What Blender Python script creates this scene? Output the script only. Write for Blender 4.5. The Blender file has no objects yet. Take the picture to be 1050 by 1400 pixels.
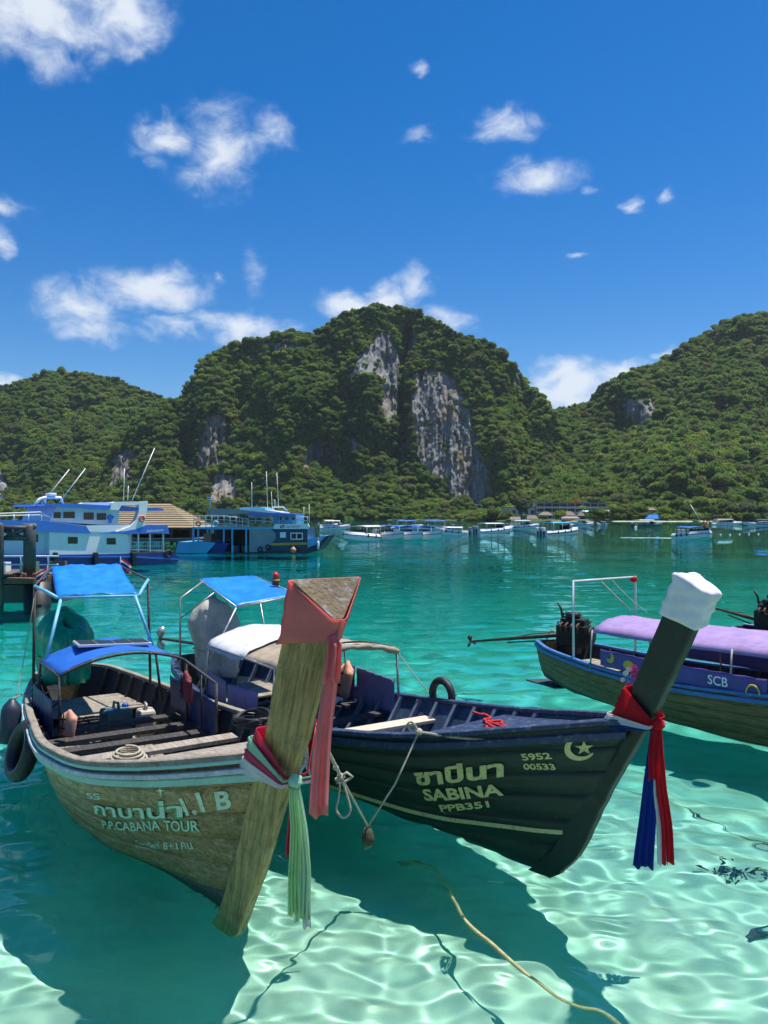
# Longtail boats moored over clear shallow water in front of forested limestone hills.
import bpy, bmesh, math, random
import numpy as np
from mathutils import Vector, Matrix, noise as mnoise

sc = bpy.context.scene
COL = sc.collection

# ------------------------------------------------------------------ camera
CAMH = 3.0                       # metres above the water
F = 1052.0                       # focal length in pixels of the 1050 x 1400 photograph
PITCH = math.atan(6 / F)
cam = bpy.data.cameras.new('camera')
cam_ob = bpy.data.objects.new('camera', cam)
COL.objects.link(cam_ob)
cam_ob.location = (0, 0, CAMH)
cam_ob.rotation_euler = (math.pi / 2 + PITCH, 0, 0)
cam.sensor_fit = 'HORIZONTAL'
cam.sensor_width = 36
cam.lens = 36 * F / 1050
cam.clip_start = 0.05
cam.clip_end = 20000
sc.camera = cam_ob

# ------------------------------------------------------------------ light
SUN_EL = math.radians(73)
SUN_AZ = math.radians(65)        # clockwise from +Y (the view direction)
world = bpy.data.worlds.new('World')
sc.world = world
world.use_nodes = True
sun = bpy.data.lights.new('sun', 'SUN')
sun.energy = 5.0
sun.angle = math.radians(0.5)
sun.color = (1.0, 0.95, 0.87)
sun_ob = bpy.data.objects.new('sun', sun)
COL.objects.link(sun_ob)
SUN_DIR = Vector((math.sin(SUN_AZ) * math.cos(SUN_EL), math.cos(SUN_AZ) * math.cos(SUN_EL), math.sin(SUN_EL)))
sun_ob.rotation_euler = (-SUN_DIR).to_track_quat('-Z', 'Y').to_euler()
sun_ob.location = (60, 80, 120)
sun.cycles.is_caustics_light = True          # sunlight focused by the ripples onto the sand
sc.view_settings.view_transform = 'Standard'
sc.view_settings.look = 'None'
sc.view_settings.gamma = 1
sc.view_settings.exposure = 0.45
sc.cycles.use_denoising = True
sc.cycles.max_bounces = 8
sc.cycles.adaptive_threshold = 0.02
sc.cycles.transparent_max_bounces = 24
sc.cycles.sample_clamp_indirect = 6


def build_world():
    nt = world.node_tree
    N, L = nt.nodes, nt.links
    bg = N['Background']
    bg.inputs[1].default_value = 0.13
    sky = N.new('ShaderNodeTexSky')
    sky.sky_type = 'NISHITA'
    sky.sun_disc = False
    sky.sun_elevation = SUN_EL
    sky.sun_rotation = SUN_AZ
    sky.air_density = 1.0
    sky.dust_density = 0.3
    sky.ozone_density = 4.0
    hsv = N.new('ShaderNodeHueSaturation')
    hsv.inputs['Saturation'].default_value = 1.45
    hsv.inputs['Value'].default_value = 0.74
    L.new(sky.outputs[0], hsv.inputs['Color'])
    hsv.inputs['Hue'].default_value = 0.506

    def M(op, a, b=None, c=None, clamp=False):
        n = N.new('ShaderNodeMath'); n.operation = op; n.use_clamp = clamp
        for i, v in enumerate((a, b, c)):
            if v is None: continue
            if isinstance(v, (int, float)): n.inputs[i].default_value = v
            else: L.new(v, n.inputs[i])
        return n.outputs[0]

    tc = N.new('ShaderNodeTexCoord')
    sep = N.new('ShaderNodeSeparateXYZ'); L.new(tc.outputs['Generated'], sep.inputs[0])
    az = M('ARCTAN2', sep.outputs[0], sep.outputs[1])
    el = M('ARCSINE', sep.outputs[2])
    # domain warp
    comb = N.new('ShaderNodeCombineXYZ'); L.new(az, comb.inputs[0]); L.new(M('MULTIPLY', el, 1.5), comb.inputs[1])
    n1 = N.new('ShaderNodeTexNoise'); n1.inputs['Scale'].default_value = 14; n1.inputs['Detail'].default_value = 4
    n1.inputs['Roughness'].default_value = 0.55
    L.new(comb.outputs[0], n1.inputs['Vector'])
    vsub = N.new('ShaderNodeVectorMath'); vsub.operation = 'SUBTRACT'
    L.new(n1.outputs['Color'], vsub.inputs[0]); vsub.inputs[1].default_value = (0.5, 0.5, 0.5)
    vsc = N.new('ShaderNodeVectorMath'); vsc.operation = 'SCALE'; L.new(vsub.outputs[0], vsc.inputs[0]); vsc.inputs['Scale'].default_value = 0.06
    comb2 = N.new('ShaderNodeCombineXYZ'); L.new(az, comb2.inputs[0]); L.new(el, comb2.inputs[1])
    pos = N.new('ShaderNodeVectorMath'); pos.operation = 'ADD'; L.new(comb2.outputs[0], pos.inputs[0]); L.new(vsc.outputs[0], pos.inputs[1])
    # fine structure
    n2 = N.new('ShaderNodeTexNoise'); n2.inputs['Scale'].default_value = 24; n2.inputs['Detail'].default_value = 7
    n2.inputs['Roughness'].default_value = 0.62; n2.inputs['Distortion'].default_value = 0.5
    L.new(comb.outputs[0], n2.inputs['Vector'])

    def ang(px, py):
        a = math.atan((px - 525) / F)
        e = math.atan((706 - py) / F * math.cos(a))
        return a, e
    # centre x, y, half width, half height in photo pixels, weight
    C = [(40, 8, 130, 62, 1.0), (170, 14, 75, 55, .9), (90, 40, 90, 30, .8),
         (222, 190, 52, 26, .74), (300, 200, 62, 62, .78), (372, 186, 40, 32, .66), (290, 235, 60, 25, .5),
         (105, 420, 80, 40, .82), (205, 398, 92, 34, .95), (120, 448, 70, 22, .7),
         (330, 450, 120, 24, .74), (250, 452, 80, 16, .6),
         (478, 416, 46, 24, .95), (520, 412, 60, 26, .95), (565, 400, 36, 34, .74), (615, 440, 46, 18, .6), (350, 380, 22, 34, .45), (305, 388, 14, 12, .45),
         (790, 530, 110, 38, 1.0), (770, 510, 80, 26, .9), (850, 515, 60, 24, .8), (912, 487, 26, 8, .7), (720, 540, 60, 26, .75),
         (690, 173, 58, 24, .68), (735, 243, 78, 26, .62), (868, 278, 18, 13, .7), (912, 270, 14, 11, .6), (785, 353, 22, 7, .55),
         (570, 92, 18, 12, .62), (575, 185, 26, 13, .45), (808, 255, 16, 8, .45),
         (8, 285, 40, 18, .68), (2, 332, 22, 24, .68), (0, 521, 30, 12, .75)]
    spots = []
    for px, py, w, h, k in C:
        a, e = ang(px, py)
        spots.append((a, e, w * 1.15 / F * math.cos(a) ** 2, h * 1.15 / F, min(1.1, k * 1.12)))
    rr = random.Random(5)
    for i in range(22):          # the same scattered fair-weather clouds go on round the rest of the sky
        a = rr.uniform(0.62, 5.66)
        w = rr.uniform(0.05, 0.2)
        spots.append((a if a < math.pi else a - 2 * math.pi, rr.uniform(0.1, 0.9), w, w * rr.uniform(.25, .5), rr.uniform(.6, 1)))
    field = None
    for a, e, w, h, k in spots:
        d = N.new('ShaderNodeVectorMath'); d.operation = 'SUBTRACT'; L.new(pos.outputs[0], d.inputs[0]); d.inputs[1].default_value = (a, e, 0)
        q = N.new('ShaderNodeVectorMath'); q.operation = 'MULTIPLY'; L.new(d.outputs[0], q.inputs[0]); q.inputs[1].default_value = (1 / w, 1 / h, 0)
        ln = N.new('ShaderNodeVectorMath'); ln.operation = 'LENGTH'; L.new(q.outputs[0], ln.inputs[0])
        f = M('MULTIPLY_ADD', ln.outputs['Value'], -k, k)
        field = f if field is None else M('MAXIMUM', field, f)
    dens = M('ADD', M('MULTIPLY', field, 1.15), M('MULTIPLY', M('SUBTRACT', n2.outputs['Fac'], 0.50), 1.5))
    ss = N.new('ShaderNodeMapRange'); ss.interpolation_type = 'SMOOTHSTEP'
    ss.inputs['From Min'].default_value = 0.0; ss.inputs['From Max'].default_value = 1.15
    ss.inputs['To Max'].default_value = 0.9
    L.new(dens, ss.inputs['Value'])
    gate = N.new('ShaderNodeMapRange'); gate.interpolation_type = 'SMOOTHSTEP'
    gate.inputs['From Min'].default_value = -0.05; gate.inputs['From Max'].default_value = 0.3
    L.new(field, gate.inputs['Value'])
    alpha = M('MULTIPLY', ss.outputs[0], gate.outputs[0])
    # clouds: thin parts greyer, thick parts white
    ramp = N.new('ShaderNodeMix'); ramp.data_type = 'RGBA'
    L.new(alpha, ramp.inputs['Factor'])
    ramp.inputs[6].default_value = (3.2, 4.0, 5.3, 1); ramp.inputs[7].default_value = (5.0, 5.25, 5.6, 1)
    mix = N.new('ShaderNodeMix'); mix.data_type = 'RGBA'
    L.new(alpha, mix.inputs['Factor']); L.new(hsv.outputs[0], mix.inputs[6]); L.new(ramp.outputs[2], mix.inputs[7])
    L.new(mix.outputs[2], bg.inputs[0])


build_world()
# ------------------------------------------------------------------ helpers
def P(px, py, z=None, d=None):
    """photo pixel -> point where its ray meets height z, or lies at depth d (metres along +Y)"""
    dx = (px - 525) / F; du = (700 - py) / F
    v = Vector((dx, math.cos(PITCH) - du * math.sin(PITCH), math.sin(PITCH) + du * math.cos(PITCH)))
    t = (z - CAMH) / v.z if z is not None else d / v.y
    return Vector((0, 0, CAMH)) + v * t


def tag(o, label=None, cat=None, group=None, kind=None):
    if label: o['label'] = label
    if cat: o['category'] = cat
    if group: o['group'] = group
    if kind: o['kind'] = kind
    return o


def thing(name, label, cat, loc=(0, 0, 0), rz=0.0, group=None):
    o = bpy.data.objects.new(name, None)
    o.empty_display_size = 0.2
    COL.objects.link(o)
    o.location = loc
    o.rotation_euler = (0, 0, rz)
    return tag(o, label, cat, group)


def link(name, me, mat=None, parent=None):
    o = bpy.data.objects.new(name, me)
    if mat is not None and not me.materials:
        me.materials.append(mat)
    COL.objects.link(o)
    if parent is not None:
        o.parent = parent
    return o


def copy_tree(o, parent=None):
    c = o.copy()
    COL.objects.link(c)
    if parent is not None: c.parent = parent
    for ch in [k for k in bpy.data.objects if k.parent is o]:
        copy_tree(ch, c)
    return c


class MB:
    """collects shapes into one mesh"""
    def __init__(self):
        self.v = []; self.f = []; self.sm = []

    def add(self, vs, fs, smooth=False):
        b = len(self.v)
        self.v += [tuple(p) for p in vs]
        self.f += [tuple(i + b for i in f) for f in fs]
        self.sm += [smooth] * len(fs)
        return self

    def box(self, c, s, rot=None, taper=None):
        """centre, full size; rot = Matrix 3x3 or z angle"""
        if rot is None: R = Matrix.Identity(3)
        elif isinstance(rot, (int, float)): R = Matrix.Rotation(rot, 3, 'Z')
        else: R = rot
        vs = []
        for z in (-.5, .5):
            k = 1 if (taper is None or z < 0) else taper
            for x, y in ((-.5, -.5), (.5, -.5), (.5, .5), (-.5, .5)):
                vs.append(Vector(c) + R @ Vector((x * s[0] * k, y * s[1] * k, z * s[2])))
        return self.add(vs, [(3, 2, 1, 0), (4, 5, 6, 7), (0, 1, 5, 4), (1, 2, 6, 5), (2, 3, 7, 6), (3, 0, 4, 7)])

    def bar(self, a, b, w, h=None, up=(0, 0, 1)):
        """rectangular bar from a to b, width w (sideways), height h (towards up)"""
        a = Vector(a); b = Vector(b); h = h or w
        t = (b - a).normalized(); u = Vector(up)
        s = t.cross(u)
        if s.length < 1e-4: s = t.cross(Vector((1, 0, 0)))
        s.normalize(); u = s.cross(t).normalized()
        vs = []
        for p in (a, b):
            for i, j in ((-.5, -.5), (.5, -.5), (.5, .5), (-.5, .5)):
                vs.append(p + s * w * i + u * h * j)
        return self.add(vs, [(0, 1, 2, 3), (7, 6, 5, 4), (0, 4, 5, 1), (1, 5, 6, 2), (2, 6, 7, 3), (3, 7, 4, 0)])

    def tube(self, pts, r, n=8, closed=False, caps=True):
        pts = [Vector(p) for p in pts]
        m = len(pts)
        rs = r if isinstance(r, (list, tuple)) else [r] * m
        vs = []; ref = None
        for i, p in enumerate(pts):
            a = pts[i - 1] if (i > 0 or closed) else p
            b = pts[(i + 1) % m] if (i < m - 1 or closed) else p
            t = (b - a)
            if t.length < 1e-9: t = Vector((0, 0, 1))
            t.normalize()
            if ref is None:
                ref = t.orthogonal().normalized()
            ref = (ref - t * ref.dot(t))
            if ref.length < 1e-5: ref = t.orthogonal()
            ref.normalize()
            s = t.cross(ref)
            for k in range(n):
                an = 2 * math.pi * k / n
                vs.append(p + (ref * math.cos(an) + s * math.sin(an)) * rs[i])
        fs = []
        for i in range(m if closed else m - 1):
            j = (i + 1) % m
            for k in range(n):
                l = (k + 1) % n
                fs.append((i * n + k, i * n + l, j * n + l, j * n + k))
        if caps and not closed:
            fs.append(tuple(range(n))[::-1]); fs.append(tuple((m - 1) * n + k for k in range(n)))
        return self.add(vs, fs, True)

    def lathe(self, prof, c=(0, 0, 0), n=16, rot=None, caps=True):
        """prof = [(r, z), ...] turned round z"""
        R = rot if rot is not None else Matrix.Identity(3)
        vs = []
        for r, z in prof:
            for k in range(n):
                a = 2 * math.pi * k / n
                vs.append(Vector(c) + R @ Vector((r * math.cos(a), r * math.sin(a), z)))
        fs = []
        for i in range(len(prof) - 1):
            for k in range(n):
                l = (k + 1) % n
                fs.append((i * n + k, i * n + l, (i + 1) * n + l, (i + 1) * n + k))
        if caps:
            fs.append(tuple(range(n))[::-1]); fs.append(tuple((len(prof) - 1) * n + k for k in range(n)))
        return self.add(vs, fs, True)

    def grid(self, rows, smooth=True, thick=0.0, flip=False):
        """rows of points; with thick > 0 a solid sheet (offset along the local normal)"""
        n = len(rows); m = len(rows[0])
        A = np.array([[tuple(p) for p in r] for r in rows], float)
        fs = []
        if thick > 0:
            du = np.gradient(A, axis=0); dv = np.gradient(A, axis=1)
            nn = np.cross(du, dv); nn /= np.maximum(np.linalg.norm(nn, axis=2, keepdims=True), 1e-9)
            B = A - nn * thick
            vs = [tuple(p) for p in A.reshape(-1, 3)] + [tuple(p) for p in B.reshape(-1, 3)]
            o = n * m
            for i in range(n - 1):
                for j in range(m - 1):
                    a, b, c, d = i * m + j, i * m + j + 1, (i + 1) * m + j + 1, (i + 1) * m + j
                    fs.append((a, d, c, b)); fs.append((a + o, b + o, c + o, d + o))
            ed = [(i * m, (i + 1) * m) for i in range(n - 1)] + [((n - 1) * m + j, (n - 1) * m + j + 1) for j in range(m - 1)] + \
                 [((i + 1) * m + m - 1, i * m + m - 1) for i in range(n - 1)] + [(j + 1, j) for j in range(m - 1)]
            ef = [(a, a + o, b + o, b) for a, b in ed]
            self.add(vs, fs, smooth)
            b0 = len(self.v) - len(vs)
            self.f += [tuple(i + b0 for i in f) for f in ef]; self.sm += [False] * len(ef)
            return self
        for i in range(n - 1):
            for j in range(m - 1):
                f = (i * m + j, i * m + j + 1, (i + 1) * m + j + 1, (i + 1) * m + j)
                fs.append(f[::-1] if flip else f)
        return self.add([tuple(p) for p in A.reshape(-1, 3)], fs, smooth)

    def prism(self, poly, a, b, axis='Z'):
        """2-D outline extruded from a to b along axis; poly in the other two axes"""
        n = len(poly); vs = []
        for h in (a, b):
            for p, q in poly:
                vs.append({'Z': (p, q, h), 'Y': (p, h, q), 'X': (h, p, q)}[axis])
        fs = [tuple(range(n))[::-1], tuple(range(n, 2 * n))] + [(i, (i + 1) % n, (i + 1) % n + n, i + n) for i in range(n)]
        return self.add(vs, fs)

    def mesh(self, name, fix=False):
        me = bpy.data.meshes.new(name)
        me.from_pydata(self.v, [], self.f)
        me.polygons.foreach_set('use_smooth', self.sm)
        me.update()
        if fix:
            bm = bmesh.new(); bm.from_mesh(me)
            bmesh.ops.recalc_face_normals(bm, faces=bm.faces); bm.to_mesh(me); bm.free()
        return me

    def build(self, name, mat, parent=None, bevel=0.0, fix=True):
        me = self.mesh(name, fix)
        o = link(name, me, mat, parent)
        if bevel > 0:
            md = o.modifiers.new('bevel', 'BEVEL'); md.width = bevel; md.segments = 2; md.limit_method = 'ANGLE'
        return o


def np_mesh(name, V, Fq, smooth=True):
    me = bpy.data.meshes.new(name)
    V = np.ascontiguousarray(V, dtype=np.float32); Fq = np.ascontiguousarray(Fq, dtype=np.int32)
    me.vertices.add(len(V)); me.vertices.foreach_set('co', V.ravel())
    me.loops.add(Fq.size); me.loops.foreach_set('vertex_index', Fq.ravel())
    me.polygons.add(len(Fq)); me.polygons.foreach_set('loop_start', np.arange(0, Fq.size, Fq.shape[1], dtype=np.int32))
    me.update()
    if smooth: me.polygons.foreach_set('use_smooth', np.ones(len(Fq), dtype=bool))
    return me


def grid_faces(n, m):
    idx = np.arange(n * m).reshape(n, m)
    return np.stack([idx[:-1, :-1], idx[:-1, 1:], idx[1:, 1:], idx[1:, :-1]], -1).reshape(-1, 4)


def vnoise(x, y, seed=0):
    """smooth 2-D value noise in 0..1 (arrays)"""
    xi = np.floor(x).astype(np.int64); yi = np.floor(y).astype(np.int64)
    fx = x - xi; fy = y - yi
    fx = fx * fx * (3 - 2 * fx); fy = fy * fy * (3 - 2 * fy)

    def h(a, b):
        n = (a * 374761393 + b * 668265263 + seed * 982451653) & 0xFFFFFFFF
        n = ((n ^ (n >> 13)) * 1274126177) & 0xFFFFFFFF
        return ((n ^ (n >> 16)) & 0xFFFF) / 65535.0
    return (h(xi, yi) * (1 - fx) + h(xi + 1, yi) * fx) * (1 - fy) + (h(xi, yi + 1) * (1 - fx) + h(xi + 1, yi + 1) * fx) * fy


def fbm(x, y, seed=0, octv=4, gain=.5):
    s = 0; a = 1; t = 0
    for i in range(octv):
        s = s + a * vnoise(x * 2 ** i, y * 2 ** i, seed + i * 7); t += a; a *= gain
    return s / t


def spline(xs, ks, vs):
    """smooth (Catmull-Rom / Hermite) interpolation through knots"""
    ks = np.asarray(ks, float); vs = np.asarray(vs, float); xs = np.asarray(xs, float)
    m = np.gradient(vs, ks)
    d = np.diff(vs) / np.diff(ks)
    for i in range(1, len(ks) - 1):
        m[i] = 0 if d[i - 1] * d[i] < 0 and False else m[i]
    i = np.clip(np.searchsorted(ks, xs) - 1, 0, len(ks) - 2)
    h = ks[i + 1] - ks[i]; t = np.clip((xs - ks[i]) / h, 0, 1)
    return (2 * t**3 - 3 * t**2 + 1) * vs[i] + (t**3 - 2 * t**2 + t) * h * m[i] + (-2 * t**3 + 3 * t**2) * vs[i + 1] + (t**3 - t**2) * h * m[i + 1]


# ------------------------------------------------------------------ materials
MATS = {}


class NT:
    def __init__(self, name):
        self.m = bpy.data.materials.new(name); self.m.use_nodes = True
        self.N = self.m.node_tree.nodes; self.L = self.m.node_tree.links
        self.b = self.N['Principled BSDF']; self.out = self.N['Material Output']
        self.tc = None

    def coord(self, kind='Object', scale=(1, 1, 1), rot=(0, 0, 0), rnd=True):
        if self.tc is None: self.tc = self.N.new('ShaderNodeTexCoord')
        mp = self.N.new('ShaderNodeMapping'); mp.inputs['Scale'].default_value = scale; mp.inputs['Rotation'].default_value = rot
        self.L.new(self.tc.outputs[kind], mp.inputs[0])
        if rnd:
            oi = self.N.new('ShaderNodeObjectInfo')
            ml = self.N.new('ShaderNodeMath'); ml.operation = 'MULTIPLY'; ml.inputs[1].default_value = 37.0
            self.L.new(oi.outputs['Random'], ml.inputs[0])
            self.L.new(ml.outputs[0], mp.inputs['Location'])
        return mp.outputs[0]

    def noise(self, vec, scale=5, detail=4, rough=.6, dist=0.0):
        n = self.N.new('ShaderNodeTexNoise')
        n.inputs['Scale'].default_value = scale; n.inputs['Detail'].default_value = detail
        n.inputs['Roughness'].default_value = rough; n.inputs['Distortion'].default_value = dist
        if vec is not None: self.L.new(vec, n.inputs['Vector'])
        return n.outputs['Fac']

    def rng(self, v, a, b, c=0.0, d=1.0):
        n = self.N.new('ShaderNodeMapRange'); n.inputs[1].default_value = a; n.inputs[2].default_value = b
        n.inputs[3].default_value = c; n.inputs[4].default_value = d
        self.L.new(v, n.inputs[0]); return n.outputs[0]

    def math(self, op, a, b=None):
        n = self.N.new('ShaderNodeMath'); n.operation = op
        for i, v in enumerate((a, b)):
            if v is None: continue
            if isinstance(v, (int, float)): n.inputs[i].default_value = v
            else: self.L.new(v, n.inputs[i])
        return n.outputs[0]

    def mix(self, f, a, b, mode='MIX'):
        n = self.N.new('ShaderNodeMix'); n.data_type = 'RGBA'; n.blend_type = mode
        for i, v in ((0, f), (6, a), (7, b)):
            if isinstance(v, (int, float)): n.inputs[i].default_value = v
            elif isinstance(v, (tuple, list)): n.inputs[i].default_value = (*v[:3], 1)
            else: self.L.new(v, n.inputs[i])
        return n.outputs[2]

    def ramp(self, f, stops):
        n = self.N.new('ShaderNodeValToRGB')
        while len(n.color_ramp.elements) < len(stops): n.color_ramp.elements.new(0.5)
        for e, (p, c) in zip(n.color_ramp.elements, stops):
            e.position = p; e.color = (*c, 1)
        self.L.new(f, n.inputs[0]); return n.outputs[0]

    def bump(self, h, strength=.3, dist=.01):
        n = self.N.new('ShaderNodeBump'); n.inputs['Strength'].default_value = strength; n.inputs['Distance'].default_value = dist
        self.L.new(h, n.inputs['Height']); self.L.new(n.outputs[0], self.b.inputs['Normal'])

    def col(self, c):
        if isinstance(c, (tuple, list)): self.b.inputs['Base Color'].default_value = (*c[:3], 1)
        else: self.L.new(c, self.b.inputs['Base Color'])

    def rough(self, r):
        if isinstance(r, (int, float)): self.b.inputs['Roughness'].default_value = r
        else: self.L.new(r, self.b.inputs['Roughness'])


def paint(name, c, rough=.5, var=.25, scale=4, dirt=None, metal=0.0, spec=.5, bump=0.0, bscale=None, trans=0.0):
    """painted / plastic / cloth surface with uneven tone and a little dirt"""
    if name in MATS: return MATS[name]
    t = NT(name)
    v = t.coord()
    n = t.noise(v, scale, 5, .65)
    c2 = tuple(x * (1 - var) for x in c); c3 = tuple(min(1, x * (1 + var * .5)) for x in c)
    base = t.mix(t.rng(n, .3, .7), c2, c3)
    if dirt is not None:
        n2 = t.noise(v, scale * 3.1, 6, .7)
        base = t.mix(t.rng(n2, .52, .72, 0, dirt[1]), base, dirt[0])
    t.col(base)
    t.rough(t.rng(n, .3, .7, max(.05, rough - .1), min(1, rough + .1)))
    t.b.inputs['Metallic'].default_value = metal
    t.b.inputs['Specular IOR Level'].default_value = spec
    if trans: 
        t.b.inputs['Transmission Weight'].default_value = trans
    if bump > 0:
        t.bump(t.noise(v, bscale or scale * 5, 4, .6), bump, .02)
    MATS[name] = t.m
    return t.m


def wood(name, c_dark, c_light, grain=(2.0, 22, 22), rough=.7, wear=None, stain=None, bump=.35, lean=0.0):
    """planks: grain runs along local x; wear / stain = (colour, amount)"""
    if name in MATS: return MATS[name]
    t = NT(name)
    v = t.coord(scale=grain)
    if lean:      # grain follows a leaning timber: turn first, stretch after
        r1 = t.N.new('ShaderNodeMapping'); r1.inputs['Rotation'].default_value = (0, lean, 0); t.L.new(t.tc.outputs['Object'], r1.inputs[0])
        r2 = t.N.new('ShaderNodeMapping'); r2.inputs['Scale'].default_value = grain; t.L.new(r1.outputs[0], r2.inputs[0]); v = r2.outputs[0]
    g = t.noise(v, 1.6, 8, .68, .6)
    base = t.ramp(g, [(.28, c_dark), (.5, tuple((a + b) / 2 for a, b in zip(c_dark, c_light))), (.72, c_light)])
    w = t.coord(scale=(1.3, 2.6, 2.6))
    oi = t.N.new('ShaderNodeObjectInfo')
    base = t.mix(t.rng(oi.outputs['Random'], 0, 1, .0, .35), base, c_dark)
    if stain is not None:
        base = t.mix(t.rng(t.noise(w, 1.7, 6, .7, .8), .5, .7, 0, stain[1]), base, stain[0])
    if wear is not None:
        base = t.mix(t.rng(t.noise(t.coord(scale=(2.2, 9, 9)), 2.4, 8, .75, .5), .55, .68, 0, wear[1]), base, wear[0])
    t.col(base)
    t.rough(t.rng(g, .3, .7, rough + .12, rough - .12))
    t.b.inputs['Specular IOR Level'].default_value = .35
    t.bump(g, bump, .006)
    MATS[name] = t.m
    return t.m
# ------------------------------------------------------------------ sea and sea bed
def build_sea():
    na = 600
    a = np.linspace(-.98, .98, na)
    r = [1.2]
    while r[-1] < 640:
        q = r[-1]
        r.append(q + (.05 if q < 3.3 else min(max(.02, .02 * (q / 5.6) ** 1.75), q * .0115)))
    r = np.array(r)
    nr = len(r)
    R, A = np.meshgrid(r, a, indexing='ij')
    X = R * np.sin(A); Y = R * np.cos(A)
    cell = np.maximum(np.gradient(r)[:, None], R * (1.96 / na))
    rng = np.random.default_rng(11)
    Z = np.zeros_like(X)
    # domain-warped ripples: many short crests running mostly across the view
    WX = X + .25 * (fbm(X * .7, Y * .7, 3, 3) - .5); WY = Y + .25 * (fbm(X * .7, Y * .7, 9, 3) - .5)
    patch = .65 + .7 * fbm(X * .13, Y * .13, 21, 2)
    for i in range(90):
        L = .16 * 10 ** rng.uniform(0, .95)
        th = rng.normal(1.25, .75)
        k = 2 * math.pi / L
        amp = .0024 * L ** .85
        damp = np.clip((L / cell - 3.2) / 3, 0, 1)
        Z += amp * damp * np.sin(k * (WX * math.cos(th) + WY * math.sin(th)) + rng.uniform(0, 6.28))
    Z *= patch
    me = np_mesh('water', np.stack([X, Y, Z], -1).reshape(-1, 3), grid_faces(nr, na))
    t = NT('sea_water')
    t.N.remove(t.b)
    gl = t.N.new('ShaderNodeBsdfGlass'); gl.inputs['IOR'].default_value = 1.333; gl.inputs['Roughness'].default_value = 0
    geo = t.N.new('ShaderNodeNewGeometry')
    # beyond about 9 m the ripples are too fine for the mesh: a field of small slopes tilts the surface instead
    sep = t.N.new('ShaderNodeSeparateXYZ'); t.L.new(geo.outputs['Position'], sep.inputs[0])
    fade = t.rng(sep.outputs[1], 7.5, 22, 0, 1)
    mp2 = t.N.new('ShaderNodeMapping'); mp2.inputs['Scale'].default_value = (.03, .09, 1); t.L.new(geo.outputs['Position'], mp2.inputs[0])
    calm = t.rng(t.noise(mp2.outputs[0], 1.0, 3, .5), .38, .62, .6, 1.25)
    acc = None
    for sx, sy, scl, amp in ((.55, 1.5, 1.0, .26), (1.6, 4.0, 1.0, .20)):
        mp = t.N.new('ShaderNodeMapping'); mp.inputs['Scale'].default_value = (sx, sy, 1); t.L.new(geo.outputs['Position'], mp.inputs[0])
        nz = t.N.new('ShaderNodeTexNoise'); nz.inputs['Scale'].default_value = scl; nz.inputs['Detail'].default_value = 3; nz.inputs['Roughness'].default_value = .6; nz.inputs['Distortion'].default_value = .5
        t.L.new(mp.outputs[0], nz.inputs['Vector'])
        sb = t.N.new('ShaderNodeVectorMath'); sb.operation = 'SUBTRACT'; t.L.new(nz.outputs['Color'], sb.inputs[0]); sb.inputs[1].default_value = (.5, .5, .5)
        ml = t.N.new('ShaderNodeVectorMath'); ml.operation = 'MULTIPLY'; t.L.new(sb.outputs[0], ml.inputs[0]); ml.inputs[1].default_value = (amp * .6, amp, 0)
        if acc is None: acc = ml.outputs[0]
        else:
            ad = t.N.new('ShaderNodeVectorMath'); ad.operation = 'ADD'; t.L.new(acc, ad.inputs[0]); t.L.new(ml.outputs[0], ad.inputs[1]); acc = ad.outputs[0]
    sca = t.N.new('ShaderNodeVectorMath'); sca.operation = 'SCALE'; t.L.new(acc, sca.inputs[0]); t.L.new(t.math('MULTIPLY', fade, calm), sca.inputs['Scale'])
    adn = t.N.new('ShaderNodeVectorMath'); adn.operation = 'ADD'; t.L.new(geo.outputs['Normal'], adn.inputs[0]); t.L.new(sca.outputs[0], adn.inputs[1])
    nrm = t.N.new('ShaderNodeVectorMath'); nrm.operation = 'NORMALIZE'; t.L.new(adn.outputs[0], nrm.inputs[0])
    t.L.new(nrm.outputs[0], gl.inputs['Normal'])
    t.L.new(gl.outputs[0], t.out.inputs['Surface'])
    o = link('water', me, t.m); tag(o, kind='structure')
    o.cycles.is_caustics_caster = True

    # the body of water: a slab whose even volume swallows red light; its top lies just over the crests
    rr = np.array([.6, 8, 25, 60, 200, 640.0]); top = np.array([Z[(r >= q0) & (r <= q1)].max() + .004 for q0, q1 in ((0, 8), (0, 25), (8, 60), (25, 200), (60, 640), (200, 640))])
    aa = np.linspace(-1.0, 1.0, 40)
    V = []; Fq = []
    n = len(aa); m = len(rr)
    for zsel in (0, 1):
        for i in range(m):
            for q in aa:
                V.append((rr[i] * math.sin(q), rr[i] * math.cos(q) , top[i] if zsel == 0 else -18))
    bm = bmesh.new()
    vs = [bm.verts.new(p) for p in V]
    off = m * n
    for i in range(m - 1):
        for j in range(n - 1):
            bm.faces.new([vs[i * n + j], vs[i * n + j + 1], vs[(i + 1) * n + j + 1], vs[(i + 1) * n + j]])
            bm.faces.new([vs[off + i * n + j], vs[off + (i + 1) * n + j], vs[off + (i + 1) * n + j + 1], vs[off + i * n + j + 1]])
    for i in range(m - 1):
        for j in (0, n - 1):
            bm.faces.new([vs[i * n + j], vs[(i + 1) * n + j], vs[off + (i + 1) * n + j], vs[off + i * n + j]])
    for j in range(n - 1):
        for i in (0, m - 1):
            bm.faces.new([vs[i * n + j], vs[i * n + j + 1], vs[off + i * n + j + 1], vs[off + i * n + j]])
    bmesh.ops.recalc_face_normals(bm, faces=bm.faces)
    me = bpy.data.meshes.new('water_body'); bm.to_mesh(me); bm.free()
    t = NT('water_volume'); t.N.remove(t.b)
    va = t.N.new('ShaderNodeVolumeAbsorption')
    va.inputs['Color'].default_value = (.23, .92, .938, 1); va.inputs['Density'].default_value = 1.0
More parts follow.
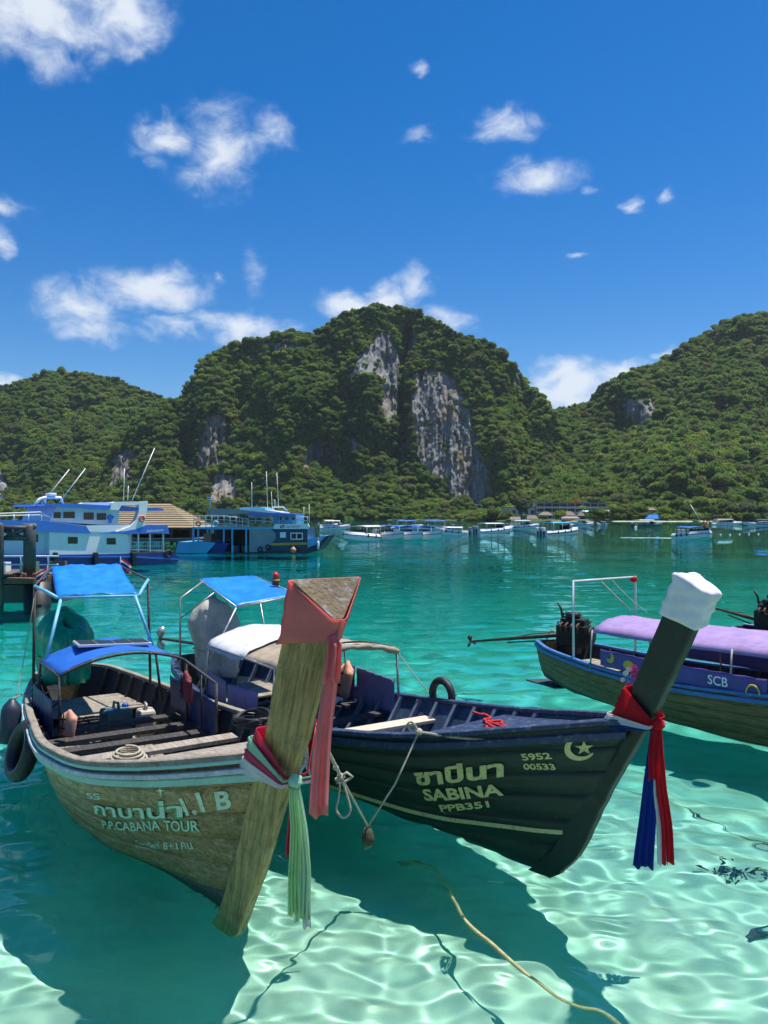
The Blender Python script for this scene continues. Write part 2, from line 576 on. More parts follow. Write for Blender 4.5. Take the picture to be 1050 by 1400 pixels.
    t.L.new(va.outputs[0], t.out.inputs['Volume'])
    o = link('water_body', me, t.m); tag(o, kind='structure')

    # sandy bed, shelving away from the camera
    na, nr = 300, 320
    a = np.linspace(-1.02, 1.02, na); r = np.geomspace(.5, 660, nr)
    R, A = np.meshgrid(r, a, indexing='ij'); X = R * np.sin(A); Y = R * np.cos(A)
    D = np.interp(Y - .12 * X, [0, 4, 6, 8, 11, 16, 25, 45, 80, 150, 400, 660], [-.4, -.52, -.66, -.85, -1.3, -2.2, -3.7, -6.0, -8.5, -11, -12, -12])
    D = D + .10 * (fbm(X * .35, Y * .35, 5, 4) - .5) * np.clip(R / 6, .3, 3) + .03 * (fbm(X * 2.2, Y * 2.2, 8, 3) - .5)
    me = np_mesh('seabed', np.stack([X, Y, D], -1).reshape(-1, 3), grid_faces(nr, na))
    t = NT('sand_bed')
    geo = t.N.new('ShaderNodeNewGeometry')
    v = geo.outputs['Position']
    n1 = t.noise(v, 1.2, 6, .6); n2 = t.noise(v, .045, 4, .55, .6)
    c = t.mix(t.rng(n1, .3, .7), (.56, .52, .39), (.70, .66, .50))
    sep = t.N.new('ShaderNodeSeparateXYZ'); t.L.new(v, sep.inputs[0])
    weed = t.math('MULTIPLY', t.rng(n2, .50, .58), t.rng(sep.outputs[1], 30, 60))
    c = t.mix(t.math('MULTIPLY', weed, .6), c, (.10, .12, .07))
    t.col(c); t.rough(1.0); t.b.inputs['Specular IOR Level'].default_value = 0.1
    o = link('seabed', me, t.m); tag(o, kind='structure')
    o.cycles.is_caustics_receiver = True
    return o


build_sea()
# ------------------------------------------------------------------ hills: relief sheets standing on the shore
def in_poly(px, py, poly):
    inside = np.zeros(px.shape, bool); n = len(poly)
    for i in range(n):
        x1, y1 = poly[i]; x2, y2 = poly[(i + 1) % n]
        c = ((y1 > py) != (y2 > py)) & (px < (x2 - x1) * (py - y1) / ((y2 - y1) if y2 != y1 else 1e-6) + x1)
        inside ^= c
    return inside


def hill(name, ridge, r_shore, r_ridge, cols, rows, rocks, relief, seed, knots_t, back=220, smooth_ridge=2.0):
    """ridge = silhouette [(px, py)], distances in metres; every vertex gets its own depth.
    relief(px, py, t) adds depth in metres; rocks = [(polygon, tone)]"""
    px = np.linspace(cols[0], cols[1], cols[2])
    rk = np.array(ridge, float)
    ry = np.interp(px, rk[:, 0], rk[:, 1])
    ker = np.exp(-np.linspace(-2, 2, 9) ** 2); ker /= ker.sum()
    ry = np.convolve(np.pad(ry, 4, mode='edge'), ker, 'valid')
    ry = ry + smooth_ridge * (fbm(px / 22, px * 0 + seed, seed, 4) - .5) * 2
    t = np.linspace(0, 1, rows)
    T, PX = np.meshgrid(t, px, indexing='ij')
    base = 706 + CAMH * F / r_shore
    PY = base + (ry[None, :] - base) * T
    D = r_shore + (r_ridge - r_shore) * np.interp(T, [k[0] for k in knots_t], [k[1] for k in knots_t])
    D = D + relief(PX, PY, T)
    rock = np.zeros_like(PX); tone = np.zeros_like(PX)
    wx = PX + 9 * (fbm(PX / 14, PY / 14, seed + 3, 4) - .5) * 2; wy = PY + 12 * (fbm(PX / 14, PY / 14, seed + 5, 4) - .5) * 2
    for poly, tn in rocks:
        k = in_poly(wx, wy, poly)
        rock[k] = 1; tone[k] = tn
    # fluted limestone: upright ribs on bare rock, lumps under the forest
    D = D + np.where(rock > 0, 7 * (fbm(PX / 6, PY / 40, seed + 11, 4) - .5) * 2 + 2.5 * (fbm(PX / 3, PY / 6, seed + 12, 3) - .5) * 2, 5 * (fbm(PX / 16, PY / 16, seed + 13, 3) - .5) * 2)
    X = (PX - 525) / F * D; Z = CAMH + (706 - PY) / F * D
    Z[0] = -2
    # back slope
    nb = 12
    Xs = [X]; Ys = [D]; Zs = [Z]
    for i in range(1, nb + 1):
        u = i / nb
        Xs.append(X[-1:] * (1 + .2 * u)); Ys.append(D[-1:] + back * u); Zs.append(Z[-1:] * (1 - u ** 1.4))
    X = np.concatenate(Xs); Y = np.concatenate(Ys); Z = np.concatenate(Zs)
    n, m = X.shape
    me = np_mesh(name, np.stack([X, Y, Z], -1).reshape(-1, 3), grid_faces(n, m))
    at = me.attributes.new('rock', 'FLOAT', 'POINT')
    full = np.zeros((n, m)); full[:rows] = rock; at.data.foreach_set('value', full.ravel().astype(np.float32))
    at = me.attributes.new('tone', 'FLOAT', 'POINT')
    fullt = np.zeros((n, m)); fullt[:rows] = tone; at.data.foreach_set('value', fullt.ravel().astype(np.float32))
    o = link(name, me, hill_mat()); tag(o, kind='structure')
    return o, X, Y, Z, full, rows


def hill_mat():
    if 'hill' in MATS: return MATS['hill']
    t = NT('hill_ground')
    geo = t.N.new('ShaderNodeNewGeometry')
    a1 = t.N.new('ShaderNodeAttribute'); a1.attribute_name = 'rock'
    a2 = t.N.new('ShaderNodeAttribute'); a2.attribute_name = 'tone'
    mp = t.N.new('ShaderNodeMapping'); mp.inputs['Scale'].default_value = (1, 1, .16); t.L.new(geo.outputs['Position'], mp.inputs[0])
    n1 = t.noise(mp.outputs[0], .22, 9, .72, .5)
    n2 = t.noise(geo.outputs['Position'], .05, 6, .65)
    grey = t.ramp(n1, [(.25, (.085, .087, .09)), (.45, (.21, .212, .21)), (.62, (.33, .328, .32)), (.8, (.52, .505, .48))])
    brown = t.ramp(n1, [(.25, (.07, .056, .044)), (.5, (.20, .16, .12)), (.75, (.34, .28, .21))])
    rc = t.mix(t.math('ADD', a2.outputs['Fac'], t.rng(n2, .5, .72, 0, .55)), grey, brown)
    mp3 = t.N.new('ShaderNodeMapping'); mp3.inputs['Scale'].default_value = (1, 1, .07); t.L.new(geo.outputs['Position'], mp3.inputs[0])
    rc = t.mix(t.rng(t.noise(mp3.outputs[0], .16, 5, .6, .3), .50, .62, 0, .75), rc, (.055, .058, .062))
    rc = t.mix(t.rng(t.noise(geo.outputs['Position'], .035, 5, .6), .52, .66, 0, .6), rc, (.30, .215, .135))
    n3 = t.noise(geo.outputs['Position'], .12, 8, .7)
    gr = t.ramp(n3, [(.3, (.02, .04, .008)), (.6, (.05, .09, .018)), (.8, (.085, .12, .03))])
    # creepers and ledges of green across the rock
    cov = t.math('MAXIMUM', t.math('SUBTRACT', 1.0, a1.outputs['Fac']), t.rng(t.noise(geo.outputs['Position'], .09, 8, .75), .56, .64))
    t.col(t.mix(cov, rc, gr)); t.rough(.95); t.b.inputs['Specular IOR Level'].default_value = .15
    t.bump(n1, .9, 2.0)
    MATS['hill'] = t.m
    return t.m


def foliage(name, c_dark, c_mid, c_light, scale=.6):
    if name in MATS: return MATS[name]
    t = NT(name)
    oi = t.N.new('ShaderNodeObjectInfo')
    geo = t.N.new('ShaderNodeNewGeometry')
    n = t.noise(geo.outputs['Position'], scale, 3, .6)
    big = t.noise(geo.outputs['Position'], .011, 3, .55, .4)
    r = t.math('ADD', t.math('ADD', t.math('MULTIPLY', oi.outputs['Random'], .42), t.math('MULTIPLY', n, .36)), t.rng(big, .34, .66, -.20, .36))
    t.col(t.ramp(r, [(.12, c_dark), (.5, c_mid), (.88, c_light)]))
    t.rough(.7); t.b.inputs['Specular IOR Level'].default_value = .25
    tr = t.N.new('ShaderNodeBsdfTranslucent')
    tr.inputs['Color'].default_value = (c_light[0] * 1.3, c_light[1] * 1.5, c_light[2], 1)
    mx = t.N.new('ShaderNodeMixShader'); mx.inputs[0].default_value = .4
    t.L.new(t.b.outputs[0], mx.inputs[1]); t.L.new(tr.outputs[0], mx.inputs[2]); t.L.new(mx.outputs[0], t.out.inputs['Surface'])
    MATS[name] = t.m
    return t.m


def crown_mesh(name, seed, lobes=7, quads=380, flat=.75, leaf=.13, lobe_r=(.38, .62), spread=.62):
    """unit crown (radius about 1): leaf clumps spread over uneven lobes, gaps between them"""
    rg = np.random.default_rng(seed)
    C = []
    for i in range(lobes):
        a = rg.uniform(0, 6.28); q = rg.uniform(0, 1) ** .5 * spread
        C.append((q * math.cos(a), q * math.sin(a), rg.uniform(-.15, .42) * flat, rg.uniform(*lobe_r)))
    C = np.array(C)
    per = rg.choice(lobes, quads, p=C[:, 3] ** 2 / (C[:, 3] ** 2).sum())
    d = rg.normal(size=(quads, 3)); d[:, 2] = np.where(d[:, 2] < -.35, -d[:, 2], d[:, 2]); d /= np.linalg.norm(d, axis=1)[:, None]
    c = C[per]
    pos = c[:, :3] + d * c[:, 3:4] * np.array([1, 1, flat]) * rg.uniform(.72, 1.06, (quads, 1))
    nrm = d + rg.normal(size=(quads, 3)) * .45; nrm /= np.linalg.norm(nrm, axis=1)[:, None]
    u = np.cross(nrm, rg.normal(size=(quads, 3))); u /= np.linalg.norm(u, axis=1)[:, None]
    w = np.cross(nrm, u)
    s = leaf * rg.uniform(.6, 1.5, (quads, 1)); s2 = s * rg.uniform(.6, 1.0, (quads, 1))
    bend = nrm * s * .35
    V = np.stack([pos - u * s - bend, pos - w * s2 * .9, pos + u * s - bend, pos + w * s2], 1).reshape(-1, 3)
    Fq = np.arange(quads * 4).reshape(-1, 4)
    # inner mass so that the crown is not see-through everywhere
    cv = []; cf = []
    for (x, y, z, rad) in C:
        bm = bmesh.new(); bmesh.ops.create_icosphere(bm, subdivisions=1, radius=1)
        o = len(cv)
        for v in bm.verts:
            k = rad * .74 * rg.uniform(.8, 1.12)
            cv.append((x + v.co.x * k, y + v.co.y * k, z + v.co.z * k * flat))
        for f in bm.faces: cf.append([o + v.index for v in f.verts])
        bm.free()
    me = bpy.data.meshes.new(name)
    me.from_pydata([tuple(p) for p in V] + cv, [], [tuple(f) for f in Fq] + [tuple(i + len(V) for i in f) for f in cf])
    me.update()
    return me


CROWNS = []


def forest(name, pts, scales, label, mats, seed, variants):
    """a far wood that reads as one mass: one point object whose points carry crowns (geometry nodes)"""
    rg = np.random.default_rng(seed)
    me = bpy.data.meshes.new(name)
    me.vertices.add(len(pts)); me.vertices.foreach_set('co', np.asarray(pts, np.float32).ravel())
    at = me.attributes.new('size', 'FLOAT_VECTOR', 'POINT')
    sc3 = np.stack([scales * rg.uniform(.85, 1.15, len(pts)), scales * rg.uniform(.85, 1.15, len(pts)), scales * rg.uniform(.75, 1.25, len(pts))], 1)
    at.data.foreach_set('vector', sc3.astype(np.float32).ravel())
    at = me.attributes.new('turn', 'FLOAT_VECTOR', 'POINT')
    rot = np.stack([rg.normal(0, .12, len(pts)), rg.normal(0, .12, len(pts)), rg.uniform(0, 6.28, len(pts))], 1)
    at.data.foreach_set('vector', rot.astype(np.float32).ravel())
    at = me.attributes.new('pick', 'INT', 'POINT')
    at.data.foreach_set('value', rg.integers(0, len(variants), len(pts)).astype(np.int32))
    o = link(name, me); tag(o, label, None, None, 'stuff')
    g = bpy.data.node_groups.new(name, 'GeometryNodeTree')
    g.interface.new_socket('Geometry', in_out='INPUT', socket_type='NodeSocketGeometry')
    g.interface.new_socket('Geometry', in_out='OUTPUT', socket_type='NodeSocketGeometry')
    N, L = g.nodes, g.links
    gi = N.new('NodeGroupInput'); go = N.new('NodeGroupOutput')
    join = N.new('GeometryNodeJoinGeometry')

    def named(nm, typ):
        n = N.new('GeometryNodeInputNamedAttribute'); n.data_type = typ; n.inputs[0].default_value = nm; return n.outputs[0]
    pick = named('pick', 'INT'); size = named('size', 'FLOAT_VECTOR'); turn = named('turn', 'FLOAT_VECTOR')
    e2r = N.new('FunctionNodeEulerToRotation'); L.new(turn, e2r.inputs[0])
    for i, vo in enumerate(variants):
        cmp_ = N.new('FunctionNodeCompare'); cmp_.data_type = 'INT'; cmp_.operation = 'EQUAL'
        L.new(pick, cmp_.inputs[2]); cmp_.inputs[3].default_value = i
        oi = N.new('GeometryNodeObjectInfo'); oi.inputs['Object'].default_value = vo; oi.inputs['As Instance'].default_value = True
        ip = N.new('GeometryNodeInstanceOnPoints')
        L.new(gi.outputs[0], ip.inputs['Points']); L.new(cmp_.outputs[0], ip.inputs['Selection'])
        L.new(oi.outputs['Geometry'], ip.inputs['Instance']); L.new(e2r.outputs[0], ip.inputs['Rotation']); L.new(size, ip.inputs['Scale'])
        L.new(ip.outputs[0], join.inputs[0])
    L.new(join.outputs[0], go.inputs[0])
    md = o.modifiers.new('crowns', 'NODES'); md.node_group = g
    return o


def sample_trees(X, Y, Z, rock, rows, n, seed, dens):
    """points on the sheet, by area; bare rock stays mostly bare"""
    rg = np.random.default_rng(seed)
    Pt = np.stack([X, Y, Z], -1)
    a, b, c, d = Pt[:-1, :-1], Pt[:-1, 1:], Pt[1:, 1:], Pt[1:, :-1]
    ar = np.linalg.norm(np.cross(c - a, d - b), axis=2) * .5
    rk = (rock[:-1, :-1] + rock[1:, 1:]) * .5
    hash_ = rg.uniform(size=rk.shape)
    w = ar * np.where(rk > .5, .05, 1.0)
    w[0] = 0
    w[rows + 3:] = 0
    cx, cy, cz = [(a[..., k] + c[..., k]) / 2 for k in range(3)]
    w = w * dens(cx, cy, cz)
    w = w.ravel() / w.sum()
    k = rg.choice(len(w), n, p=w)
    i, j = np.unravel_index(k, rk.shape)
    u = rg.uniform(size=(n, 1)); v = rg.uniform(size=(n, 1))
    p = (a[i, j] * (1 - u) + b[i, j] * u) * (1 - v) + (d[i, j] * (1 - u) + c[i, j] * u) * v
    return p, rk[i, j]


def build_hills():
    fol = [foliage('forest_leaves_deep', (.046, .092, .020), (.096, .165, .034), (.165, .240, .048)),
           foliage('forest_leaves_fresh', (.070, .120, .022), (.155, .215, .038), (.25, .30, .056)),
           foliage('forest_leaves_dry', (.058, .088, .026), (.12, .14, .048), (.20, .185, .078))]
    variants = []
    for i in range(8):
        me = crown_mesh('forest_crown', 40 + i, lobes=6 + i % 4, quads=420, flat=.7 + .12 * (i % 3), leaf=.115)
        me.materials.append(fol[(0, 1, 0, 1, 0, 2, 1, 0)[i]])
        variants.append(bpy.data.objects.new('forest_crown', me))       # not linked: only carried by the forest's points
    CROWNS.extend(variants)

    def gauss(PX, PY, x, y, sx, sy): return np.exp(-((PX - x) / sx) ** 2 - ((PY - y) / sy) ** 2)

    def rel_main(PX, PY, T):
        r = 20 * (fbm(PX / 70, PY / 90, 31, 3) - .5) * 2 * np.clip(T * 3, 0, 1) + 9 * (fbm(PX / 26, PY / 30, 33, 3) - .5) * 2
        # the dark cleft under the summit and the recess left of the big cliff
        r += 34 * np.exp(-((PX - 556 - (PY - 470) * -.08) / 7) ** 2) * np.clip((PY - 438) / 20, 0, 1) * np.clip((560 - PY) / 50, 0, 1)
        r += 16 * np.exp(-((PX - 548) / 10) ** 2) * np.clip((PY - 520) / 40, 0, 1) * np.clip((660 - PY) / 30, 0, 1)
        # the cliff stands forward as an upright slab, its face one distance from top to foot
        wall = np.clip((PX - 558) / 6, 0, 1) * np.clip((690 - PX) / 40, 0, 1) * np.clip((PY - 482) / 60, 0, 1)
        target = 636 + (690 - PY) * .24 + (PX - 560) * .12 - (600 + 110 * np.interp(T, [0, .06, .3, .62, 1], [0, .12, .45, .72, 1]))
        r = r * (1 - wall) + wall * np.where(PY < 690, target, 0)
        r += 22 * gauss(PX, PY, 330, 560, 26, 90) - 26 * gauss(PX, PY, 395, 560, 40, 80) + 16 * gauss(PX, PY, 440, 620, 26, 30)
        r += -22 * gauss(PX, PY, 500, 520, 20, 60) + 18 * gauss(PX, PY, 715, 560, 10, 60) - 20 * gauss(PX, PY, 690, 600, 14, 50)
        r += 25 * gauss(PX, PY, 255, 620, 16, 50) - 18 * gauss(PX, PY, 215, 640, 20, 50)
        return r
    ridge = [(60, 715), (110, 690), (140, 655), (160, 605), (182, 577), (215, 561), (245, 552), (256, 528), (277, 496), (300, 481), (330, 470), (365, 464), (400, 457), (430, 460), (446, 446), (470, 432),
             (500, 423), (540, 420), (575, 432), (610, 447), (630, 464), (645, 462), (665, 470), (690, 490), (708, 514), (725, 534), (740, 541), (752, 561), (768, 600), (795, 640), (830, 680), (880, 715)]
    rocks = [([(563, 512), (585, 503), (612, 515), (634, 545), (655, 590), (660, 625), (672, 655), (670, 690), (640, 690), (608, 668), (575, 645), (563, 600)], .05),
             ([(470, 530), (487, 488), (505, 466), (538, 445), (546, 500), (538, 545), (520, 520), (500, 515)], 0),
             ([(522, 520), (546, 500), (547, 560), (530, 590), (520, 560)], .1),
             ([(548, 440), (572, 452), (572, 470), (560, 500), (548, 505)], 0),
             ([(284, 570), (308, 566), (318, 590), (300, 635), (268, 648), (264, 630)], .7),
             ([(432, 602), (462, 600), (474, 640), (452, 632), (412, 645), (418, 615)], .75),
             ([(478, 596), (496, 600), (490, 622), (478, 618)], .3),
             ([(543, 570), (556, 572), (560, 618), (545, 610)], .1),
             ([(150, 640), (176, 606), (188, 625), (172, 668), (148, 672)], .6),
             ([(286, 655), (300, 640), (330, 655), (320, 690), (290, 690)], .2),
             ([(345, 475), (360, 468), (430, 468), (425, 482), (380, 486)], 0),
             ([(700, 490), (716, 516), (740, 548), (728, 552), (708, 530), (694, 505)], .05)]
    o, X, Y, Z, rock, rows = hill('hill', ridge, 600, 710, (60, 880, 760), 190, rocks, rel_main, 17,
                                  [(0, 0), (.06, .12), (.3, .45), (.62, .72), (1, 1)])
    p1, rk = sample_trees(X, Y, Z, rock, rows, 21000, 3, lambda x, y, z: 1 + 0 * x)
    rg = np.random.default_rng(4)
    s1 = np.where(rk > .5, rg.uniform(1.3, 2.6, len(p1)), np.clip(rg.lognormal(1.0, .38, len(p1)), 1.5, 6.0))
    p1[:, 2] += s1 * .35

    def rel_left(PX, PY, T):
        return 40 * (fbm(PX / 60, PY / 70, 51, 3) - .5) * 2 * np.clip(T * 3, 0, 1) + 12 * (fbm(PX / 24, PY / 26, 53, 3) - .5) * 2 + 30 * gauss(PX, PY, 95, 590, 14, 50) - 25 * gauss(PX, PY, 40, 620, 50, 40)
    ridge = [(-520, 600), (-300, 560), (-120, 545), (0, 532), (40, 520), (76, 510), (112, 512), (150, 518), (190, 533), (225, 548), (260, 556), (300, 575), (340, 620), (400, 700)]
    rocks = [([(-40, 655), (-10, 635), (8, 645), (12, 690), (-40, 690)], .05)]
    o, X, Y, Z, rock, rows = hill('hill', ridge, 640, 900, (-520, 400, 420), 130, rocks, rel_left, 61, [(0, 0), (.3, .35), (.7, .75), (1, 1)])
    p2, rk = sample_trees(X, Y, Z, rock, rows, 14000, 6, lambda x, y, z: np.where(x > -430, 1.0, .35))
    s2 = np.where(rk > .5, rg.uniform(1.5, 3, len(p2)), np.clip(rg.lognormal(1.1, .36, len(p2)), 1.6, 6.5)); p2[:, 2] += s2 * .35

    def rel_right(PX, PY, T):
        r = 46 * (fbm(PX / 75, PY / 80, 71, 3) - .5) * 2 * np.clip(T * 3, 0, 1) + 14 * (fbm(PX / 26, PY / 28, 73, 3) - .5) * 2
        r += 55 * gauss(PX, PY, 835, 590, 34, 26) - 30 * gauss(PX, PY, 880, 550, 24, 30) + 40 * gauss(PX, PY, 985, 590, 22, 34) + 25 * gauss(PX, PY, 780, 620, 20, 40)
        r += -35 * gauss(PX, PY, 930, 640, 60, 30) - 20 * gauss(PX, PY, 900, 520, 50, 20)
        return r
    ridge = [(640, 715), (690, 670), (730, 600), (757, 564), (790, 557), (806, 551), (826, 530), (860, 512), (895, 502), (922, 486), (960, 462), (986, 445), (1012, 436), (1050, 433), (1120, 428), (1250, 450), (1400, 500), (1600, 560)]
    rocks = [([(852, 548), (872, 540), (900, 556), (898, 575), (872, 592), (854, 588)], .15)]
    o, X, Y, Z, rock, rows = hill('hill', ridge, 500, 820, (640, 1600, 560), 170, rocks, rel_right, 81, [(0, 0), (.12, .12), (.4, .42), (.7, .7), (1, 1)])
    p3, rk = sample_trees(X, Y, Z, rock, rows, 18000, 9, lambda x, y, z: np.where(x < 460, 1.0, .3))
    s3 = np.where(rk > .5, rg.uniform(1.5, 3, len(p3)), np.clip(rg.lognormal(1.15, .4, len(p3)), 1.7, 7)); p3[:, 2] += s3 * .35

    forest('forest', p1, s1, 'dense green jungle covering the tall central limestone hill', None, 1, variants)
    forest('forest', p2, s2, 'dark jungle covering the low hill behind the blue and white ferry', None, 2, variants)
    forest('forest', p3, s3, 'jungle covering the broad hill rising behind the long hotel', None, 3, variants)

    # low scrub along the waterline
    xs = rg.uniform(-330, 330, 900); dy = rg.uniform(5, 34, 900)
    y0 = 560 + 60 * np.exp(-((xs + 60) / 110) ** 2) - 120 / (1 + np.exp(-(xs - 60) / 25)) + dy
    ok = (xs < 82) | (xs > 165) | (rg.uniform(size=900) < .35)
    s4 = rg.uniform(1.4, 4.2, 900)
    forest('shore_scrub', np.stack([xs, y0, 1.0 + s4 * .35], 1)[ok], s4[ok], 'low green scrub growing along the far waterline', None, 4, variants)

    # flat land between the shore and the hills
    bm = MB()
    xs = np.linspace(-700, 900, 60)
    rows_ = []
    for k, (dy, z) in enumerate(((0, -.4), (6, .5), (14, 1.2), (40, 1.6), (120, 2.0), (900, 2.5), (6000, 3))):
        rows_.append([(x * (1 + (dy / 1500)), (560 + 60 * math.exp(-((x + 60) / 110) ** 2) - 120 / (1 + math.exp(-(x - 60) / 25)) ) + dy + 4 * math.sin(x * .07), z) for x in xs])
    t = NT('shore_ground')
    geo = t.N.new('ShaderNodeNewGeometry'); sep = t.N.new('ShaderNodeSeparateXYZ'); t.L.new(geo.outputs['Position'], sep.inputs[0])
    n = t.noise(geo.outputs['Position'], .15, 6, .65)
    z = t.math('ADD', sep.outputs[2], t.math('MULTIPLY', n, .8))
    bw = t.math('MULTIPLY', t.rng(sep.outputs[0], 95, 120, 0, .4), t.rng(sep.outputs[0], 200, 240, 1, 0))
    t.col(t.mix(t.rng(t.math('SUBTRACT', z, bw), .15, .45), t.mix(t.rng(n, .3, .7), (.50, .42, .29), (.62, .54, .38)), (.05, .08, .025))); t.rough(.95)
    o = bm.grid(rows_).build('ground', t.m); tag(o, kind='structure')


build_hills()
# ------------------------------------------------------------------ longtail boats
M_OLIVE = wood('olive_hull_wood', (.085, .052, .018), (.52, .36, .165), rough=.5, wear=((.55, .50, .40), .6), stain=((.09, .072, .028), .55), bump=.5)
M_STEM = wood('stem_wood', (.07, .042, .012), (.60, .42, .165), grain=(22, 22, .9), rough=.5, stain=((.085, .075, .028), .6), wear=((.46, .40, .28), .35), lean=-.44, bump=.5)
M_ENDGRAIN = paint('peeling_end_grain', (.20, .15, .09), .85, .35, 3, ((.36, .38, .42), .95), bump=.8, bscale=26)
M_GREYWOOD = wood('weathered_deck_wood', (.16, .135, .105), (.46, .41, .34), rough=.85, stain=((.10, .085, .06), .6))
M_PALEPLANK = wood('pale_plank_wood', (.42, .37, .28), (.68, .62, .50), rough=.8, stain=((.30, .25, .18), .4))
M_BROWNWOOD = wood('brown_hull_wood', (.07, .038, .018), (.30, .175, .085), rough=.6, wear=((.36, .28, .19), .35), stain=((.04, .024, .013), .6))
M_DARKWOOD = wood('dark_beam_wood', (.025, .024, .024), (.10, .095, .09), rough=.75, wear=((.30, .28, .25), .35))


def green_black():
    t = NT('green_black_hull_paint')
    v = t.coord()
    n = t.noise(v, 2.2, 6, .7)
    base = t.mix(t.rng(n, .35, .7), (.006, .015, .012), (.016, .031, .025))
    # pale salt drips that run straight down the side
    st = t.noise(t.coord(scale=(30, 30, .55), rnd=False), 1.0, 3, .5)
    br = t.noise(t.coord(scale=(1.2, 1.2, 1.2), rnd=False), 1.6, 4, .6)
    base = t.mix(t.math('MULTIPLY', t.rng(st, .70, .74, 0, .75), t.rng(br, .42, .62)), base, (.34, .36, .30))
    base = t.mix(t.rng(t.noise(v, 9, 8, .75), .60, .70, 0, .35), base, (.13, .12, .07))
    t.col(base); t.rough(t.rng(n, .3, .7, .38, .62)); t.bump(t.noise(v, 14, 6, .6), .25, .006)
    return t.m


M_GREENBLACK = green_black()
M_NAVY = paint('navy_boat_paint', (.022, .040, .095), .5, .35, 5, ((.24, .30, .42), .55), bump=.2)
M_BLUERAIL = paint('blue_rail_paint', (.05, .16, .42), .5, .3, 6, ((.30, .34, .38), .4), bump=.15)
M_MINT = paint('mint_rail_paint', (.30, .56, .47), .55, .2, 6, ((.42, .36, .27), .5), bump=.15)
M_RAILTOP = paint('bleached_rail_paint', (.56, .56, .58), .75, .3, 9, ((.24, .19, .16), .7), bump=.35)
M_INNER = paint('dark_bilge_paint', (.035, .036, .04), .8, .4, 5, ((.12, .10, .075), .5))
M_INNERBLUE = paint('blue_bilge_paint', (.030, .060, .115), .65, .35, 5, ((.20, .25, .30), .45))
M_RIBBLUE = paint('blue_rib_paint', (.16, .20, .27), .7, .3, 8, ((.34, .34, .34), .5))
M_TARP_BLUE = paint('bright_blue_tarpaulin', (.004, .20, .74), .42, .22, 5, ((.08, .32, .74), .3), bump=.35, bscale=9)
M_CANOPY_BLUE = paint('royal_blue_canvas', (.010, .115, .50), .55, .2, 3, ((.05, .17, .45), .3), bump=.25, bscale=6)
M_CURTAIN_BLUE = paint('dark_blue_curtain', (.006, .030, .13), .5, .3, 4, ((.03, .06, .16), .4), bump=.4, bscale=7)
M_CURTAIN_PURPLE = paint('faded_purple_curtain', (.20, .17, .36), .65, .3, 5, ((.26, .22, .36), .5), bump=.3, bscale=8)
M_PURPLE = paint('purple_canvas', (.34, .23, .47), .6, .25, 4, ((.42, .32, .48), .4), bump=.25, bscale=7)
M_PURPLE_DK = paint('purple_plastic_banner', (.10, .065, .28), .55, .2, 4, bump=.3, bscale=6)
M_WHITECLOTH = paint('white_cotton', (.78, .78, .80), .8, .12, 6, bump=.3, bscale=14)
M_GREYCANVAS = paint('pale_grey_canvas', (.60, .61, .65), .7, .18, 4, ((.42, .40, .38), .4), bump=.35, bscale=7)
M_BEIGE = paint('beige_canvas', (.34, .285, .21), .8, .3, 5, ((.16, .12, .08), .5), bump=.4, bscale=9)
M_TARP_SAND = paint('sand_engine_cloth', (.58, .54, .46), .8, .25, 5, ((.22, .20, .17), .5), bump=.5, bscale=8)
M_TARP_GREEN = paint('green_tarpaulin', (.008, .34, .19), .25, .3, 4, bump=.45, bscale=6)
M_STEEL = paint('galvanised_pipe', (.42, .43, .43), .45, .3, 14, ((.20, .12, .07), .5), metal=.75)
M_RUSTY = paint('taped_dark_pipe', (.045, .042, .045), .7, .4, 22, ((.30, .26, .23), .6), bump=.4, bscale=60)
M_PVC = paint('pale_blue_pipe', (.16, .48, .68), .45, .2, 8, ((.30, .40, .45), .3))
M_WHITEPIPE = paint('white_painted_pipe', (.70, .72, .72), .45, .15, 10, ((.42, .36, .30), .35))
M_RUBBER = paint('black_rubber', (.018, .019, .022), .55, .35, 9, ((.07, .07, .07), .5), bump=.25)
M_FENDER = paint('dark_blue_fender', (.012, .022, .05), .5, .3, 6, ((.06, .08, .11), .4))
M_ROPE = paint('cream_rope', (.58, .52, .40), .9, .3, 30, ((.32, .28, .20), .5), bump=.8, bscale=160)
M_ROPE_OLD = paint('sandy_rope', (.66, .54, .27), .9, .3, 20, ((.20, .16, .08), .5), bump=.8, bscale=120)
M_ENGINE = paint('oily_black_engine', (.022, .020, .019), .5, .5, 12, ((.14, .08, .045), .55), metal=.4, bump=.4)
M_SHAFT = paint('rusty_shaft', (.075, .052, .035), .65, .4, 18, ((.20, .10, .05), .5), metal=.4)
M_ORANGE = paint('orange_life_vest', (.78, .22, .07), .75, .25, 8, ((.55, .30, .20), .4), bump=.3)
M_PEACH = paint('faded_orange_vest', (.62, .30, .20), .75, .25, 8, bump=.3)
M_BLACKSTRAP = paint('black_webbing', (.012, .012, .014), .8, .3, 12)
M_RED = paint('red_plastic', (.62, .02, .015), .3, .15, 6)
M_REDROPE = paint('red_rope', (.60, .03, .035), .8, .3, 30, bump=.7, bscale=150)
M_LETTER_CREAM = paint('worn_cream_lettering', (.64, .55, .25), .7, .15, 8, ((.14, .11, .04), .7))
M_LETTER_MINT = paint('pale_mint_lettering', (.52, .66, .55), .7, .15, 8, ((.16, .14, .06), .55))
M_LETTER_GREEN = paint('green_lettering', (.06, .36, .17), .6, .2, 8, ((.20, .17, .06), .6))
M_LETTER_BLUE = paint('blue_lettering_edge', (.04, .16, .30), .6, .2, 8, ((.14, .12, .05), .6))
M_LETTER_WHITE = paint('white_lettering', (.80, .80, .84), .6, .1, 8)

FH = np.array([0, .06, .15, .3, .5, .7, .85, .94, 1.0])


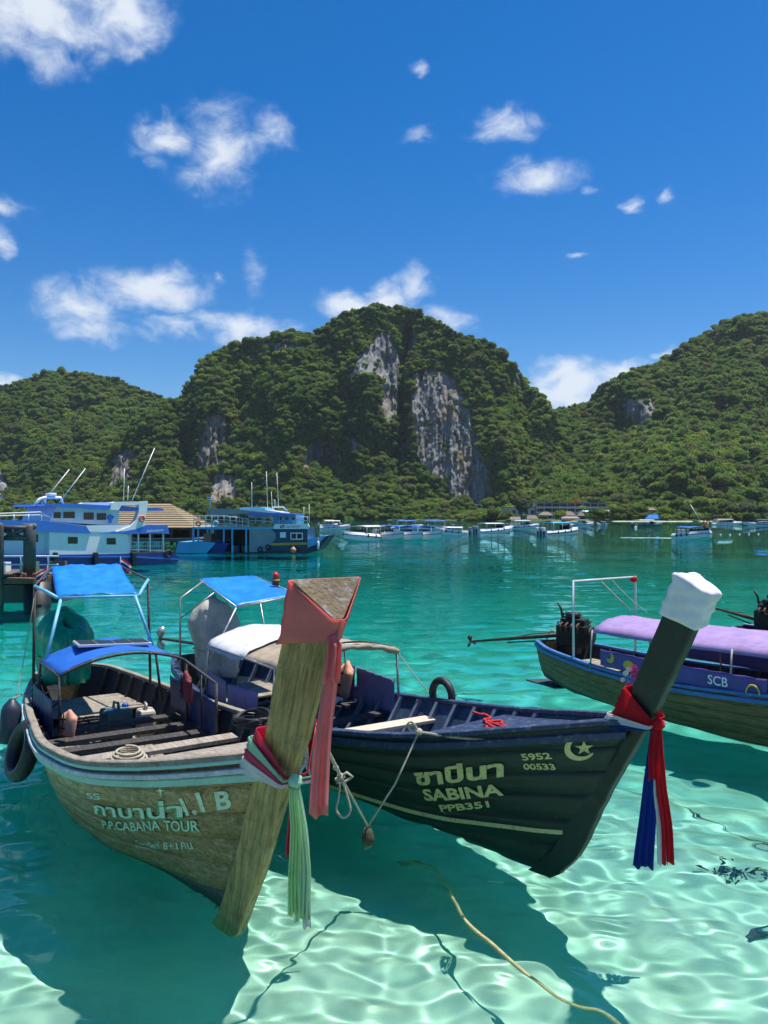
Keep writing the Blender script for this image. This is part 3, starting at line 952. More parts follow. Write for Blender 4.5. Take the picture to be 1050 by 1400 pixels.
class Longtail:
    def __init__(self, name, label, foot, yaw, L, rake, b, z, end=.3, pw=None, stem_half=.07, group=None, lead=None):
        self.foot = Vector((foot[0], foot[1], 0)); self.yaw = yaw
        self.L = L; self.lead = None; self.bk = np.array(list(b) + [stem_half]); self.zk = np.array(z); self.end = end; self.pw = pw
        self.root = thing(name, label, 'boat', self.foot, yaw, group)
        self.R = Matrix.Rotation(yaw, 3, 'Z')
        self.lead_pts = lead if not callable(lead) else lead(self)
        zz = np.linspace(self.lead_pts[0][1], self.lead_pts[-1][1], 60)
        self.lead = (spline(zz, [p[1] for p in self.lead_pts], [p[0] for p in self.lead_pts]), zz)

    def b(self, s): return np.maximum(spline(s, FH, self.bk), .03)
    def zg(self, s): return spline(s, FH, self.zk)
    def zkeel(self, s): return np.interp(s, [0, .1, .3, .6, .85, .96, 1], [.10, -.06, -.22, -.27, -.22, -.12, -.06])

    def hp(self, s, v, side=-1, off=0.0):
        """hull surface in local metres; s 0..1 stern to bow, v 0..1 keel to gunwale (arrays ok)"""
        def raw(s, v):
            p = np.interp(s, self.pw[0], self.pw[1])
            b = self.b(s); zk = self.zkeel(s); zg = self.zg(s)
            z = zk + (zg - zk) * v
            x = (s - 1) * self.L + s ** 4 * (np.interp(z, self.lead[1], self.lead[0]) - self.end)
            return np.stack([x, side * b * np.maximum(v, 1e-4) ** p, z], -1)
        s = np.asarray(s, float); v = np.asarray(v, float)
        q = raw(s, v)
        if off:
            e = 1e-3
            du = raw(s + e, v) - raw(s - e, v); dv = raw(s, np.maximum(v, .02) + e) - raw(s, np.maximum(v, .02) - e)
            n = np.cross(du, dv) * (-side); n /= np.maximum(np.linalg.norm(n, axis=-1, keepdims=True), 1e-9)
            # outward = away from centre line
            flip = np.sign(n[..., 1:2] * side + 1e-9)
            q = q + n * flip * off
        return q

    def W(self, p): return self.foot + self.R @ Vector(p)
    def loc(self, w): return self.R.transposed() @ (Vector(w) - self.foot)
    def px(self, px, py, z): return self.loc(P(px, py, z=z))

    def s_at(self, a):
        """station whose gunwale lies a metres behind the stem foot"""
        ss = np.linspace(0, 1, 400); x = self.hp(ss, np.ones(400))[:, 0]
        return float(np.interp(-a, x, ss))

    def gun(self, a, side=-1, up=0.0, inn=0.0):
        s = self.s_at(a); q = self.hp(s, 1.0, side)
        return Vector((q[0], q[1] - side * inn, q[2] + up))

    def pick(self, px, py, side=-1):
        """(s, v) of the hull point that a photo pixel shows"""
        S, V = np.meshgrid(np.linspace(.25, 1, 400), np.linspace(.02, 1, 160), indexing='ij')
        q = self.hp(S, V, side)
        c, s_ = math.cos(self.yaw), math.sin(self.yaw)
        X = self.foot.x + c * q[..., 0] - s_ * q[..., 1]; Y = self.foot.y + s_ * q[..., 0] + c * q[..., 1]; Z = q[..., 2] - CAMH
        d = Y * math.cos(PITCH) + Z * math.sin(PITCH); u = -Y * math.sin(PITCH) + Z * math.cos(PITCH)
        e = (525 + F * X / d - px) ** 2 + (700 - F * u / d - py) ** 2
        k = np.unravel_index(np.argmin(e), e.shape)
        return S[k], V[k]

    # ---------------------------------------------------------------- the shell
    def shell(self, m_plank, m_inner, nstr=6, cols=46, vb=None, bottom=None, lap=.010, gap=.004):
        vb = vb or [0, .22, .40, .56, .71, .86, 1.0]
        ss = 1 - (1 - np.linspace(0, 1, cols)) ** 1.25
        for side in (-1, 1):
            for i in range(len(vb) - 1):
                rows = []
                for k, v in enumerate(np.linspace(vb[i], vb[i + 1] - gap, 4)):
                    o = .002 + lap * (1 - k / 3)
                    rows.append(self.hp(ss, np.full(cols, v), side, o))
                if side < 0: rows = rows[::-1]
                mat = m_plank if (bottom is None or i > 0) else bottom
                ob = MB().grid(rows, True, .02).build('plank', mat, self.root, fix=True)
                ob.cycles.is_caustics_receiver = True
            rows = [self.hp(ss, np.full(cols, v), side, -.022) for v in np.linspace(.0, .995, 9)]
            MB().grid(rows, True).build('lining', m_inner, self.root, fix=False)
        q = [self.hp(0, v, sd, .004) for sd, vs in ((-1, np.linspace(1, 0, 6)), (1, np.linspace(0, 1, 6))) for v in vs]
        mb = MB(); n = len(q)
        mb.add([(p[0] - .01, p[1], p[2]) for p in q] + [(p[0] + .02, p[1], p[2]) for p in q],
               [tuple(range(n)), tuple(range(n, 2 * n))[::-1]] + [(i, (i + 1) % n, (i + 1) % n + n, i + n) for i in range(n)])
        mb.build('transom', m_plank, self.root)

    def rail(self, name, mat, v, w, h, out, up=0.0, s0=0.0, s1=1.0, cols=54, sides=(-1, 1)):
        """a strip that follows the hull at height v; out = how far its centre stands off"""
        for side in sides:
            ss = np.linspace(s0, s1, cols)
            q = self.hp(ss, np.full(cols, v), side)
            t = np.gradient(q, axis=0); t /= np.linalg.norm(t, axis=1)[:, None]
            n = np.cross(t, [0, 0, 1]) ; n /= np.linalg.norm(n, axis=1)[:, None]
            n *= np.sign(n[:, 1:2] * side)
            c = q + n * out + np.array([0, 0, up])
            rg = np.random.default_rng(int(v * 100) + int(w * 1000) + side + 7)
            jit = (rg.normal(0, .0016, (cols, 1)))
            prof = [(-.5, -.5), (.5, -.5), (.5, .35), (.38, .5), (-.38, .5), (-.5, .35)]
            mb = MB(); vs = []
            for i in range(cols):
                for a, b2 in prof:
                    vs.append(c[i] + n[i] * w * a + np.array([0, 0, h * b2]) + n[i] * jit[i])
            m = len(prof)
            fs = [(i * m + k, i * m + (k + 1) % m, (i + 1) * m + (k + 1) % m, (i + 1) * m + k) for i in range(cols - 1) for k in range(m)]
            fs += [tuple(range(m))[::-1], tuple((cols - 1) * m + k for k in range(m))]
            mb.add(vs, fs).build(name, mat, self.root)

    def ribs(self, mat, a_list, w=.045, d=.05, v0=.12, v1=.97):
        for a in a_list:
            s = self.s_at(a)
            for side in (-1, 1):
                rows = []
                for v in np.linspace(v0, v1, 7):
                    p = self.hp(s, v, side, -.024); p2 = self.hp(s, v, side, -.024 - d)
                    rows.append((p, p2))
                mb = MB(); vs = []
                for p, p2 in rows:
                    for q in (p, p2):
                        vs += [(q[0] - w / 2, q[1], q[2]), (q[0] + w / 2, q[1], q[2])]
                fs = []
                for i in range(len(rows) - 1):
                    o = i * 4; n = o + 4
                    fs += [(o, o + 2, n + 2, n), (o + 2, o + 3, n + 3, n + 2), (o + 3, o + 1, n + 1, n + 3)]
                e = (len(rows) - 1) * 4
                fs += [(e, e + 2, e + 3, e + 1), (0, 1, 3, 2)]
                mb.add(vs, fs).build('rib', mat, self.root)

    def thwart(self, a, z, w, mat, t=.03, inset=.03, tilt=0.0, name='thwart', p0=None, p1=None):
        s = self.s_at(a); 
        v = (z - float(self.zkeel(s))) / float(self.zg(s) - self.zkeel(s))
        hb = abs(float(self.hp(s, v, -1)[1])) - inset
        y0 = -hb if p0 is None else p0; y1 = hb if p1 is None else p1
        mb = MB().box((-a, (y0 + y1) / 2, z), (w, y1 - y0, t), Matrix.Rotation(tilt, 3, 'Z'))
        return mb.build(name, mat, self.root, bevel=.005)

    def floor(self, mat, a0, a1, z=.10, n=9, w=.115):
        """lengthwise bottom boards, each as long as the hull is wide enough for it"""
        ss = np.linspace(.02, .97, 200); zk = self.zkeel(ss); v = np.clip((z - .03 - zk) / (self.zg(ss) - zk), 0, 1)
        q = self.hp(ss, v, 1)
        for i in range(n):
            y = (i - (n - 1) / 2) * (w + .008)
            ok = (q[:, 1] > abs(y) + w / 2 + .03) & (q[:, 0] > -a1) & (q[:, 0] < -a0)
            if ok.sum() < 5: continue
            x0, x1 = q[ok, 0].min(), q[ok, 0].max()
            MB().box(((x0 + x1) / 2, y, z + .003 * (i % 3)), (x1 - x0, w, .022)).build('floor_board', mat, self.root)

    def foredeck(self, mat, a0, drop=.05, n=7, gap=.006):
        """boards laid across the bow from a0 metres behind the foot to the stem"""
        a_end = -float(self.hp(1, 1)[0]) + .04
        xs = np.linspace(-a0, -a_end, n + 1)
        for i in range(n):
            q = []
            for x in (xs[i] + gap / 2, xs[i + 1] - gap / 2):
                s = self.s_at(-x); q.append((x, abs(float(self.hp(s, .985)[1])) - .015, float(self.zg(s)) - drop))
            (xa, ya, za), (xb, yb, zb) = q
            yb = max(yb, .02)
            mb = MB()
            vs = [(xa, -ya, za), (xb, -yb, zb), (xb, yb, zb), (xa, ya, za)]
            mb.add(vs + [(x, y, z - .025) for x, y, z in vs], [(0, 1, 2, 3), (7, 6, 5, 4), (0, 4, 5, 1), (1, 5, 6, 2), (2, 6, 7, 3), (3, 7, 4, 0)])
            mb.build('deck_board', mat, self.root, bevel=.004)

    def axis_px(self, px, py):
        """where the ray of a photo pixel meets the boat's upright middle plane, as local (x, z)"""
        o = self.loc((0, 0, CAMH)); d = self.R.transposed() @ (P(px, py, d=1.0) - Vector((0, 0, CAMH)))
        t = -o.y / d.y
        return (o.x + d.x * t, o.z + d.z * t)

    def prow(self, mat, lead, depth, half_lead, half_aft, cut=.22, top_mat=None):
        """stem and prow hewn from one timber: wedge section, thin leading edge, broad back, slanting top.
        lead = (x, z) of the leading edge from foot to top; the other three run foot / middle / top"""
        zl = np.array([p[1] for p in lead]); xl = np.array([p[0] for p in lead])
        n = 30; t = np.linspace(0, 1, n)
        zL = zl[0] + (zl[-1] - zl[0]) * t
        XL = spline(zL, zl, xl)
        zA = zL + cut * np.clip((t - .55) / .45, 0, 1) ** 1.2
        dp = np.interp(t, [0, .5, 1], depth); hl = np.interp(t, [0, .5, 1], half_lead); ha = np.interp(t, [0, .5, 1], half_aft)
        XA = np.interp(zA, zL, XL) + np.maximum(zA - zL[-1], 0) * .45 - dp
        rg = np.random.default_rng(int(abs(self.yaw) * 100))
        vs = []; m = 10
        for i in range(n):
            L_ = np.array([XL[i] + rg.normal(0, .003), 0, zL[i]]); A_ = np.array([XA[i], 0, zA[i]])
            for f, k in ((0, -.8), (.06, -1), (.5, -1), (.93, -1), (1, -.9), (1, .9), (.93, 1), (.5, 1), (.06, 1), (0, .8)):
                p = L_ + (A_ - L_) * f; y = k * (hl[i] + (ha[i] - hl[i]) * f) + rg.normal(0, .0012)
                vs.append((p[0], y, p[2]))
        fs = [(i * m + k, i * m + (k + 1) % m, (i + 1) * m + (k + 1) % m, (i + 1) * m + k) for i in range(n - 1) for k in range(m)]
        fs += [tuple(range(m))[::-1], tuple((n - 1) * m + k for k in range(m))]
        mb = MB().add(vs, fs); ob = mb.build('stem', mat, self.root)
        if top_mat is not None:
            top = [Vector(vs[(n - 1) * m + k]) for k in range(m)]
            c = sum(top, Vector()) / m
            up = (top[3] - top[1]).cross(top[8] - top[1]).normalized()
            if up.z < 0: up = -up
            MB().add([c + (p - c) * .995 + up * .002 for p in top] + [c + (p - c) * .985 + up * .004 for p in top],
                     [tuple(range(m, 2 * m))] + [(k, (k + 1) % m, (k + 1) % m + m, k + m) for k in range(m)]).build('end_grain', top_mat, self.root)
        self._stem = (zL, XL, zA, XA, hl, ha)
        return ob

    def stem_ring(self, f_lead, f_aft, n=44, grow=.006):
        """outline round the stem, at height fraction f_lead in front and f_aft behind; starts and ends at the leading edge"""
        zL, XL, zA, XA, hl, ha = self._stem
        t = np.linspace(0, 1, len(zL))
        g = lambda f, a: float(np.interp(f, t, a))
        a = Vector((g(f_lead, XL) + grow, 0, g(f_lead, zL))); b = Vector((g(f_aft, XA) - grow, 0, g(f_aft, zA)))
        h0 = g(f_lead, hl) + grow; h1 = g(f_aft, ha) + grow
        Y = Vector((0, 1, 0))
        c = [a, a - Y * h0, b - Y * h1, b + Y * h1, a + Y * h0, a]
        per = [(c[i + 1] - c[i]).length for i in range(5)]; tot = sum(per); out = []
        for k in range(n):
            q = tot * k / (n - 1)
            for i in range(5):
                if q <= per[i] + 1e-6: out.append(c[i].lerp(c[i + 1], min(1, q / max(per[i], 1e-6)))); break
                q -= per[i]
        return out

    # ---------------------------------------------------------------- lettering
    def letters(self, name, text, box, mat, off=.016, bold=.012, side=-1, shear=0.0, squash=True):
        """text fitted into four photo pixels (bottom left, bottom right, top right, top left) on the hull side"""
        cu = bpy.data.curves.new('lettering', 'FONT'); cu.body = text; cu.offset = bold; cu.shear = shear; cu.resolution_u = 3
        tmp = bpy.data.objects.new('lettering', cu); COL.objects.link(tmp)
        dg = bpy.context.evaluated_depsgraph_get(); dg.update()
        me = bpy.data.meshes.new_from_object(tmp.evaluated_get(dg))
        bpy.data.objects.remove(tmp)
        n = len(me.vertices)
        if n == 0: return None
        bm = bmesh.new(); bm.from_mesh(me)
        bmesh.ops.triangulate(bm, faces=bm.faces)
        bmesh.ops.subdivide_edges(bm, edges=[e for e in bm.edges if e.calc_length() > .25], cuts=2)
        bmesh.ops.triangulate(bm, faces=bm.faces)
        return self._wrap(name, bm, box, mat, off, side)

    def _wrap(self, name, bm, box, mat, off, side):
        co = np.array([v.co[:] for v in bm.verts])
        mn = co.min(0); mx = co.max(0)
        u = (co[:, 0] - mn[0]) / (mx[0] - mn[0]); w = (co[:, 1] - mn[1]) / (mx[1] - mn[1])
        c = [np.array(self.pick(*p, side)) for p in box]
        sv = (c[0] * (1 - u[:, None]) + c[1] * u[:, None]) * (1 - w[:, None]) + (c[3] * (1 - u[:, None]) + c[2] * u[:, None]) * w[:, None]
        q = self.hp(sv[:, 0], sv[:, 1], side, off)
        for v, p in zip(bm.verts, q): v.co = p
        me = bpy.data.meshes.new(name); bm.to_mesh(me); bm.free()
        return link(name, me, mat, self.root)

    def outline(self, name, polys, box, mat, off=.016, side=-1):
        """flat painted shape from 2-D polygons, wrapped like lettering"""
        bm = bmesh.new()
        for poly in polys:
            vs = [bm.verts.new((x, y, 0)) for x, y in poly]
            bm.faces.new(vs)
        bmesh.ops.triangulate(bm, faces=bm.faces)
        return self._wrap(name, bm, box, mat, off, side)

    # ---------------------------------------------------------------- canopies
    def pipe(self, name, pts, r, mat, n=8):
        return MB().tube(pts, r, n).build(name, mat, self.root, fix=False)

    def cloth(self, name, corners, mat, nu=18, nv=14, sag=.03, arch=0.0, wrinkle=.008, seed=0, drop=0.0, thick=.004):
        """corners = near-front, far-front, far-back, near-back (local); arch raises the middle across, sag sinks between the hoops"""
        c = [Vector(p) for p in corners]
        rg = random.Random(seed); ox = rg.uniform(0, 50)
        rows = []
        for i in range(nv + 1):
            v = i / nv; r = []
            for j in range(nu + 1):
                u = j / nu
                p = (c[0] * (1 - u) + c[1] * u) * (1 - v) + (c[3] * (1 - u) + c[2] * u) * v
                k = math.sin(math.pi * u) ** .8 if 0 < u < 1 else 0
                p = p + Vector((0, 0, arch * k - sag * math.sin(math.pi * v) * (.4 + .6 * k)))
                p.z += wrinkle * (mnoise.noise(Vector((u * 5 + ox, v * 5, 0))) + .6 * mnoise.noise(Vector((u * 13 + ox, v * 11, 4))))
                if drop and (j == 0 or j == nu): p.z -= drop
                r.append(p)
            rows.append(r)
        return MB().grid(rows, True, thick).build(name, mat, self.root)

    def curtain(self, name, pts, top, bot, mat, seed=0, nv=6, fold=.012):
        """hanging sheet along pts (local x, y), between heights top and bot (lists)"""
        n = 18; rows = []
        xs = np.linspace(0, 1, n + 1); k = np.linspace(0, 1, len(pts))
        X = np.interp(xs, k, [p[0] for p in pts]); Y = np.interp(xs, k, [p[1] for p in pts])
        T = np.interp(xs, k, top); B_ = np.interp(xs, k, bot)
        for i in range(nv + 1):
            v = i / nv
            rows.append([(X[j], Y[j] + fold * v * (math.sin(j * 1.7 + seed) + mnoise.noise(Vector((j * .4, v * 2, seed)))), T[j] + (B_[j] - T[j]) * v - .012 * abs(math.sin(j * math.pi / 2)) * (1 - v)) for j in range(n + 1)])
        return MB().grid(rows, True, .004).build(name, mat, self.root)


def arc_pts(a, b, rise, n=14, pw=.75):
    a = Vector(a); b = Vector(b)
    return [a.lerp(b, i / n) + Vector((0, 0, rise * (math.sin(math.pi * i / n) ** pw if 0 < i < n else 0))) for i in range(n + 1)]


# ---- the olive wooden boat with the pink sash -------------------------------------------------
A = Longtail('longtail_boat', 'olive brown wooden longtail boat with mint rail and blue canvas awnings', P(330, 1272, z=0), math.radians(-58.73), 7.41, .664,
             [.225, .483, .647, .83, .953, .996, .802, .479], [.688, .699, .697, .712, .783, .917, 1.103, 1.315, 1.50], end=.17, pw=([0, .5, .62, .76, .85, 1], [.34, .26, .27, .42, .74, 1.0]),
             lead=lambda b: [(-.09, -.16)] + [b.axis_px(*q) for q in ((332, 1270), (361, 1190), (395, 1076), (412, 1030), (443, 910), (463, 847))])
M_WETBOTTOM = paint('wet_mossy_bottom', (.035, .042, .028), .45, .4, 5, ((.16, .16, .11), .5), bump=.4)
A.shell(M_OLIVE, M_INNER, lap=.015, gap=.006, bottom=M_WETBOTTOM)
A.rail('rub_rail', M_RAILTOP, .935, .075, .035, .045, up=.006)
A.rail('painted_edge', M_MINT, .92, .055, .05, .035, up=-.028)
A.rail('gunwale', M_GREYWOOD, 1.0, .075, .045, -.005, up=.012)
A.rail('gunwale_edge', M_MINT, .985, .02, .025, .036, up=.0)
A.ribs(M_DARKWOOD, np.arange(.6, 6.9, .42))
A.floor(M_GREYWOOD, 1.2, 6.6, z=.11)
A.prow(M_STEM, A.lead_pts, (.30, .26, .25), (.035, .035, .028), (.085, .14, .225), cut=.22, top_mat=M_ENDGRAIN)
for a, z, w, m, tl in ((2.55, .64, .20, M_GREYWOOD, .02), (3.13, .58, .17, M_DARKWOOD, -.02), (3.72, .53, .17, M_DARKWOOD, .0), (4.28, .50, .16, M_DARKWOOD, .02)):
    A.thwart(a, z, w, m, .045, tilt=tl)
for i in range(6):
    A.thwart(5.45 + i * .165, .40, .155, M_GREYWOOD, .03, name='stern_board')
A.foredeck(M_GREYWOOD, 1.35, drop=.07, n=6)
# low canopy amidships
fl = A.px(97, 924, 1.24); fr = A.px(252, 897, 1.33); gl = A.gun(3.85, -1); gr = A.gun(3.80, 1)
hf0 = Vector((-3.85, -.66, 1.22)); hf1 = Vector((-3.80, .74, 1.27)); hb0 = Vector((-4.78, -.74, 1.24)); hb1 = Vector((-4.72, .62, 1.30))
A.pipe('canopy_hoop', arc_pts(hf0, hf1, .17), .017, M_RUSTY)
A.pipe('canopy_hoop', arc_pts(hb0, hb1, .17), .015, M_RUSTY)
A.pipe('canopy_rail', [hf0, hb0], .016, M_RUSTY); 
A.pipe('canopy_rail', [(-2.70, .74, 1.20), hf1, hb1], .016, M_RUSTY)
A.cloth('canopy', [hf0 + Vector((-.01, 0, .02)), hf1 + Vector((-.01, 0, .02)), hb1 + Vector((0, 0, .02)), hb0 + Vector((0, 0, .02))], M_CANOPY_BLUE, sag=.035, arch=.175, seed=1, wrinkle=.012)
A.pipe('post', [(-3.85, -.66, .62), hf0], .017, M_RUSTY); A.pipe('post', [(-4.78, -.78, .66), hb0], .017, M_RUSTY)
A.pipe('post', [(-3.80, .76, .52), hf1], .017, M_RUSTY); A.pipe('post', [(-2.70, .74, .64), (-2.70, .74, 1.20)], .017, M_RUSTY); A.pipe('post', [(-4.72, .70, .60), hb1], .017, M_RUSTY)
A.pipe('post', [(-3.25, .755, .60), (-3.25, .745, 1.235)], .014, M_RUSTY)
A.pipe('brace', [(-3.85, -.66, .95), (-4.5, -.70, .70)], .010, M_RUSTY)
A.curtain('side_curtain', [(-3.80, -.74), (-4.75, -.82)], [.98, 1.0], [.56, .64], M_CURTAIN_BLUE, 1)
A.curtain('side_curtain', [(-2.72, .76), (-3.3, .80), (-4.6, .78)], [.98, .96, .96], [.52, .50, .55], M_CURTAIN_BLUE, 2)
# high awning over the stern
pl = A.gun(5.69, -1, 0, .05); pr = A.gun(5.45, 1, 0, .05)
tl = A.px(52, 800, 2.08); tr = A.px(206, 792, 2.12)
tl = Vector((pl.x - .05, pl.y + .02, 2.08)); tr = Vector((pr.x - .05, pr.y - .02, 2.12))
w0 = A.loc(P(78, 815, d=9.75)); w1 = A.loc(P(190, 812, d=9.95)); w2 = A.loc(P(165, 772, d=11.5)); w3 = A.loc(P(70, 774, d=11.2))
A.cloth('awning', [w0, w1, w2, w3], M_TARP_BLUE, sag=.05, arch=.01, seed=4, wrinkle=.03, drop=.02)
A.pipe('post', [pl, tl], .019, M_RUSTY); A.pipe('post', [pr, tr], .019, M_RUSTY)
A.pipe('awning_bar', [tl, tl.lerp(w0, .5), w0 + Vector((0, 0, -.02))], .022, M_PVC); A.pipe('awning_bar', [tr, tr.lerp(w1, .5), w1 + Vector((0, 0, -.02))], .022, M_PVC)
A.pipe('awning_bar', [w0 + Vector((0, 0, -.022)), w1 + Vector((0, 0, -.022))], .016, M_PVC)
A.pipe('awning_bar', [w3 + Vector((0, 0, -.022)), w2 + Vector((0, 0, -.022))], .016, M_PVC)
A.pipe('awning_bar', [tl, w3 + Vector((0, 0, -.02))], .016, M_RUSTY); A.pipe('awning_bar', [tr, w2 + Vector((0, 0, -.02))], .016, M_RUSTY)
A.pipe('strut', [w0 + Vector((.0, .05, -.02)), hb0 + Vector((.05, .06, .04))], .021, M_PVC); A.pipe('strut', [w1 + Vector((0, -.05, -.02)), hb1 + Vector((.05, -.05, .04))], .021, M_PVC)
# lettering
A.letters('lettering', 'B', [(300, 1106), (319, 1103), (316, 1078), (294, 1081)], M_LETTER_MINT, bold=.03)
A.letters('lettering', '1.1', [(256, 1113), (283, 1110), (275, 1080), (247, 1090)], M_LETTER_MINT, bold=.035)
A.letters('lettering', 'กาบาน่า', [(131, 1111), (252, 1117), (252, 1090), (128, 1092)], M_LETTER_GREEN, bold=.05)
A.letters('lettering', 'กาบาน่า', [(132, 1110), (252, 1115), (251, 1090), (129, 1092)], M_LETTER_MINT, off=.019, bold=.015)
for bo, m_, of in ((.045, M_LETTER_GREEN, .016), (.006, M_LETTER_MINT, .019)):
    A.letters('lettering', 'P.P.CABANA', [(143, 1130), (222, 1133), (220, 1119), (141, 1119)], m_, off=of, bold=bo)
    A.letters('lettering', 'TOUR', [(228, 1133), (276, 1134), (273, 1119), (226, 1119)], m_, off=of, bold=bo)
A.letters('lettering', 'โทรศัพท์', [(186, 1156), (220, 1159), (220, 1148), (187, 1147)], M_LETTER_MINT, bold=.004)
A.letters('lettering', '8+1', [(226, 1159), (246, 1159), (244, 1149), (225, 1149)], M_LETTER_MINT, bold=.004)
A.letters('lettering', 'คน', [(250, 1159), (266, 1159), (263, 1149), (249, 1149)], M_LETTER_MINT, bold=.004)
A.letters('lettering', 'รร', [(121, 1090), (140, 1092), (138, 1083), (120, 1082)], M_LETTER_MINT, bold=.02)
st = []
for k in range(8):
    an = k * math.pi / 4 + math.pi / 2; r_ = (1.0 if k % 4 == 0 else .72) if k % 2 == 0 else .17
    st.append((r_ * math.cos(an), r_ * math.sin(an)))
A.outline('star', [st], [(214, 1089), (230, 1089), (227, 1069), (214, 1070)], M_LETTER_MINT)

# ---- the dark green boat with the red, white and blue sash ------------------------------------
BB = [.274, .509, .676, .872, .97, .923, .691, .361]; BZ = [.772, .732, .688, .65, .708, .87, 1.084, 1.294, 1.45]
B = Longtail('longtail_boat', 'dark green longtail boat with cream lettering and a white cloth on its prow', P(765, 1195, z=0), math.radians(-52.71), 7.575, .53, BB, BZ, end=.10, pw=([0, .5, .8, .9, 1], [.5, .55, .68, .85, 1.0]),
             lead=lambda b: [(-.07, -.14)] + [b.axis_px(*q) for q in ((767, 1194), (784, 1179), (828, 1098), (877, 1010), (904, 962), (941, 885), (974, 815))])
B_LEAD = B.lead_pts
B.shell(M_GREENBLACK, M_INNERBLUE, lap=.002, gap=.0015, bottom=paint('mossy_green_bottom', (.022, .040, .026), .5, .4, 5, ((.10, .11, .06), .5), bump=.4))
B.rail('rub_rail', M_NAVY, .93, .045, .06, .022)
B.rail('gunwale', M_NAVY, 1.0, .085, .04, -.012, up=.012)
B.rail('painted_line', M_LETTER_CREAM, .315, .012, .035, .012, s0=.35, s1=.985, sides=(-1,))
B.ribs(M_RIBBLUE, np.arange(.75, 7.1, .36))
B.floor(M_INNERBLUE, 1.0, 6.8, z=.10)
B.prow(M_GREENBLACK, B_LEAD, (.24, .24, .25), (.035, .045, .045), (.045, .07, .125), cut=.13)
for a, z, w, m, tl_ in ((2.70, .62, .22, M_PALEPLANK, -.10), (3.5, .52, .15, M_DARKWOOD, 0), (4.15, .50, .15, M_DARKWOOD, .02), (4.9, .5, .15, M_DARKWOOD, 0)):
    B.thwart(a, z, w, m, .04, tilt=tl_)
B.foredeck(M_NAVY, 1.35, drop=.045, n=7)
for i in range(5):
    B.thwart(5.5 + i * .19, .46, .18, M_GREYWOOD, .03, name='stern_board')
c0 = Vector((-3.30, -.86, 1.30)); c1 = Vector((-3.30, .86, 1.33)); c2 = Vector((-5.25, .60, 1.32)); c3 = Vector((-5.2, -.78, 1.30))
B.pipe('canopy_hoop', arc_pts(c0, c1, .16), .016, M_STEEL); B.pipe('canopy_hoop', arc_pts(c3, c2, .16), .016, M_STEEL); 
B.pipe('canopy_hoop', arc_pts((c0 + c3) / 2, (c1 + c2) / 2, .17), .014, M_STEEL)
B.pipe('canopy_rail', [c0, c3], .014, M_STEEL); B.pipe('canopy_rail', [c1, c2], .014, M_STEEL)
k0 = c0.lerp(c3, .42); k1 = c1.lerp(c2, .42)
B.cloth('canopy', [k0 + Vector((0, -.03, .02)), k1 + Vector((0, .03, .02)), c2 + Vector((-.05, .03, .02)), c3 + Vector((-.05, -.03, .02))], M_GREYCANVAS, sag=.05, arch=.18, seed=8, wrinkle=.02, drop=.05)
B.cloth('canopy', [c0 + Vector((0, 0, .03)), c1 + Vector((0, 0, .03)), k1 + Vector((-.10, 0, .008)), k0 + Vector((-.10, 0, .008))], M_BEIGE, sag=.03, arch=.165, seed=9, wrinkle=.015)
rr_ = arc_pts(c0 + Vector((.03, 0, -.02)), c1 + Vector((.03, 0, -.02)), .15, 22)
B.pipe('rolled_canvas', [p + Vector((0, 0, .008 * math.sin(i * 2.1))) for i, p in enumerate(rr_)], [.035 + .008 * math.sin(i * 1.3) for i in range(len(rr_))], M_BEIGE)
for q, y_, zb in ((c0, -.92, .62), (c1, .90, .60), (c2, .66, .62), (c3, -.84, .64)):
    B.pipe('post', [(q.x, y_, zb), q], .015, M_STEEL)
B.pipe('post', [((c1 + c2) / 2).xy.to_3d() + Vector((0, .06, .6)), (c1 + c2) / 2], .012, M_STEEL)
B.curtain('side_curtain', [(-3.32, .84), (-4.15, .85)], [.96, 1.0], [.50, .52], M_CURTAIN_PURPLE, 3)
B.curtain('side_curtain', [(-4.2, .86), (-5.1, .70)], [1.0, .98], [.52, .55], M_PURPLE_DK, 5)
B.curtain('side_curtain', [(-3.7, -.86), (-4.4, -.90)], [.98, .96], [.60, .58], M_CURTAIN_PURPLE, 4)
B.curtain('side_curtain', [(-4.45, -.90), (-5.2, -.80)], [.98, .98], [.58, .62], M_CURTAIN_PURPLE, 6)
# stern awning
q0 = B.loc(P(323, 828, d=10.7)); q1 = B.loc(P(408, 812, d=11.3)); q2 = B.loc(P(350, 787, d=12.7)); q3 = B.loc(P(273, 791, d=12.0))
B.cloth('awning', [q0, q1, q2, q3], M_TARP_BLUE, sag=.03, arch=.0, seed=12, wrinkle=.012, drop=.02)
for a_, b_ in ((q0, q1), (q1, q2), (q2, q3), (q3, q0)):
    B.pipe('awning_bar', [a_ + Vector((0, 0, -.02)), b_ + Vector((0, 0, -.02))], .014, M_STEEL)
g1 = B.gun(6.55, -1, 0, .03); g2 = B.gun(6.2, 1, 0, .03); g3 = B.gun(5.6, -1, 0, .04); g4 = B.gun(5.5, 1, 0, .04)
top_ = B.px(271, 803, 1.93)
B.pipe('post', [g1, (g1.x, g1.y, 1.80), q3 + Vector((.1, .03, -.03))], .016, M_STEEL); B.pipe('post', [g3, q0 + Vector((0, 0, -.03))], .014, M_STEEL)
B.pipe('post', [g2, q2 + Vector((0, 0, -.03))], .014, M_STEEL); B.pipe('post', [g4, q1 + Vector((0, 0, -.03))], .014, M_STEEL)
B.pipe('brace', [(g1.x, g1.y, 1.5), q3.lerp(q0, .45) + Vector((0, 0, -.03))], .010, M_STEEL)
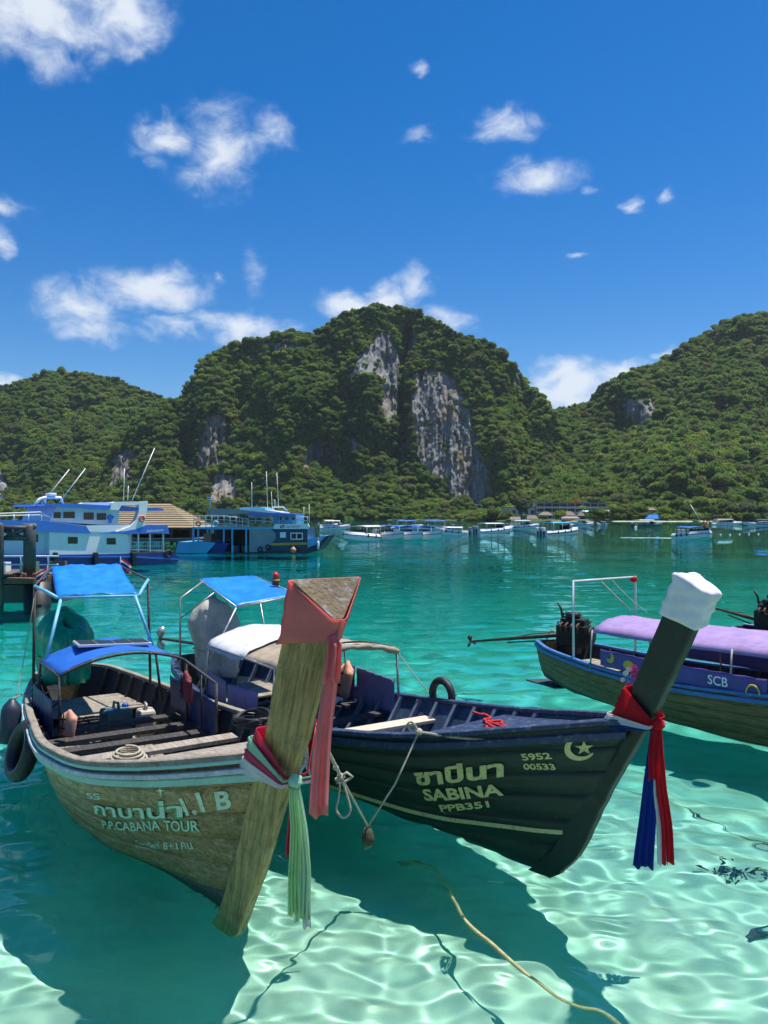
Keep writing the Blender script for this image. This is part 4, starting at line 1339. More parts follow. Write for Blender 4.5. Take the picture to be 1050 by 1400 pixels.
# lettering and the painted star and crescent
B.letters('lettering', 'ซาบีนา', [(571, 1072), (690, 1060), (689, 1034), (566, 1048)], M_LETTER_CREAM, bold=.04)
B.letters('lettering', 'SABINA', [(583, 1093), (690, 1086), (686, 1070), (577, 1077)], M_LETTER_CREAM, bold=.035)
B.letters('lettering', 'PPB351', [(604, 1108), (671, 1102), (668, 1093), (601, 1098)], M_LETTER_CREAM, bold=.03)
B.letters('lettering', '5952', [(716, 1039), (755, 1036), (752, 1027), (713, 1029)], M_LETTER_CREAM, bold=.03)
B.letters('lettering', '00533', [(717, 1051), (760, 1051), (758, 1042), (715, 1042)], M_LETTER_CREAM, bold=.03)
cr = []; 
for k in range(25):
    an = math.radians(40 + 290 * k / 24); cr.append((math.cos(an), math.sin(an)))
inner = []
for k in range(25):
    an = math.radians(325 - 280 * k / 24); inner.append((.18 + .78 * math.cos(an), .10 + .76 * math.sin(an)))
quads = [[cr[i], cr[i + 1], inner[23 - i], inner[24 - i]] for i in range(24)]
st5 = []
for k in range(10):
    an = math.pi / 2 + k * math.pi / 5; r_ = .62 if k % 2 == 0 else .25
    st5.append((.30 + r_ * math.cos(an), .05 + r_ * math.sin(an)))
B.outline('painted_crescent', quads + [st5], [(773, 1039), (812, 1037), (810, 1005), (771, 1007)], M_LETTER_CREAM)

# ---- the boat with the purple canopy ------------------------------------------------------------
stern = P(741, 884, z=.72)
yawC = math.radians(-56)
fC = Vector((math.cos(yawC), math.sin(yawC), 0)); footC = stern + fC * 7.35 + Vector((-fC.y, fC.x, 0)) * .36
C = Longtail('longtail_boat', 'brown wooden longtail boat with a purple canopy and purple side banners', footC, yawC, 7.575, .53, BB, BZ, end=.10, pw=([0, .5, .8, 1], [.5, .5, .7, 1.0]), lead=B_LEAD)
C.shell(M_BROWNWOOD, M_INNER, bottom=M_DARKWOOD)
C.rail('rub_rail', M_BLUERAIL, .93, .045, .055, .022); C.rail('gunwale', M_BLUERAIL, 1.0, .07, .04, -.012, up=.012)
C.ribs(M_DARKWOOD, np.arange(.75, 7.1, .42)); C.floor(M_GREYWOOD, 1.0, 6.8, z=.10)
C.prow(M_BROWNWOOD, B_LEAD, (.26, .25, .26), (.045, .045, .045), (.075, .10, .15), cut=.14)
for a, z in ((2.7, .58), (3.4, .52), (4.1, .5), (4.8, .5), (5.5, .5)):
    C.thwart(a, z, .18, M_GREYWOOD, .035)
C.foredeck(M_BROWNWOOD, 1.7, drop=.045, n=8)
for i in range(6): C.thwart(6.0 + i * .17, .48, .16, M_GREYWOOD, .03, name='stern_board')
e0 = Vector((-2.3, -.90, 1.30)); e1 = Vector((-2.3, .90, 1.30)); e2 = Vector((-5.9, .66, 1.24)); e3 = Vector((-5.9, -.74, 1.22))
C.cloth('canopy', [e0, e1, e2, e3], M_PURPLE, nv=24, sag=.03, arch=.16, seed=21, wrinkle=.02, drop=.05)
for t_ in (0, .33, .66, 1):
    C.pipe('canopy_hoop', arc_pts(e0.lerp(e3, t_) + Vector((0, 0, -.05)), e1.lerp(e2, t_) + Vector((0, 0, -.05)), .13), .014, M_STEEL)
    for side, (u, w_) in ((-1, (e0, e3)), (1, (e1, e2))):
        q = u.lerp(w_, t_); C.pipe('post', [(q.x, q.y * 1.06, .62), q], .014, M_STEEL)
C.curtain('side_banner', [(-2.95, -.96), (-4.3, -.95), (-5.65, -.84)], [.99, .97, .97], [.70, .70, .72], M_PURPLE_DK, 7)
C.curtain('side_banner', [(-1.9, -.9), (-2.75, -.96)], [1.02, .99], [.74, .70], M_PURPLE_DK, 8)
C.curtain('side_banner', [(-2.4, .90), (-4.0, .92), (-5.6, .80)], [.99, .97, .97], [.70, .70, .72], M_PURPLE_DK, 9)
# white goal-shaped frame near the stern
fa = C.gun(6.35, -1, 0, .03); fb = C.gun(6.2, 1, 0, .03)
C.pipe('stern_frame', [fa, (fa.x, fa.y, 1.95), (fb.x, fb.y, 1.97), fb], .020, M_WHITEPIPE)
C.pipe('frame_brace', [(-6.3, -.1, 1.95), (-5.9, .2, 1.46)], .008, M_ROPE)
C.pipe('stern_ring', [(-7.35 - .02 + .16 * math.cos(t_), -.05, .78 + .19 * math.sin(t_)) for t_ in np.linspace(.2, math.pi * 1.1, 14)], .014, M_ROPE_OLD)
MB().prism([(-7.95, -.16), (-7.2, -.22), (-7.0, .16), (-7.75, .22)], -.02, .02).build('stern_step', M_DARKWOOD, C.root)

# "SCB" and two yellow motifs on the near banner
def flat_text(parent, body, p0, ux, uz, size, mat, bold=.01, name='lettering'):
    cu = bpy.data.curves.new('lettering', 'FONT'); cu.body = body; cu.offset = bold; cu.resolution_u = 3
    tmp = bpy.data.objects.new('lettering', cu); COL.objects.link(tmp)
    dg = bpy.context.evaluated_depsgraph_get(); dg.update()
    me = bpy.data.meshes.new_from_object(tmp.evaluated_get(dg)); bpy.data.objects.remove(tmp)
    p0 = Vector(p0); ux = Vector(ux).normalized(); uz = Vector(uz).normalized()
    for v in me.vertices:
        x, y, _ = v.co; v.co = p0 + ux * x * size + uz * y * size
    me.materials.clear()
    return link(name, me, mat, parent)


flat_text(C.root, 'SCB', (-3.75, -.985, .80), (1, -.02, 0), (0, 0, 1), .17, M_LETTER_WHITE, .01)
M_YELLOW = paint('yellow_print', (.62, .42, .06), .6, .2, 8)
mb = MB(); pts = [(-5.42 + .075 * math.cos(t_), -.90, .87 + .075 * math.sin(t_)) for t_ in np.linspace(-2.4, 1.2, 12)] + [(-5.45 + .05 * math.cos(t_), -.90, .90 + .055 * math.sin(t_)) for t_ in np.linspace(1.2, -2.4, 12)]
mb.add(pts, [tuple(range(24))]).build('printed_moon', M_YELLOW, C.root)
MB().add([(-5.05 + .10 * math.cos(t_), -.935, .82 + .07 * math.sin(t_)) for t_ in np.linspace(0, 6.0, 16)], [tuple(range(16))]).build('printed_disc', M_YELLOW, C.root)
MB().tube([(-3.12 + .09 * math.cos(t_), -.99, .78 + .11 * math.sin(t_)) for t_ in np.linspace(0, math.pi, 10)], .012, 6).build('printed_arch', M_YELLOW, C.root)
# ------------------------------------------------------------------ sashes, ropes and gear on the boats
def cloth_mat(name, c, trans=.48):
    if name in MATS: return MATS[name]
    t = NT(name)
    v = t.coord()
    n = t.noise(v, 5, 5, .6)
    t.col(t.mix(t.rng(n, .3, .7), tuple(x * .78 for x in c), tuple(min(1, x * 1.08) for x in c)))
    t.rough(.8); t.b.inputs['Specular IOR Level'].default_value = .25
    t.bump(t.noise(t.coord(scale=(1, 1, .3)), 16, 3, .6), .25, .01)
    tr = t.N.new('ShaderNodeBsdfTranslucent'); tr.inputs['Color'].default_value = (*c, 1)
    mx = t.N.new('ShaderNodeMixShader'); mx.inputs[0].default_value = trans
    t.L.new(t.b.outputs[0], mx.inputs[1]); t.L.new(tr.outputs[0], mx.inputs[2]); t.L.new(mx.outputs[0], t.out.inputs['Surface'])
    MATS[name] = t.m
    return t.m


K_PINK = cloth_mat('coral_pink_cloth', (.95, .32, .30)); K_HOT = cloth_mat('rose_cloth', (.74, .08, .16)); K_MINT = cloth_mat('light_green_cloth', (.70, .92, .64)); K_LIME = cloth_mat('lime_green_cloth', (.70, .96, .52))
K_WHITE = cloth_mat('white_cloth', (.80, .80, .82)); K_RED = cloth_mat('red_cloth', (.68, .022, .04)); K_BLUE = cloth_mat('deep_blue_cloth', (.012, .055, .34))
K_TURQ = cloth_mat('pale_turquoise_cloth', (.48, .78, .62))


def wrap_band(boat, parent, name, mat, lo, hi, grow=.008, folds=3, seed=0, amp=.006, rows=9):
    """a band round the stem; lo / hi = (height fraction at the leading edge, behind)"""
    R = []
    for i in range(rows):
        v = i / (rows - 1)
        g = grow + amp * math.sin(v * math.pi * 2 * folds + seed) * .5 + amp * .6
        ring = boat.stem_ring(lo[0] + (hi[0] - lo[0]) * v, lo[1] + (hi[1] - lo[1]) * v, 44, g)
        R.append([boat.W(p) - parent.location for p in ring])
    return MB().grid(R, True, .003).build(name, mat, parent)


def tail(parent, name, mat, pts, w0, w1, face, folds=3, amp=.018, seed=0, n=20, m=15):
    """hanging strip from pts[0] to pts[-1] (world); face = direction it looks to"""
    pts = [Vector(p) for p in pts]
    face = Vector(face).normalized(); side = face.cross(Vector((0, 0, 1))).normalized()
    k = np.linspace(0, 1, len(pts)); rg = random.Random(seed); ph = rg.uniform(0, 6)
    rows = []
    for i in range(n + 1):
        t = i / n
        c = Vector([float(np.interp(t, k, [p[j] for p in pts])) for j in range(3)])
        w = w0 + (w1 - w0) * (t ** .7)
        r = []
        for j in range(m + 1):
            u = j / m - .5
            d = amp * (.35 + .65 * t) * (math.sin(u * folds * 2 * math.pi + ph + t * .8) + .35 * math.sin(u * folds * 5.1 + ph * 2 - t * 2))
            q = c + side * (u * w + .006 * math.sin(t * 5 + ph)) + face * d
            if i == n: q.z += .012 * math.sin(u * 9 + ph)
            r.append(q - parent.location)
        rows.append(r)
    return MB().grid(rows, True, .0025).build(name, mat, parent)


def knot(parent, name, mat, c, r, seed=0):
    mb = MB(); rg = random.Random(seed)
    bm = bmesh.new(); bmesh.ops.create_icosphere(bm, subdivisions=3, radius=1)
    c = Vector(c) - parent.location
    vs = []
    for v in bm.verts:
        d = v.co; k = r * (1 + .18 * mnoise.noise(d * 2.2 + Vector((seed, 0, 0))) + .06 * math.sin(d.z * 9 + d.x * 4))
        vs.append(c + Vector((d.x * k, d.y * k, d.z * k * .85)))
    mb.add(vs, [tuple(v.index for v in f.verts) for f in bm.faces], True); bm.free()
    return mb.build(name, mat, parent)


CAMF = Vector((0, -1, 0))


def stem_w(boat, f): return boat.W(boat.stem_ring(f, f, 44, .01)[0])


# coral sash round the top of the olive prow
kn = stem_w(A, .955) + Vector((.0, -.02, 0))
o = thing('sash', 'long coral pink sash knotted round the top of the olive prow', 'sash', kn)
wrap_band(A, o, 'wrap', K_PINK, (.950, .875), (1.0, 1.0), .010, 3, 1)
knot(o, 'knot', K_PINK, kn, .035, 1)
tail(o, 'tail', K_PINK, [kn + Vector((.01, -.02, 0)), P(456, 880, d=kn.y - .05), P(452, 932, d=kn.y - .06)], .05, .10, (.2, -1, 0), 2, .016, 3)
tail(o, 'tail', K_PINK, [kn + Vector((0, -.01, 0)), P(451, 935, d=kn.y - .02), P(443, 1010, d=kn.y - .03), P(437, 1116, d=kn.y - .03)], .06, .105, (.3, -1, 0), 2, .016, 5)

# green, rose and white sash round the olive bow
kn = P(403, 1058, d=4.93)
o = thing('sash', 'green, rose and white sash tied round the bow below the olive prow', 'sash', kn)
zL = A._stem[0]; fz = lambda z: float((z - zL[0]) / (zL[-1] - zL[0]))
wrap_band(A, o, 'wrap', K_WHITE, (fz(1.33), fz(1.33)), (fz(1.35), fz(1.44)), .075, 2, 2)
wrap_band(A, o, 'wrap', K_HOT, (fz(1.345), fz(1.44)), (fz(1.365), fz(1.50)), .070, 2, 4)
wrap_band(A, o, 'wrap', K_TURQ, (fz(1.36), fz(1.49)), (fz(1.38), fz(1.575)), .064, 2, 3)
wrap_band(A, o, 'wrap', K_HOT, (fz(1.375), fz(1.54)), (fz(1.40), fz(1.63)), .040, 3, 6)
knot(o, 'knot', K_TURQ, stem_w(A, fz(1.37)) + Vector((.02, -.075, 0)), .045, 2)
k2 = stem_w(A, fz(1.35)) + Vector((.02, -.09, -.02)); o_d = k2.y
tail(o, 'tail', K_LIME, [k2, P(404, 1130, d=o_d), P(401, 1200, d=o_d), P(404, 1250, d=o_d)], .05, .085, (0, -1, 0), 4, .016, 7)
tail(o, 'tail', K_MINT, [k2 + Vector((.01, .02, 0)), P(411, 1130, d=o_d + .02), P(414, 1190, d=o_d + .02), P(413, 1258, d=o_d + .02)], .05, .10, (.2, -1, 0), 4, .018, 8)
tail(o, 'tail', K_WHITE, [k2 + Vector((.02, .04, 0)), P(416, 1140, d=o_d + .05), P(420, 1210, d=o_d + .05), P(421, 1268, d=o_d + .05)], .03, .05, (0, -1, 0), 2, .010, 9)
tail(o, 'tail', K_HOT, [k2 + Vector((-.02, .05, 0)), P(398, 1120, d=o_d + .06), P(396, 1170, d=o_d + .06)], .03, .04, (0, -1, 0), 2, .010, 10)

# tricolour sash round the dark prow
zB = B._stem[0]; fzb = lambda z: float((z - zB[0]) / (zB[-1] - zB[0]))
kn = stem_w(B, fzb(1.46)) + Vector((.02, -.06, 0))
o = thing('sash', 'red, white and blue sash tied round the dark green prow', 'sash', kn)
wrap_band(B, o, 'wrap', K_BLUE, (fzb(1.42), fzb(1.36)), (fzb(1.44), fzb(1.43)), .060, 2, 2)
wrap_band(B, o, 'wrap', K_WHITE, (fzb(1.43), fzb(1.41)), (fzb(1.455), fzb(1.48)), .064, 2, 3)
wrap_band(B, o, 'wrap', K_RED, (fzb(1.45), fzb(1.46)), (fzb(1.50), fzb(1.68)), .035, 4, 5, .010)
knot(o, 'knot', K_RED, kn, .05, 4)
dk = kn.y - .03
tail(o, 'tail', K_BLUE, [kn + Vector((0, .03, -.01)), P(888, 1070, d=dk + .03), P(884, 1130, d=dk + .03), P(880, 1186, d=dk + .03)], .06, .145, (-.2, -1, 0), 3, .014, 11)
tail(o, 'tail', K_WHITE, [kn + Vector((.01, .01, 0)), P(898, 1080, d=dk + .015), P(905, 1140, d=dk + .015), P(908, 1182, d=dk + .015)], .05, .08, (0, -1, 0), 2, .012, 12)
tail(o, 'tail', K_RED, [kn, P(905, 1080, d=dk), P(911, 1130, d=dk), P(914, 1180, d=dk)], .07, .095, (.2, -1, 0), 3, .014, 13)
tail(o, 'tail', K_RED, [kn + Vector((-.01, -.02, 0)), P(893, 1040, d=dk - .02), P(893, 1066, d=dk - .02)], .07, .085, (0, -1, 0), 2, .014, 14)

# white cloth bound over the tip of the dark prow
top = stem_w(B, .97)
o = thing('prow_cloth', 'white cloth bound tightly over the tip of the dark green prow', 'cloth', top)
R = []
for i in range(10):
    v = i / 9
    ring = B.stem_ring(.905 + .095 * v, .905 + .095 * v, 44, .018 + .006 * abs(math.sin(v * 12)) + .006 * (i % 2))
    cc = sum(ring, Vector()) / len(ring)
    R.append([B.W(p + (p - cc).normalized() * .007 * math.sin(v * 17 + k_ * 2 * math.pi * 4 / 43)) - o.location for k_, p in enumerate(ring)])
ctr = sum((p for p in R[-1]), Vector()) / 44
for k, s_ in ((1.0, .012), (.93, .026), (.6, .040), (.25, .05), (.03, .052)):
    R.append([ctr + (p - ctr) * k + Vector((.12, -.10, 1)).normalized() * s_ + Vector((0, 0, .016 * mnoise.noise(p * 14))) for p in R[9]])
MB().grid(R, True).build('cover', M_WHITECLOTH, o)

# little bunch of plastic flowers
fl = P(862, 922, d=B.W((B.axis_px(868, 930)[0], 0, 1.7)).y + .05)
o = thing('garland', 'small garland of pink, blue and white plastic flowers behind the dark prow', 'garland', fl)
rg = random.Random(8)
for px_, py_, r_, m in ((868, 921, .055, 'pink'), (860, 937, .045, 'pink'), (858, 928, .035, 'blue'), (864, 931, .030, 'blue'), (855, 920, .026, 'white'), (851, 929, .022, 'white'), (859, 915, .025, 'white'), (856, 940, .022, 'white'), (866, 912, .03, 'pink')):
    mat = {'pink': paint('pink_plastic', (.80, .12, .36), .45, .2), 'blue': paint('sky_blue_plastic', (.07, .36, .62), .45, .2), 'white': paint('white_plastic', (.75, .77, .70), .45, .15)}[m]
    c = P(px_, py_, d=fl.y + rg.uniform(-.05, .05)) - fl
    mb = MB()
    for k in range(7):
        a_ = k * 2 * math.pi / 7; d_ = Vector((math.cos(a_), -.35, math.sin(a_))).normalized(); e_ = d_.cross(CAMF).normalized()
        mb.add([c, c + d_ * r_ * .6 + e_ * r_ * .38, c + d_ * r_ + CAMF * r_ * .2, c + d_ * r_ * .6 - e_ * r_ * .38], [(0, 1, 2, 3)])
    mb.lathe([(.001, -r_ * .2), (r_ * .3, 0), (r_ * .2, r_ * .25), (.001, r_ * .3)], c, 8, Matrix.Rotation(math.pi / 2, 3, 'X'), False)
    mb.build('flower', mat, o, fix=False)


# ---- ropes ------------------------------------------------------------------------------------
def sag_line(a, b, sag, n=16):
    a = Vector(a); b = Vector(b)
    return [a.lerp(b, i / n) - Vector((0, 0, sag * 4 * (i / n) * (1 - i / n))) for i in range(n + 1)]


def rope(name, label, pts, r, mat, cat='rope', n=7):
    pts = [Vector(p) for p in pts]
    o = MB().tube(pts, r, n).build(name, mat, None, fix=False)
    o.cycles.is_caustics_receiver = True
    return tag(o, label, cat)


def smooth_pts(pts, n=6):
    """Catmull-Rom through points"""
    pts = [Vector(p) for p in pts]; out = []
    for i in range(len(pts) - 1):
        p0 = pts[max(i - 1, 0)]; p1 = pts[i]; p2 = pts[i + 1]; p3 = pts[min(i + 2, len(pts) - 1)]
        for k in range(n):
            t = k / n
            out.append(.5 * ((2 * p1) + (p2 - p0) * t + (2 * p0 - 5 * p1 + 4 * p2 - p3) * t * t + (3 * p1 - p0 - 3 * p2 + p3) * t ** 3))
    out.append(pts[-1]); return out


wt = P(503, 1136, d=6.6)          # the weight that keeps the line taut
gk = B.W(B.hp(B.pick(578, 1008)[0], 1.0, -1)) + Vector((-.03, -.04, .05))
d0 = A.W((.3, .10, 1.4)).y
ln = thing('mooring_line', 'cream mooring rope hanging in a V between the two near bows', 'rope', wt)
def lp(pts, r, nm='strand'): return MB().tube([Vector(p) - ln.location for p in pts], r, 7).build(nm, M_ROPE, ln, fix=False)
kA = P(466, 1062, d=5.7)
lp(smooth_pts([P(428, 985, d=5.25), P(440, 1010, d=5.3), P(450, 1030, d=5.45), P(459, 1048, d=5.6), kA]), .013)
lp(smooth_pts([kA, P(484, 1095, d=6.1), wt + Vector((0, 0, .04))]), .009)
lp(smooth_pts([kA, P(463, 1090, d=5.7), P(460, 1108, d=5.7), P(470, 1118, d=5.7), P(479, 1108, d=5.72), P(474, 1086, d=5.71), kA]), .009)
lp([kA, P(474, 1056, d=5.68), P(482, 1062, d=5.68), P(473, 1068, d=5.7), P(460, 1071, d=5.66), kA], .010)
lp([wt + Vector((0, 0, .04)), P(540, 1072, d=(wt.y + gk.y) / 2), gk], .009)
for q, r_ in ((kA, .030), (P(459, 1050, d=5.62), .022), (P(461, 1066, d=5.68), .02)):
    k_ = knot(ln, 'knot', M_ROPE, q, r_, 5)
for q in (gk,):
    knot(ln, 'knot', M_ROPE, q, .035, 6)
    lp(smooth_pts([q, q + Vector((-.07, -.02, .02)), q + Vector((-.10, -.02, .07)), q + Vector((-.06, -.02, .09)), q]), .010)
    lp(smooth_pts([q, B.W((B.loc(gk).x + .35, -.60, B.loc(gk).z + .0)), B.W((B.loc(gk).x + .75, -.40, B.loc(gk).z + .03))]), .011)
w = thing('line_weight', 'small mossy stone weight hanging on the mooring rope over the water', 'weight', wt)
MB().lathe([(.012, .03), (.03, .025), (.045, -.01), (.055, -.06), (.050, -.10), (.025, -.125), (.001, -.13)], (0, 0, 0), 14).build('body', paint('mossy_stone', (.09, .085, .05), .9, .5, 14, ((.20, .18, .10), .5), bump=.8), w)
MB().tube([(.02, 0, -.11), (.03, -.01, -.125), (-.01, -.02, -.14), (-.03, 0, -.155)], .005, 5).build('frayed_end', M_ROPE_OLD, w, fix=False)

rp = [(x, y, 0) for x, y in ((590, 1215), (640, 1263), (672, 1290), (703, 1318), (735, 1345), (762, 1368), (790, 1385), (820, 1398), (850, 1425))]
def bed_z(x, y): return float(np.interp(y - .12 * x, [0, 4, 6, 8, 11], [-.4, -.52, -.66, -.85, -1.25]))
def bed_px(px, py, lift=.02):
    """point on the sea bed that shows at a photo pixel, the ray bent at the surface"""
    s = P(px, py, z=0); d = (s - Vector((0, 0, CAMH))).normalized()
    h = Vector((d.x, d.y, 0)); sn = h.length / 1.333; cs = math.sqrt(1 - sn * sn); h.normalize()
    q = s
    for k in range(6):
        z = bed_z(q.x, q.y); q = s + h * (-z * sn / cs); q.z = z
    q.z += lift
    return q
rope('floating_rope', 'yellowish rope drifting at the surface of the clear water before the dark bow', smooth_pts([bed_px(545, 1185, .1), bed_px(590, 1215, .45)] + [P(x, y, z=(.004, .008, .004, .0, -.03, -.08, -.14, -.2)[i]) for i, (x, y, _) in enumerate(rp[1:])]), .014, M_ROPE_OLD)
rope('bed_line', 'thin dark line on the sand beneath the tricolour sash', smooth_pts([bed_px(x, y, .015) for x, y in ((840, 1070), (905, 1098), (960, 1118), (1010, 1142), (1070, 1172))]), .006, M_SHAFT)
o = MB().tube(smooth_pts([bed_px(1022, 1287, .03), bed_px(1036, 1280, .04), bed_px(1055, 1272, .03), bed_px(1080, 1262, .03)]), .018, 7).build('driftwood', M_DARKWOOD, None, fix=False); o.cycles.is_caustics_receiver = True; tag(o, 'short dark stick of driftwood on the pale sand', 'stick')
ew = thing('seaweed', 'dark tuft of seaweed lying on the pale sand beyond the sash', 'seaweed', bed_px(1005, 1190, .01))
rg = random.Random(3)
M_WEED = paint('brown_weed', (.06, .055, .02), .8, .4, 10)
for k in range(60):
    a_ = rg.uniform(0, 6.28); l_ = rg.uniform(.04, .13); c = Vector((rg.gauss(0, .11), rg.gauss(0, .06), 0))
    d_ = Vector((math.cos(a_), math.sin(a_) * .6, 0)); e_ = Vector((-d_.y, d_.x, 0)) * .012
    MB().add([c - e_, c + e_, c + d_ * l_ * .6 + e_ + Vector((0, 0, .03)), c + d_ * l_ + Vector((0, 0, .01)), c + d_ * l_ * .6 - e_ + Vector((0, 0, .03))], [(0, 1, 2, 3, 4)]).build('frond', M_WEED, ew, fix=False).cycles.is_caustics_receiver = True
# weed fringe on the olive stem's foot
for k in range(22):
    t_ = rg.uniform(.0, 1.0)
    q = A.hp(1 - .09 * t_, .06, -1, .01); l_ = rg.uniform(.03, .09)
    c = Vector(q); d_ = Vector((rg.uniform(-.5, .2), -rg.uniform(.1, .6), -.6)).normalized() * l_
    MB().add([c + Vector((-.006, 0, 0)), c + Vector((.006, 0, 0)), c + d_], [(0, 1, 2)]).build('weed_tuft', M_WEED, A.root, fix=False)


# ---- fenders and tyres -------------------------------------------------------------------------
fp = P(17, 955, d=9.3); fe = P(12, 1018, d=9.2)
o = thing('fender', 'dark blue cylinder fender hanging beside the stern of the olive boat', 'fender', (fe.x, fe.y, fe.z))
ax = (fp - fe); ht = ax.length
rot = ax.to_track_quat('Z', 'Y').to_matrix()
MB().lathe([(.02, 0), (.10, .015), (.118, .05), (.118, ht * .72), (.10, ht * .84), (.05, ht * .95), (.03, ht)], (0, 0, 0), 20, rot).build('body', M_FENDER, o)
MB().tube([ax, A.W(A.gun(5.6, -1)) - fe + Vector((0, 0, .03)), A.W((-5.7, -.5, 1.0)) - fe], .008, 6).build('rope', M_ROPE, o, fix=False)


def torus(c, rot, R_, r_, n=30, m=10, flat=1.0):
    mb = MB(); vs = []
    for i in range(n):
        a_ = 2 * math.pi * i / n
        for j in range(m):
            b_ = 2 * math.pi * j / m
            vs.append(Vector(c) + rot @ Vector(((R_ + r_ * math.cos(b_)) * math.cos(a_), (R_ + r_ * math.cos(b_)) * math.sin(a_), r_ * flat * math.sin(b_))))
    mb.add(vs, [(i * m + j, ((i + 1) % n) * m + j, ((i + 1) % n) * m + (j + 1) % m, i * m + (j + 1) % m) for i in range(n) for j in range(m)], True)
    return mb


hang = A.W(A.hp(A.pick(46, 992)[0], .9, -1, .07))
tp = P(31, 1026, d=8.3)
o = thing('tyre_fender', 'worn black tyre hanging over the rail of the olive boat', 'tyre', tp)
nrm = Vector((-.74, -.62, .30)).normalized()
tm = torus((0, 0, 0), nrm.to_track_quat('Z', 'Y').to_matrix(), .255, .075, 36, 10, 1.15).build('tyre', M_RUBBER, o)
MB().tube([Vector((.10, .05, .22)), A.W(A.gun(4.75, -1, .03)) - tp, A.W((-4.8, -.6, .9)) - tp], .009, 6).build('lashing', M_ROPE_OLD, o, fix=False)
hp_ = B.W(B.gun(2.55, 1, .06))
o = torus(hp_ + Vector((.0, .06, .0)), (B.R @ Matrix.Rotation(math.pi / 2, 3, 'X')), .17, .045).build('tyre_fender', M_RUBBER, None)
tag(o, 'black rubber tyre hung on the far rail of the dark green boat', 'tyre')
o = thing('hose_coil', 'coil of black hose lying on the far rail of the olive boat', 'hose', P(345, 985, z=1.02))
for k in range(5):
    R_ = .20 + .012 * (k % 3); 
    MB().tube([Vector((R_ * 1.25 * math.cos(t_), R_ * .75 * math.sin(t_), .012 * k + .02 * math.sin(t_ * 2 + k))) for t_ in np.linspace(0, 6.28 * .97, 40)], .013, 7).build('loop', M_RUBBER, o, fix=False)
o.rotation_euler = (0.15, -.1, A.yaw)
rc = [A.W((-1.95 + .22 * math.cos(t_) * (1 - t_ * .02), -.35 + .16 * math.sin(t_) * (1 - t_ * .02), float(A.zg(A.s_at(1.9))) - .17 + .004 * t_)) for t_ in np.linspace(0, 22, 120)]
rope('coiled_rope', 'cream rope coiled inside the bow of the olive boat', rc, .012, M_ROPE)
dz = float(B.zg(B.s_at(1.05))) - .03
rr2 = random.Random(2)
rope('coiled_rope', 'red rope heaped on the foredeck of the dark green boat', smooth_pts([B.W((-.85 + .16 * math.cos(t_) + rr2.uniform(-.05, .05) - .3 * (t_ > 12), .12 + .10 * math.sin(t_) + rr2.uniform(-.04, .04), dz + .012 + .003 * t_)) for t_ in np.linspace(0, 15, 30)]), .013, M_REDROPE)


# ---- engines -----------------------------------------------------------------------------------
def tarp_cover(name, label, boat, c, w, d, h, mat, seed, lean=0.0, cat='tarpaulin'):
    """cloth thrown over an engine: uneven dome with gathered hem"""
    o = thing(name, label, cat, boat.W(c), boat.yaw)
    rows = []; n = 44
    for i in range(17):
        v = i / 16
        r = []
        for k in range(n):
            a_ = 2 * math.pi * k / n
            rad = (math.sin(min(v * 2.1, 1) * math.pi / 2) ** .62) * (1 - .18 * max(0, v - .55) / .45)
            f = 1 + (.11 * v) * math.sin(a_ * 7 + seed + 2 * mnoise.noise(Vector((seed, v * 2, 0)))) + (.07 * v) * math.sin(a_ * 16 + seed * 2) + .22 * mnoise.noise(Vector((math.cos(a_) * 1.4 + seed, math.sin(a_) * 1.4, v * 2.2))) * (0.3 + v)
            f += .20 * v * (abs(math.sin(a_ * 2.5 + seed)) - .6) + .10 * v * (abs(math.sin(a_ * 6.5 + seed * 3)) - .6)
            z = h * (1 - v ** 1.7) * (1 + .16 * math.cos(a_ + seed)) + .06 * h * mnoise.noise(Vector((math.cos(a_) * 2, math.sin(a_) * 2 + seed, v * 4)))
            r.append((w / 2 * rad * f * math.cos(a_) + lean * z, d / 2 * rad * f * math.sin(a_), z))
        rows.append(r + [r[0]])
    MB().grid(rows, True, .004).build('cover', mat, o)
    MB().tube([(w / 2 * .98 * math.cos(t_) + lean * h * .35, d / 2 * 1.0 * math.sin(t_), h * .38 + .03 * math.sin(3 * t_)) for t_ in np.linspace(0, 6.28, 40)], .010, 6).build('lashing', M_ROPE_OLD, o, fix=False)
    return o


tarp_cover('covered_engine', 'engine wrapped in a shiny green tarpaulin at the stern of the olive boat', A, (-6.35, -.22, .66), .62, .70, .92, M_TARP_GREEN, 3)
tarp_cover('covered_engine', 'engine under a sand coloured cloth at the stern of the dark green boat', B, (-6.55, -.02, .62), .70, .74, 1.02, M_TARP_SAND, 7, lean=-.08)


